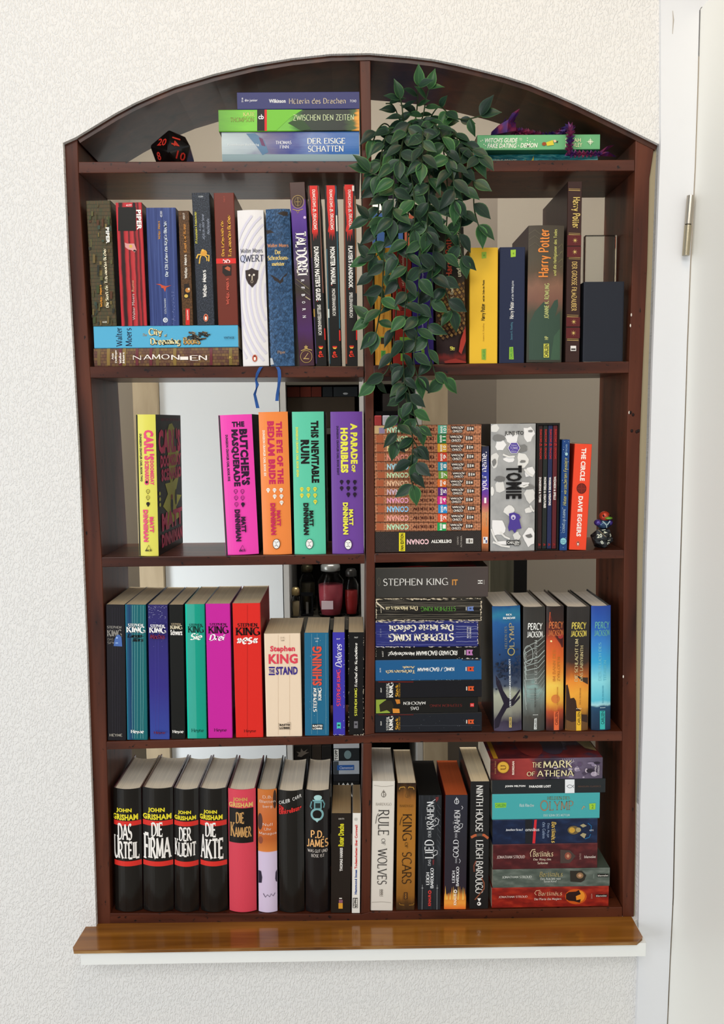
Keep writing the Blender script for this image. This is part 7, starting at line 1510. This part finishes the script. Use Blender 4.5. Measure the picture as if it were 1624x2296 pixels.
# ------------------------------------------------------------------ jointed crystal dragon toy
gtop = bg.top; ttop = bt.top; shA = shelf_z('A', bp(1300, 360).x)
DG = ramp_mat('n', [(0, '#2a2460'), (.35, '#44245e'), (.6, '#642448'), (1, '#883454')], ns=(60, 60, 60), coord='Object', rough=.28, metal=.35, detail=2)
def W3(px, py, Y): return bp(px, py, Y)
hd = bp(1135, 298, .035)
dr = thing('dragon_toy', 'purple jointed crystal dragon toy draped over the mint green book', 'toy', (hd.x, .03, gtop + .0005))
do = dr.location.copy()
def zc(z, p): return Vector((p.x, p.y, z))
path = []
r0 = .009
X = lambda px, Y: bp(px, 300, Y).x
for px, Y, z in ((1150, .002, gtop + .0096), (1165, .006, gtop + .0094), (1182, .012, gtop + .0092), (1202, .022, gtop + .0092), (1222, .03, gtop + .0092), (1240, .025, gtop + .0092), (1254, .016, gtop + .0095), (1266, .006, gtop + .0105), (1274, -.004, gtop + .0125), (1278, -.014, gtop + .011), (1280, -.0195, gtop + .004)):
    path.append(Vector((X(px, Y + .025), Y + .025, z)))
yF = .014 - .0096
zend = shA + .0105
for k, z in enumerate([gtop - .006 + (zend - gtop + .006) * i / 4 for i in range(5)]):
    path.append(Vector((X(1280 - k * 1.0, yF), yF, z)))
for px, Y in ((1284, .0045), (1296, .0045), (1308, .0045), (1320, .0045), (1332, .0045), (1342, .005), (1352, .008)): path.append(Vector((X(px, Y), Y, zend)))
# resample evenly
def resample(P_, step):
    out = [P_[0]]; acc = 0
    for a_, b_ in zip(P_, P_[1:]):
        L = (b_ - a_).length; t = step - acc
        while t <= L: out.append(a_ + (b_ - a_) * (t / L)); t += step
        acc = L - (t - step)
    return out
segs = resample(path, .0062)
random.seed(2)
for i, p in enumerate(segs):
    t = (segs[min(i + 1, len(segs) - 1)] - segs[max(i - 1, 0)]).normalized()
    u = t.cross(Vector((.1, .2, 1)) if abs(t.z) < .8 else Vector((0, 1, .1))).normalized(); v = t.cross(u)
    rr = r0 * (1.0 if i < len(segs) * .6 else 1.0 - .45 * (i - len(segs) * .6) / (len(segs) * .4))
    fl = max(.55, min(1, (p.z - shA) / .0085)) if p.z < shA + .009 else 1
    V = [p - t * .0042, p + t * .0042]; F = []
    k = 7
    for j in range(k):
        a_ = 2 * math.pi * (j + (i % 2) * .5) / k
        d_ = u * math.cos(a_) + v * math.sin(a_)
        a2 = 2 * math.pi * (j + .5 + (i % 2) * .5) / k
        d2 = u * math.cos(a2) + v * math.sin(a2)
        tip = rr * random.uniform(.85, 1.0)
        V.append(p + d_ * tip - t * .003); V.append(p + d2 * rr * .45 + t * .001)
    for j in range(k):
        a_, b_, c_ = 2 + 2 * j, 3 + 2 * j, 2 + (2 * j + 2) % (2 * k)
        F += [(0, b_, a_), (0, c_, b_), (1, a_, b_), (1, b_, c_)]
    link_mesh('body_segment', [q_ - do for q_ in V], F, DG, dr)
# head: snout, brow, horns
hc = Vector((X(1134, .024), .024, gtop + .0128)) - do
V = [(-.018, 0, -.004), (-.012, -.007, -.009), (-.012, .007, -.009), (-.010, -.006, .002), (-.010, .006, .002), (.0, -.011, -.008), (.0, .011, -.008), (.002, -.009, .008), (.002, .009, .008), (.012, -.007, -.005), (.012, .007, -.005), (.013, 0, .007), (-.019, 0, -.009)]
F = [(0, 3, 1, 12), (0, 12, 2, 4), (0, 4, 3), (1, 3, 7, 5), (2, 6, 8, 4), (3, 4, 8, 7), (5, 7, 11, 9), (6, 10, 11, 8), (7, 8, 11), (9, 11, 10), (1, 5, 6, 2), (12, 1, 2), (5, 9, 10, 6)]
link_mesh('head', [Vector(v) * 1.25 + hc for v in V], F, DG, dr)
for sy in (-1, 1):
    b0 = hc + Vector((.004, sy * .006, .007)); tip = hc + Vector((.02, sy * .012, .026))
    V = [b0 + Vector((-.004, 0, 0)), b0 + Vector((.004, 0, -.001)), b0 + Vector((.001, sy * .004, .0)), tip, (b0 + tip) / 2 + Vector((-.004, sy * .002, .003)), (b0 + tip) / 2 + Vector((.005, sy * .002, 0))]
    link_mesh('ear', V, [(0, 1, 5, 3, 4), (0, 4, 3, 2), (1, 2, 3, 5), (0, 2, 1)], DG, dr)
    b1 = hc + Vector((-.004, sy * .005, .006)); t1 = hc + Vector((-.001, sy * .008, .014))
    link_mesh('horn', [b1 + Vector((-.002, 0, 0)), b1 + Vector((.003, 0, 0)), b1 + Vector((0, sy * .003, 0)), t1], [(0, 1, 3), (1, 2, 3), (2, 0, 3), (0, 2, 1)], DG, dr)
# forked tail
te = segs[-1] - do
for up, dx in ((.016, .022), (.0, .026)):
    tip = te + Vector((dx, -.002, up - .003 if up else -.005))
    b = te + Vector((0, 0, .001))
    link_mesh('tail_blade', [b + Vector((0, -.003, -.003)), b + Vector((0, .003, -.003)), b + Vector((0, 0, .003)), tip, (b + tip) / 2 + Vector((0, -.003, .004)), (b + tip) / 2 + Vector((0, .003, -.001))], [(0, 4, 3, 5, 1), (0, 2, 4), (2, 3, 4), (1, 5, 2), (2, 5, 3), (0, 1, 2)], DG, dr)

# ------------------------------------------------------------------ hanging plant
random.seed(31)
PX, PY = 930, .075
pX = bp(PX, 345, PY).x; pz = shelf_z('A', pX) + .0004
pl = thing('hanging_plant', 'trailing green leafy plant hanging down in front of the right shelves', 'plant', (pX, PY, pz))
po = pl.location.copy()
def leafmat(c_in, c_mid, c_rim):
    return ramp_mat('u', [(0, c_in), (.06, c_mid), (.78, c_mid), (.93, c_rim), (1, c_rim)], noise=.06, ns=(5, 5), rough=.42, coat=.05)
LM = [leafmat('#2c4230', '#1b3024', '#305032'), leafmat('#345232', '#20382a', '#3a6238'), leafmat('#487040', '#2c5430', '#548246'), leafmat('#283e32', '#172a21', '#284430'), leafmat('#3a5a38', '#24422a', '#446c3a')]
def leaf_mesh(cup, fold, mi):
    V, F, UV = [], [], []
    n = 7
    prof = [0, .17, .26, .285, .255, .18, .08, 0]
    for i in range(n + 1):
        t = i / n
        w_ = prof[i] * .95
        z = -cup * t * t
        for sx, uu in ((-1, 1), (-.5, .5), (0, 0), (.5, .5), (1, 1)):
            V.append((sx * w_, t, z + fold * abs(sx) * w_ * 1.2)); UV.append((uu if 0 < i < n else .95, t))
    for i in range(n):
        for j in range(4):
            a_ = i * 5 + j; F.append((a_, a_ + 1, a_ + 6, a_ + 5))
    me = bpy.data.meshes.new('leaf'); me.from_pydata(V, [], F)
    l = me.uv_layers.new(name='UVMap')
    for p in me.polygons:
        p.use_smooth = True
        for li in p.loop_indices: l.data[li].uv = UV[me.loops[li].vertex_index]
    me.materials.append(LM[mi]); return me
LEAVES = [[leaf_mesh(c, f_, i) for c, f_ in ((.18, .25), (.35, .35), (.08, .15))] for i in range(len(LM))]
nleaf = 0
CL = ([], [], [], [])
def add_leaf(p, tip, nrm, L, bright, par=None):
    global nleaf
    y = tip.normalized()
    if p.y < .002:
        lim = (-.009 - p.y) / L
        if y.y > lim: y.y = max(-.9, lim); y.normalize()
    z = (nrm - y * nrm.dot(y)).normalized(); x = y.cross(z)
    if p.y >= -.004:                      # leaves inside the niche keep clear of the boards
        tp = p + y * L
        for qq in (p, tp, (p + tp) / 2):
            if qq.z < pz + .012 or qq.x < edge_x(DRW['A'], qq.z) + .012 or qq.y > FD - .01: return
            if qq.y > -.012 and qq.z > lerp_line([(v_.x, v_.y) for v_ in inner], qq.x) - .012: return
    nleaf += 1
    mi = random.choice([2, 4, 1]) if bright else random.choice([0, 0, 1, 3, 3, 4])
    m4 = Matrix((x, y, z)).transposed().to_4x4()
    if nleaf > 298:                       # past the limit: joined into one part
        me = random.choice(LEAVES[mi]); n0 = len(CL[0])
        mw = Matrix.Translation(p - po) @ m4 @ Matrix.Diagonal((L, L, L, 1))
        CL[0].extend(mw @ v_.co for v_ in me.vertices)
        uvl = me.uv_layers[0].data; tmp = {}
        for f_ in me.polygons:
            CL[1].append(tuple(n0 + i for i in f_.vertices)); CL[3].append(mi)
            for li, vi in zip(f_.loop_indices, f_.vertices): tmp[vi] = tuple(uvl[li].uv)
        CL[2].extend(tmp[i] for i in range(len(me.vertices)))
        return
    o = bpy.data.objects.new('leaf', random.choice(LEAVES[mi])); COL.objects.link(o); o.parent = par or pl
    o.matrix_local = Matrix.Translation(p - po) @ m4 @ Matrix.Diagonal((L * random.uniform(.92, 1.12), L, L, 1))
def vine(pts, step=.0165, L=(.025, .032), bright=.25, rad=.0011, start=0.0, spread=1.0):
    W_ = [bp(x, y, Y) for x, y, Y in pts]
    # smooth
    P_ = []
    for i in range(len(W_) - 1):
        p0 = W_[max(i - 1, 0)]; p1 = W_[i]; p2 = W_[i + 1]; p3 = W_[min(i + 2, len(W_) - 1)]
        for k in range(6):
            t = k / 6
            P_.append(.5 * ((2 * p1) + (p2 - p0) * t + (2 * p0 - 5 * p1 + 4 * p2 - p3) * t * t + (3 * p1 - p0 - 3 * p2 + p3) * t ** 3))
    P_.append(W_[-1])
    st_ = MB().tube([p - po for p in P_], rad, 5).build('stem', mat('#2c3a22', .5), pl)
    R_ = resample(P_, step)
    side = 1
    tot = len(R_)
    for i, p in enumerate(R_):
        if i < start * tot: continue
        t = (R_[min(i + 1, tot - 1)] - R_[max(i - 1, 0)])
        if t.length < 1e-6: continue
        t.normalize(); side = -side
        s = Vector((side, 0, 0)) if abs(t.x) < .8 else Vector((0, 0, side))
        out = Vector((0, -1, 0))
        a = random.uniform(.5, 1.1)
        tip = t * random.uniform(.2, .7) + s * a * spread + out * random.uniform(-.15, .45) + Vector((0, 0, -.45 * random.random()))
        nrm = Vector((random.uniform(-.7, .7), -1, random.uniform(-.1, .9)))
        add_leaf(p, tip, nrm, random.uniform(*L) * 1.16, random.random() < bright, st_)
    add_leaf(R_[-1], (R_[-1] - R_[-2]) + out * .002, Vector((.1, -1, .4)), L[1] * 1.1, True, st_)
F0 = -.02
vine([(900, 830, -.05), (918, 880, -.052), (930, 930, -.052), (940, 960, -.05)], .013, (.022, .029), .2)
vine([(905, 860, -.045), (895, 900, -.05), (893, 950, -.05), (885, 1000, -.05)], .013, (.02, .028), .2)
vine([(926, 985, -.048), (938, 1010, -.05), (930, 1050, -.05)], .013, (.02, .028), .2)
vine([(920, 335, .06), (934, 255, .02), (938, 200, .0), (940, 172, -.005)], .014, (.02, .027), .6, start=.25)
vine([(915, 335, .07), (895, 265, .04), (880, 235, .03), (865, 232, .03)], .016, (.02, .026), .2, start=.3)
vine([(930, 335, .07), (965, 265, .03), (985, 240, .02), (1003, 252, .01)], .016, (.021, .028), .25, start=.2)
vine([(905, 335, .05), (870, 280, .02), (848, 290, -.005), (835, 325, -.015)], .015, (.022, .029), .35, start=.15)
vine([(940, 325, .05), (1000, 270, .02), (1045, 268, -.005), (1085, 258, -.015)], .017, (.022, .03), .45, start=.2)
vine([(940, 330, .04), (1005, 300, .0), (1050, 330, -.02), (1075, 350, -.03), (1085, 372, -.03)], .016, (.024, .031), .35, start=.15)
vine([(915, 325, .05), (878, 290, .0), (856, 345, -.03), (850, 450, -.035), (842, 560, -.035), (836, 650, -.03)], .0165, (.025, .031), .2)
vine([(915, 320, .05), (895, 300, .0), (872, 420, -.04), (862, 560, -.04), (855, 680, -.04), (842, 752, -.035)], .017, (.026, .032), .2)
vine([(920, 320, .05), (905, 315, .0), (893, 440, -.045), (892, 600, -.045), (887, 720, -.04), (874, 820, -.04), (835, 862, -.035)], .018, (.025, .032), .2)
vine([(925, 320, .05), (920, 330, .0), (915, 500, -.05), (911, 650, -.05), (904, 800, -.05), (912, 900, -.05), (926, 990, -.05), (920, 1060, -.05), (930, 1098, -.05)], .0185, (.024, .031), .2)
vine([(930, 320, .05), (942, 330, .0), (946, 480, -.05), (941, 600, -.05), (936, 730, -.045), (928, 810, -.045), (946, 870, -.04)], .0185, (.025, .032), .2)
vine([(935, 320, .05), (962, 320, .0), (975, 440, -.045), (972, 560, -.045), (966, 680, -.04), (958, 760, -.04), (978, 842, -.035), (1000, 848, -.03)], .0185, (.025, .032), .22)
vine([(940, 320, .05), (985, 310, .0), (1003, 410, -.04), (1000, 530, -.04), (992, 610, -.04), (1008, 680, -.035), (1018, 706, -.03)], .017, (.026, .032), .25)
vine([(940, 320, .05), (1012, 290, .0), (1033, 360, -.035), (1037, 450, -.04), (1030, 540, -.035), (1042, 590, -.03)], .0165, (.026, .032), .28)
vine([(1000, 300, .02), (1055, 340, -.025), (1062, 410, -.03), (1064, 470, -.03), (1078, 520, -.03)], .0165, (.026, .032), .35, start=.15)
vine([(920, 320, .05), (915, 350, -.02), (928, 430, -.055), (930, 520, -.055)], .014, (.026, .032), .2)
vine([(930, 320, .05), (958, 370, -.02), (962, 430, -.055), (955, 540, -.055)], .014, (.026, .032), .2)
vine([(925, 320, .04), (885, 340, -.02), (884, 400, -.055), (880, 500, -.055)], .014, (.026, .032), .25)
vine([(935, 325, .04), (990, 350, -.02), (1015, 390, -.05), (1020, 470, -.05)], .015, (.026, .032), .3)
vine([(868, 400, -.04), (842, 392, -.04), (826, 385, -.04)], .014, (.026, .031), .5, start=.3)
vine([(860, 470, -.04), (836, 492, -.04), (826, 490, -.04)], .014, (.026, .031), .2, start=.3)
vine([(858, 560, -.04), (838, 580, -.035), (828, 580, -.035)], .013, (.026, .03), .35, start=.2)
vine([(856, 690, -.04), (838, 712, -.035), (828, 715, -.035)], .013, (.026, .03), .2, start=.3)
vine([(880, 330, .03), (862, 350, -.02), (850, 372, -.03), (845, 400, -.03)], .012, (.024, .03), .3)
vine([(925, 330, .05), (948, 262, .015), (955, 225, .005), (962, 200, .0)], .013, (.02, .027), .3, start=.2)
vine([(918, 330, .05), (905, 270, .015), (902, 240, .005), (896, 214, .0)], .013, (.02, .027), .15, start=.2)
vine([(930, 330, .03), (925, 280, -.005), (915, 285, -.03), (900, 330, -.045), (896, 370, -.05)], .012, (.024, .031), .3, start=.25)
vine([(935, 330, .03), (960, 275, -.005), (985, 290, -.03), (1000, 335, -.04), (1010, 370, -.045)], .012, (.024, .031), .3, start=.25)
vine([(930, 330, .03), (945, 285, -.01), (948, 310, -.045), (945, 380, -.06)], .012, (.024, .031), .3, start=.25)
# the small pot the stems come from, hidden among the leaves
MB().lathe([(.030, 0), (.032, .002), (.038, .05), (.0385, .053), (.036, .053), (.034, .047), (.0, .047)], 20).build('pot', mat('#15161a', .5), pl)



if CL[0]:
    o = link_mesh('leaf_cluster', CL[0], CL[1], None, pl, uv=CL[2], smooth=True)
    for m_ in LM: o.data.materials.append(m_)
    for f_, mi_ in zip(o.data.polygons, CL[3]): f_.material_index = mi_
    o['kind'] = 'stuff'
# ------------------------------------------------------------------ room behind: door, posts, cabinet and what stands in it
YB = .62
def bx_px(x0, x1, y0, y1, Y, d, mb=None):
    """box whose front face fills this part of the view at depth Y"""
    a = bp((x0 + x1) / 2, y1, Y); xl = bp(x0, (y0 + y1) / 2, Y).x; xr = bp(x1, (y0 + y1) / 2, Y).x; zt = bp((x0 + x1) / 2, y0, Y).z
    return xl, xr, a.z, zt
xl = bp(303, 900, YB).x; xr = bp(357, 900, YB).x
o = MB().box(xl, xr, YB - .02, YB + .04, 0, bp(330, 520, YB).z).build('wooden_post', W_OAK); tag(o, 'pale oak post at the left in the room behind', 'post')
x2 = bp(626, 900, YB).x
o = MB().box(xr + .001, x2, YB, YB + .035, .0, bp(500, 560, YB).z).build('white_panel', mat('#d6dadc', .4)); tag(o, 'large plain white panel in the room behind', 'panel')
# cabinet with white frame
cl, cm, cr = bp(628, 900, YB).x, bp(812, 900, YB).x, bp(946, 900, YB).x
ztop = bp(800, 846, YB).z; CD = .3
cab = thing('open_cabinet', 'white framed open cabinet in the room behind, full of dark things', 'cabinet', (cm, YB, 0))
def cp(x0, x1, y0, y1, z0, z1, name, mt): return MB().box(x0 - cm, x1 - cm, y0 - YB, y1 - YB, z0, z1).build(name, mt, cab)
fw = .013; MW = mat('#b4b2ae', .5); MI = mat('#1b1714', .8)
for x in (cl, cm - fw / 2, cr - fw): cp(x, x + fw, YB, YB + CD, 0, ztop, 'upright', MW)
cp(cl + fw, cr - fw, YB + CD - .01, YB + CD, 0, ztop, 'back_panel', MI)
zsh = [bp(730, 958, YB).z, bp(730, 1385, YB).z, bp(730, 1720, YB).z]
for z in (ztop - .016, zsh[0] - .016, zsh[1] - .03, zsh[2] - .2):
    for a_, b_ in ((cl + fw, cm - fw / 2), (cm + fw / 2, cr - fw)): cp(a_, b_, YB + .002, YB + CD - .011, z, z + .014 if z != zsh[1] - .03 else z + .024, 'shelf', W_GREY)
rx0 = bp(945, 900, YB).x; rx1 = bp(1001, 900, YB).x
o = MB().box(rx0 + .002, rx1, YB - .03, YB + .04, 0, bp(970, 560, YB).z).build('wooden_post', W_OAK); tag(o, 'pale oak post right of the cabinet in the room behind', 'post')
o = MB().box(rx1 + .001, bp(1077, 900, 1.3).x, 1.0, 1.3, 0, bp(1030, 400, 1.2).z).build('wall_shade_block', mat('#6d6459', .7)); tag(o, 'dim grey block standing in for the wall shade beside the right oak post in the room behind', 'shade block')  # shade on the far wall, put into the dim colour of an added block
o = MB().box(bp(1100, 1290, .5).x, bp(1152, 1290, .5).x, .5, .52, 0, bp(1125, 1200, .5).z, None).build('grey_board', wood('#4c4a3c', '#646050', '#75705c', (18, 18, 2), coat=0)); tag(o, 'grey green wooden board behind the fourth shelf', 'board')
o = MB().box(bp(1153, 1290, .54).x, bp(1182, 1290, .54).x, .54, .58, 0, bp(1165, 1215, .54).z).build('dark_gap_strip', mat('#14120f', .7)); tag(o, 'narrow black strip standing in for the dark gap beside the grey green board behind the fourth shelf', 'board')  # darkness of the gap painted as a black strip
# contents, upper compartment
def fit(name, label, cat, x0, x1, y0, y1, d, material, floor, Y=YB + .03, group=None, parts=None):
    a, b_, z0, z1 = bx_px(x0, x1, y0, y1, Y, d)
    z0 = floor
    if x1 < 815: a, b_ = max(a, cl + fw + .0015), min(b_, cm - fw / 2 - .0015)
    elif floor < ztop: a, b_ = max(a, cm + fw / 2 + .0015), min(b_, cr - fw - .0015)
    e = thing(name, label, cat, ((a + b_) / 2, Y, z0), group=group)
    w_, h_ = (b_ - a) / 2, z1 - z0
    MB().box(-w_, w_, 0, d, 0, h_).build('box_body', material, e, bevel=.001)
    return e, w_, h_
zf0 = zsh[0] - .002
fl1 = bp(700, 888, YB + .03).z
e, w_, h_ = fit('storage_box', 'row of brown cardboard boxes low in the cabinet behind the third shelf', 'box', 642, 796, 890, 958, .12, mat('#3d342a', .8), zf0 + .0004)
base0 = zf0 + .0004 + h_ + .0004
for x0, x1, c_, lab in ((642, 672, '#5a2014', 'leftmost dark red box on the cardboard row in the cabinet'), (673, 698, '#642416', 'middle dark red box on the cardboard row in the cabinet'), (699, 721, '#5a1f12', 'rightmost dark red box on the cardboard row in the cabinet'), (724, 746, '#1d2226', 'small black box beside the dark red boxes in the cabinet'), (748, 802, '#23282c', 'wide black box with silver mark in the cabinet')):
    ee, ww, hh = fit('storage_box', lab, 'box', x0, x1, 867, 888, .1, mat(c_, .6), base0, group='boxes in the cabinet')
MB().ell((0, -.0006, hh * .3), (.006, .0006, .0025), seg=10, rings=6).build('silver_mark', mat('#b0b4b8', .4), ee)
# right compartment
e, w_, h_ = fit('storage_box', 'black box low in the right compartment behind the comic stack', 'box', 842, 925, 922, 958, .1, mat('#17151a', .6), zf0 + .0004)
bR = zf0 + .0004 + h_ + .0004
fit('storage_box', 'grey carton standing in the right cabinet compartment behind the plant', 'box', 858, 922, 882, 922, .1, mat('#6c6a6a', .7), bR, Y=YB + .06)
for x0, x1, c_, lab in ((840, 856, '#a83c3c', 'red paperback leaning in the cabinet behind the comic stack'), (858, 874, '#b8b6c0', 'pale grey paperback leaning in the cabinet behind the comic stack'), (876, 894, '#4a2a62', 'purple paperback in the cabinet behind the comic stack'), (896, 914, '#3a1c3c', 'plum paperback in the cabinet behind the comic stack')):
    a, b_, z0, z1 = bx_px(x0, x1, 932, 990, YB + .012, .01)
    e = thing('far_book', lab, 'book', ((a + b_) / 2, YB + .004, zf0 + .0004), group='far books in the cabinet')
    hh = bp(850, 932, YB).z - zf0; ww = (b_ - a) / 2
    MB().box(-ww, ww, 0, .012, 0, hh).build('spine', mat(c_, .5), e, bevel=.002)
tb = ztop + .0004
ex, ww, hh = fit('game_box', 'blue game box standing on the cabinet behind the plant', 'box', 838, 905, 478, 846, .16, mat('#24406c', .5), tb, Y=YB + .04)
e2, w2, h2 = fit('game_box', 'grey game box with white sign lying on the blue box behind the plant', 'box', 836, 900, 446, 477, .16, mat('#6a6860', .5), tb + hh + .0004, Y=YB + .04)
MB().box(-w2, -w2 + .02, -.0012, -.0002, .006, h2 - .002).build('white_sign', mat('#d0ccc4', .5), e2)
fit('game_box', 'rust orange game box on the cabinet behind the plant', 'box', 908, 938, 480, 846, .16, mat('#7c3a24', .5), tb, Y=YB + .04)
# candle shelf
zc0 = zsh[1] - .006 + .0004
GLS = bpy.data.materials.new('jar_glass'); GLS.use_nodes = True
b_ = GLS.node_tree.nodes['Principled BSDF']; b_.inputs['Transmission Weight'].default_value = 1; b_.inputs['Roughness'].default_value = .05; b_.inputs['IOR'].default_value = 1.15
def jar(name, label, px, r, h, wax, lid, Y, fill=.8, cat='candle', neck=.7):
    e = thing(name, label, cat, (bp(px, 1330, Y).x, Y, zc0))
    MB().lathe([(r * .9, 0), (r, .004), (r, h * .78), (r * neck, h * .9), (r * neck, h), (r * neck - .0015, h), (r * neck - .0015, h * .9), (r - .002, h * .78), (r - .002, .005), (0.0005, .004)], 24).build('glass_jar', GLS, e, smooth=True)
    MB().lathe([(r * .86, .0055), (r - .0026, .008), (r - .0026, h * fill * .8), (.0005, h * fill * .8)], 24).build('wax', mat(wax, .5), e, smooth=True)
    if lid: MB().lathe([(r * neck + .001, h + .0003), (r * neck + .001, h + .012), (r * neck * .8, h + .018), (.0005, h + .02)], 24).build('lid', mat(lid, .3, .6), e, smooth=True)
    return e
Yc = YB + .05
kpx = .00072 * (1.373 + Yc) / 1.373
jar('jar_candle', 'large dusty rose candle in a glass jar behind the fourth shelf', 742, 30 * kpx, 104 * kpx, '#a03c48', '#9c9c98', Yc, .86)
e = [c_ for c_ in bpy.data.objects if c_.name == 'jar_candle'][0]
MB().box(-.022, .006, -30 * kpx - .001, -30 * kpx + .004, .022, .042).build('paper_label', mat('#b8a4a8', .7), e)
jar('jar_candle', 'deep red candle in a glass jar at the right behind the fourth shelf', 788, 17 * kpx, 90 * kpx, '#9c1c1c', '#3c3a38', Yc, .8)
jar('spice_jar', 'small beige corked jar at the left behind the fourth shelf', 663, 10.5 * kpx, 52 * kpx, '#8c7c5c', '#a89468', YB + .03, .9, 'jar', .8)
jar('jar_candle', 'brown green candle glass half hidden behind the beige jar', 690, 19 * kpx, 92 * kpx, '#3c3624', '#54503c', YB + .11, .9)
ln = thing('lantern', 'small black lantern frame between the candles behind the fourth shelf', 'lantern', (bp(688, 1330, YB + .045).x, YB + .045, zc0))
hh, wv = 50 * kpx, 12 * kpx
for sx in (-1, 1):
    for y0 in (0, 2 * wv): MB().box(sx * wv - .0015, sx * wv + .0015, y0 - .0015, y0 + .0015, .004, hh - .004).build('post', mat('#17181c', .4, .5), ln)
MB().box(-wv - .002, wv + .002, -.002, 2 * wv + .002, 0, .004).build('base', mat('#17181c', .4, .5), ln); MB().box(-wv - .002, wv + .002, -.002, 2 * wv + .002, hh - .004, hh).build('roof', mat('#17181c', .4, .5), ln)
MB().box(-.003, .003, wv - .003, wv + .003, .004, hh * .6).build('candle_stick', mat('#8c8a88', .6), ln)
# lower compartment: dark books and stacked game boxes
zl0 = zsh[2] - .2 + .014 + .0004
for x0, x1, c_, lab in ((659, 700, '#1a1714', 'black book with pale bird sign in the cabinet behind the bottom shelf'), (701, 722, '#241c15', 'dark brown book in the cabinet behind the bottom shelf'), (723, 744, '#12100f', 'plain black book in the cabinet behind the bottom shelf')):
    e, ww, hh = fit('far_book', lab, 'book', x0, x1, 1672, 1800, .12, mat(c_, .5), zl0, group='far books in the cabinet')
    if x0 == 659:
        z = bp(680, 1690, YB + .03).z - zl0
        link_mesh('bird_sign', [(-.014, -.0008, z - .006), (-.004, -.0008, z - .008), (.004, -.0008, z - .002), (.016, -.0008, z + .004), (.006, -.0008, z + .004), (.012, -.0008, z + .012), (.002, -.0008, z + .006), (-.004, -.0008, z + .014), (-.006, -.0008, z + .004), (-.016, -.0008, z + .006), (-.01, -.0008, z)], [tuple(range(11))], mat('#7c746c', .6), e)
zz = zl0
stack = [(1815, 1752, '#0f1012', 'black carton low in the game box stack behind the bottom shelf', '1000'), (1750, 1736, '#1b1d22', 'charcoal puzzle box third from the top behind the bottom shelf', ''), (1734, 1706, '#a8b0bc', 'pale puzzle box with blue label second from the top behind the bottom shelf', 'Clementoni'), (1704, 1678, '#1d2226', 'black craft box with white end label behind the bottom shelf', 'TOPP'), (1676, 1664, '#b0b4ba', 'light grey box topmost of the stack behind the bottom shelf', '')]
for y1, y0, c_, lab, tx in stack:
    Y = YB + .03
    a, b_, _, z1 = bx_px(748, 806, y0, y1, Y, .1)
    b_ = min(b_, cm - fw / 2 - .0015)
    e = thing('game_box', lab, 'box', ((a + b_) / 2, Y, zz), group='game boxes behind the bottom shelf')
    ww, hh = (b_ - a) / 2, max(.006, z1 - zz - .0004)
    MB().box(-ww, ww, 0, .14, 0, hh).build('box_body', mat(c_, .5), e, bevel=.0008)
    fc = Face(e, (-ww, 0, 0), (1, 0, 0), (0, 0, 1), (0, -1, 0), 2 * ww, hh)
    if tx == 'TOPP': fc.rect((.02, .05, .2, .95), '#dcdcd8', 'end_label'); fc.text('TOPP', (.05, .1, .16, .9), 90, '#141414', 'h', 'lettering'); fc.ell(.55, .5, .14, .35, '#6c8488', 'picture_print')
    if tx == 'Clementoni': fc.rect((.0, .02, .2, .98), '#3c4248', 'end_panel'); fc.rect((.14, .3, .8, .68), '#2456a0', 'brand_panel'); fc.text('Clementoni', (.24, .4, .76, .6), 0, '#d8e0ec', 's', 'lettering')
    if tx == '1000': fc.text('1000', (.2, .02, .8, .3), 0, '#c8c8c4', 's', 'lettering')
    fc.flush(); zz += hh + .0004
flush_books()
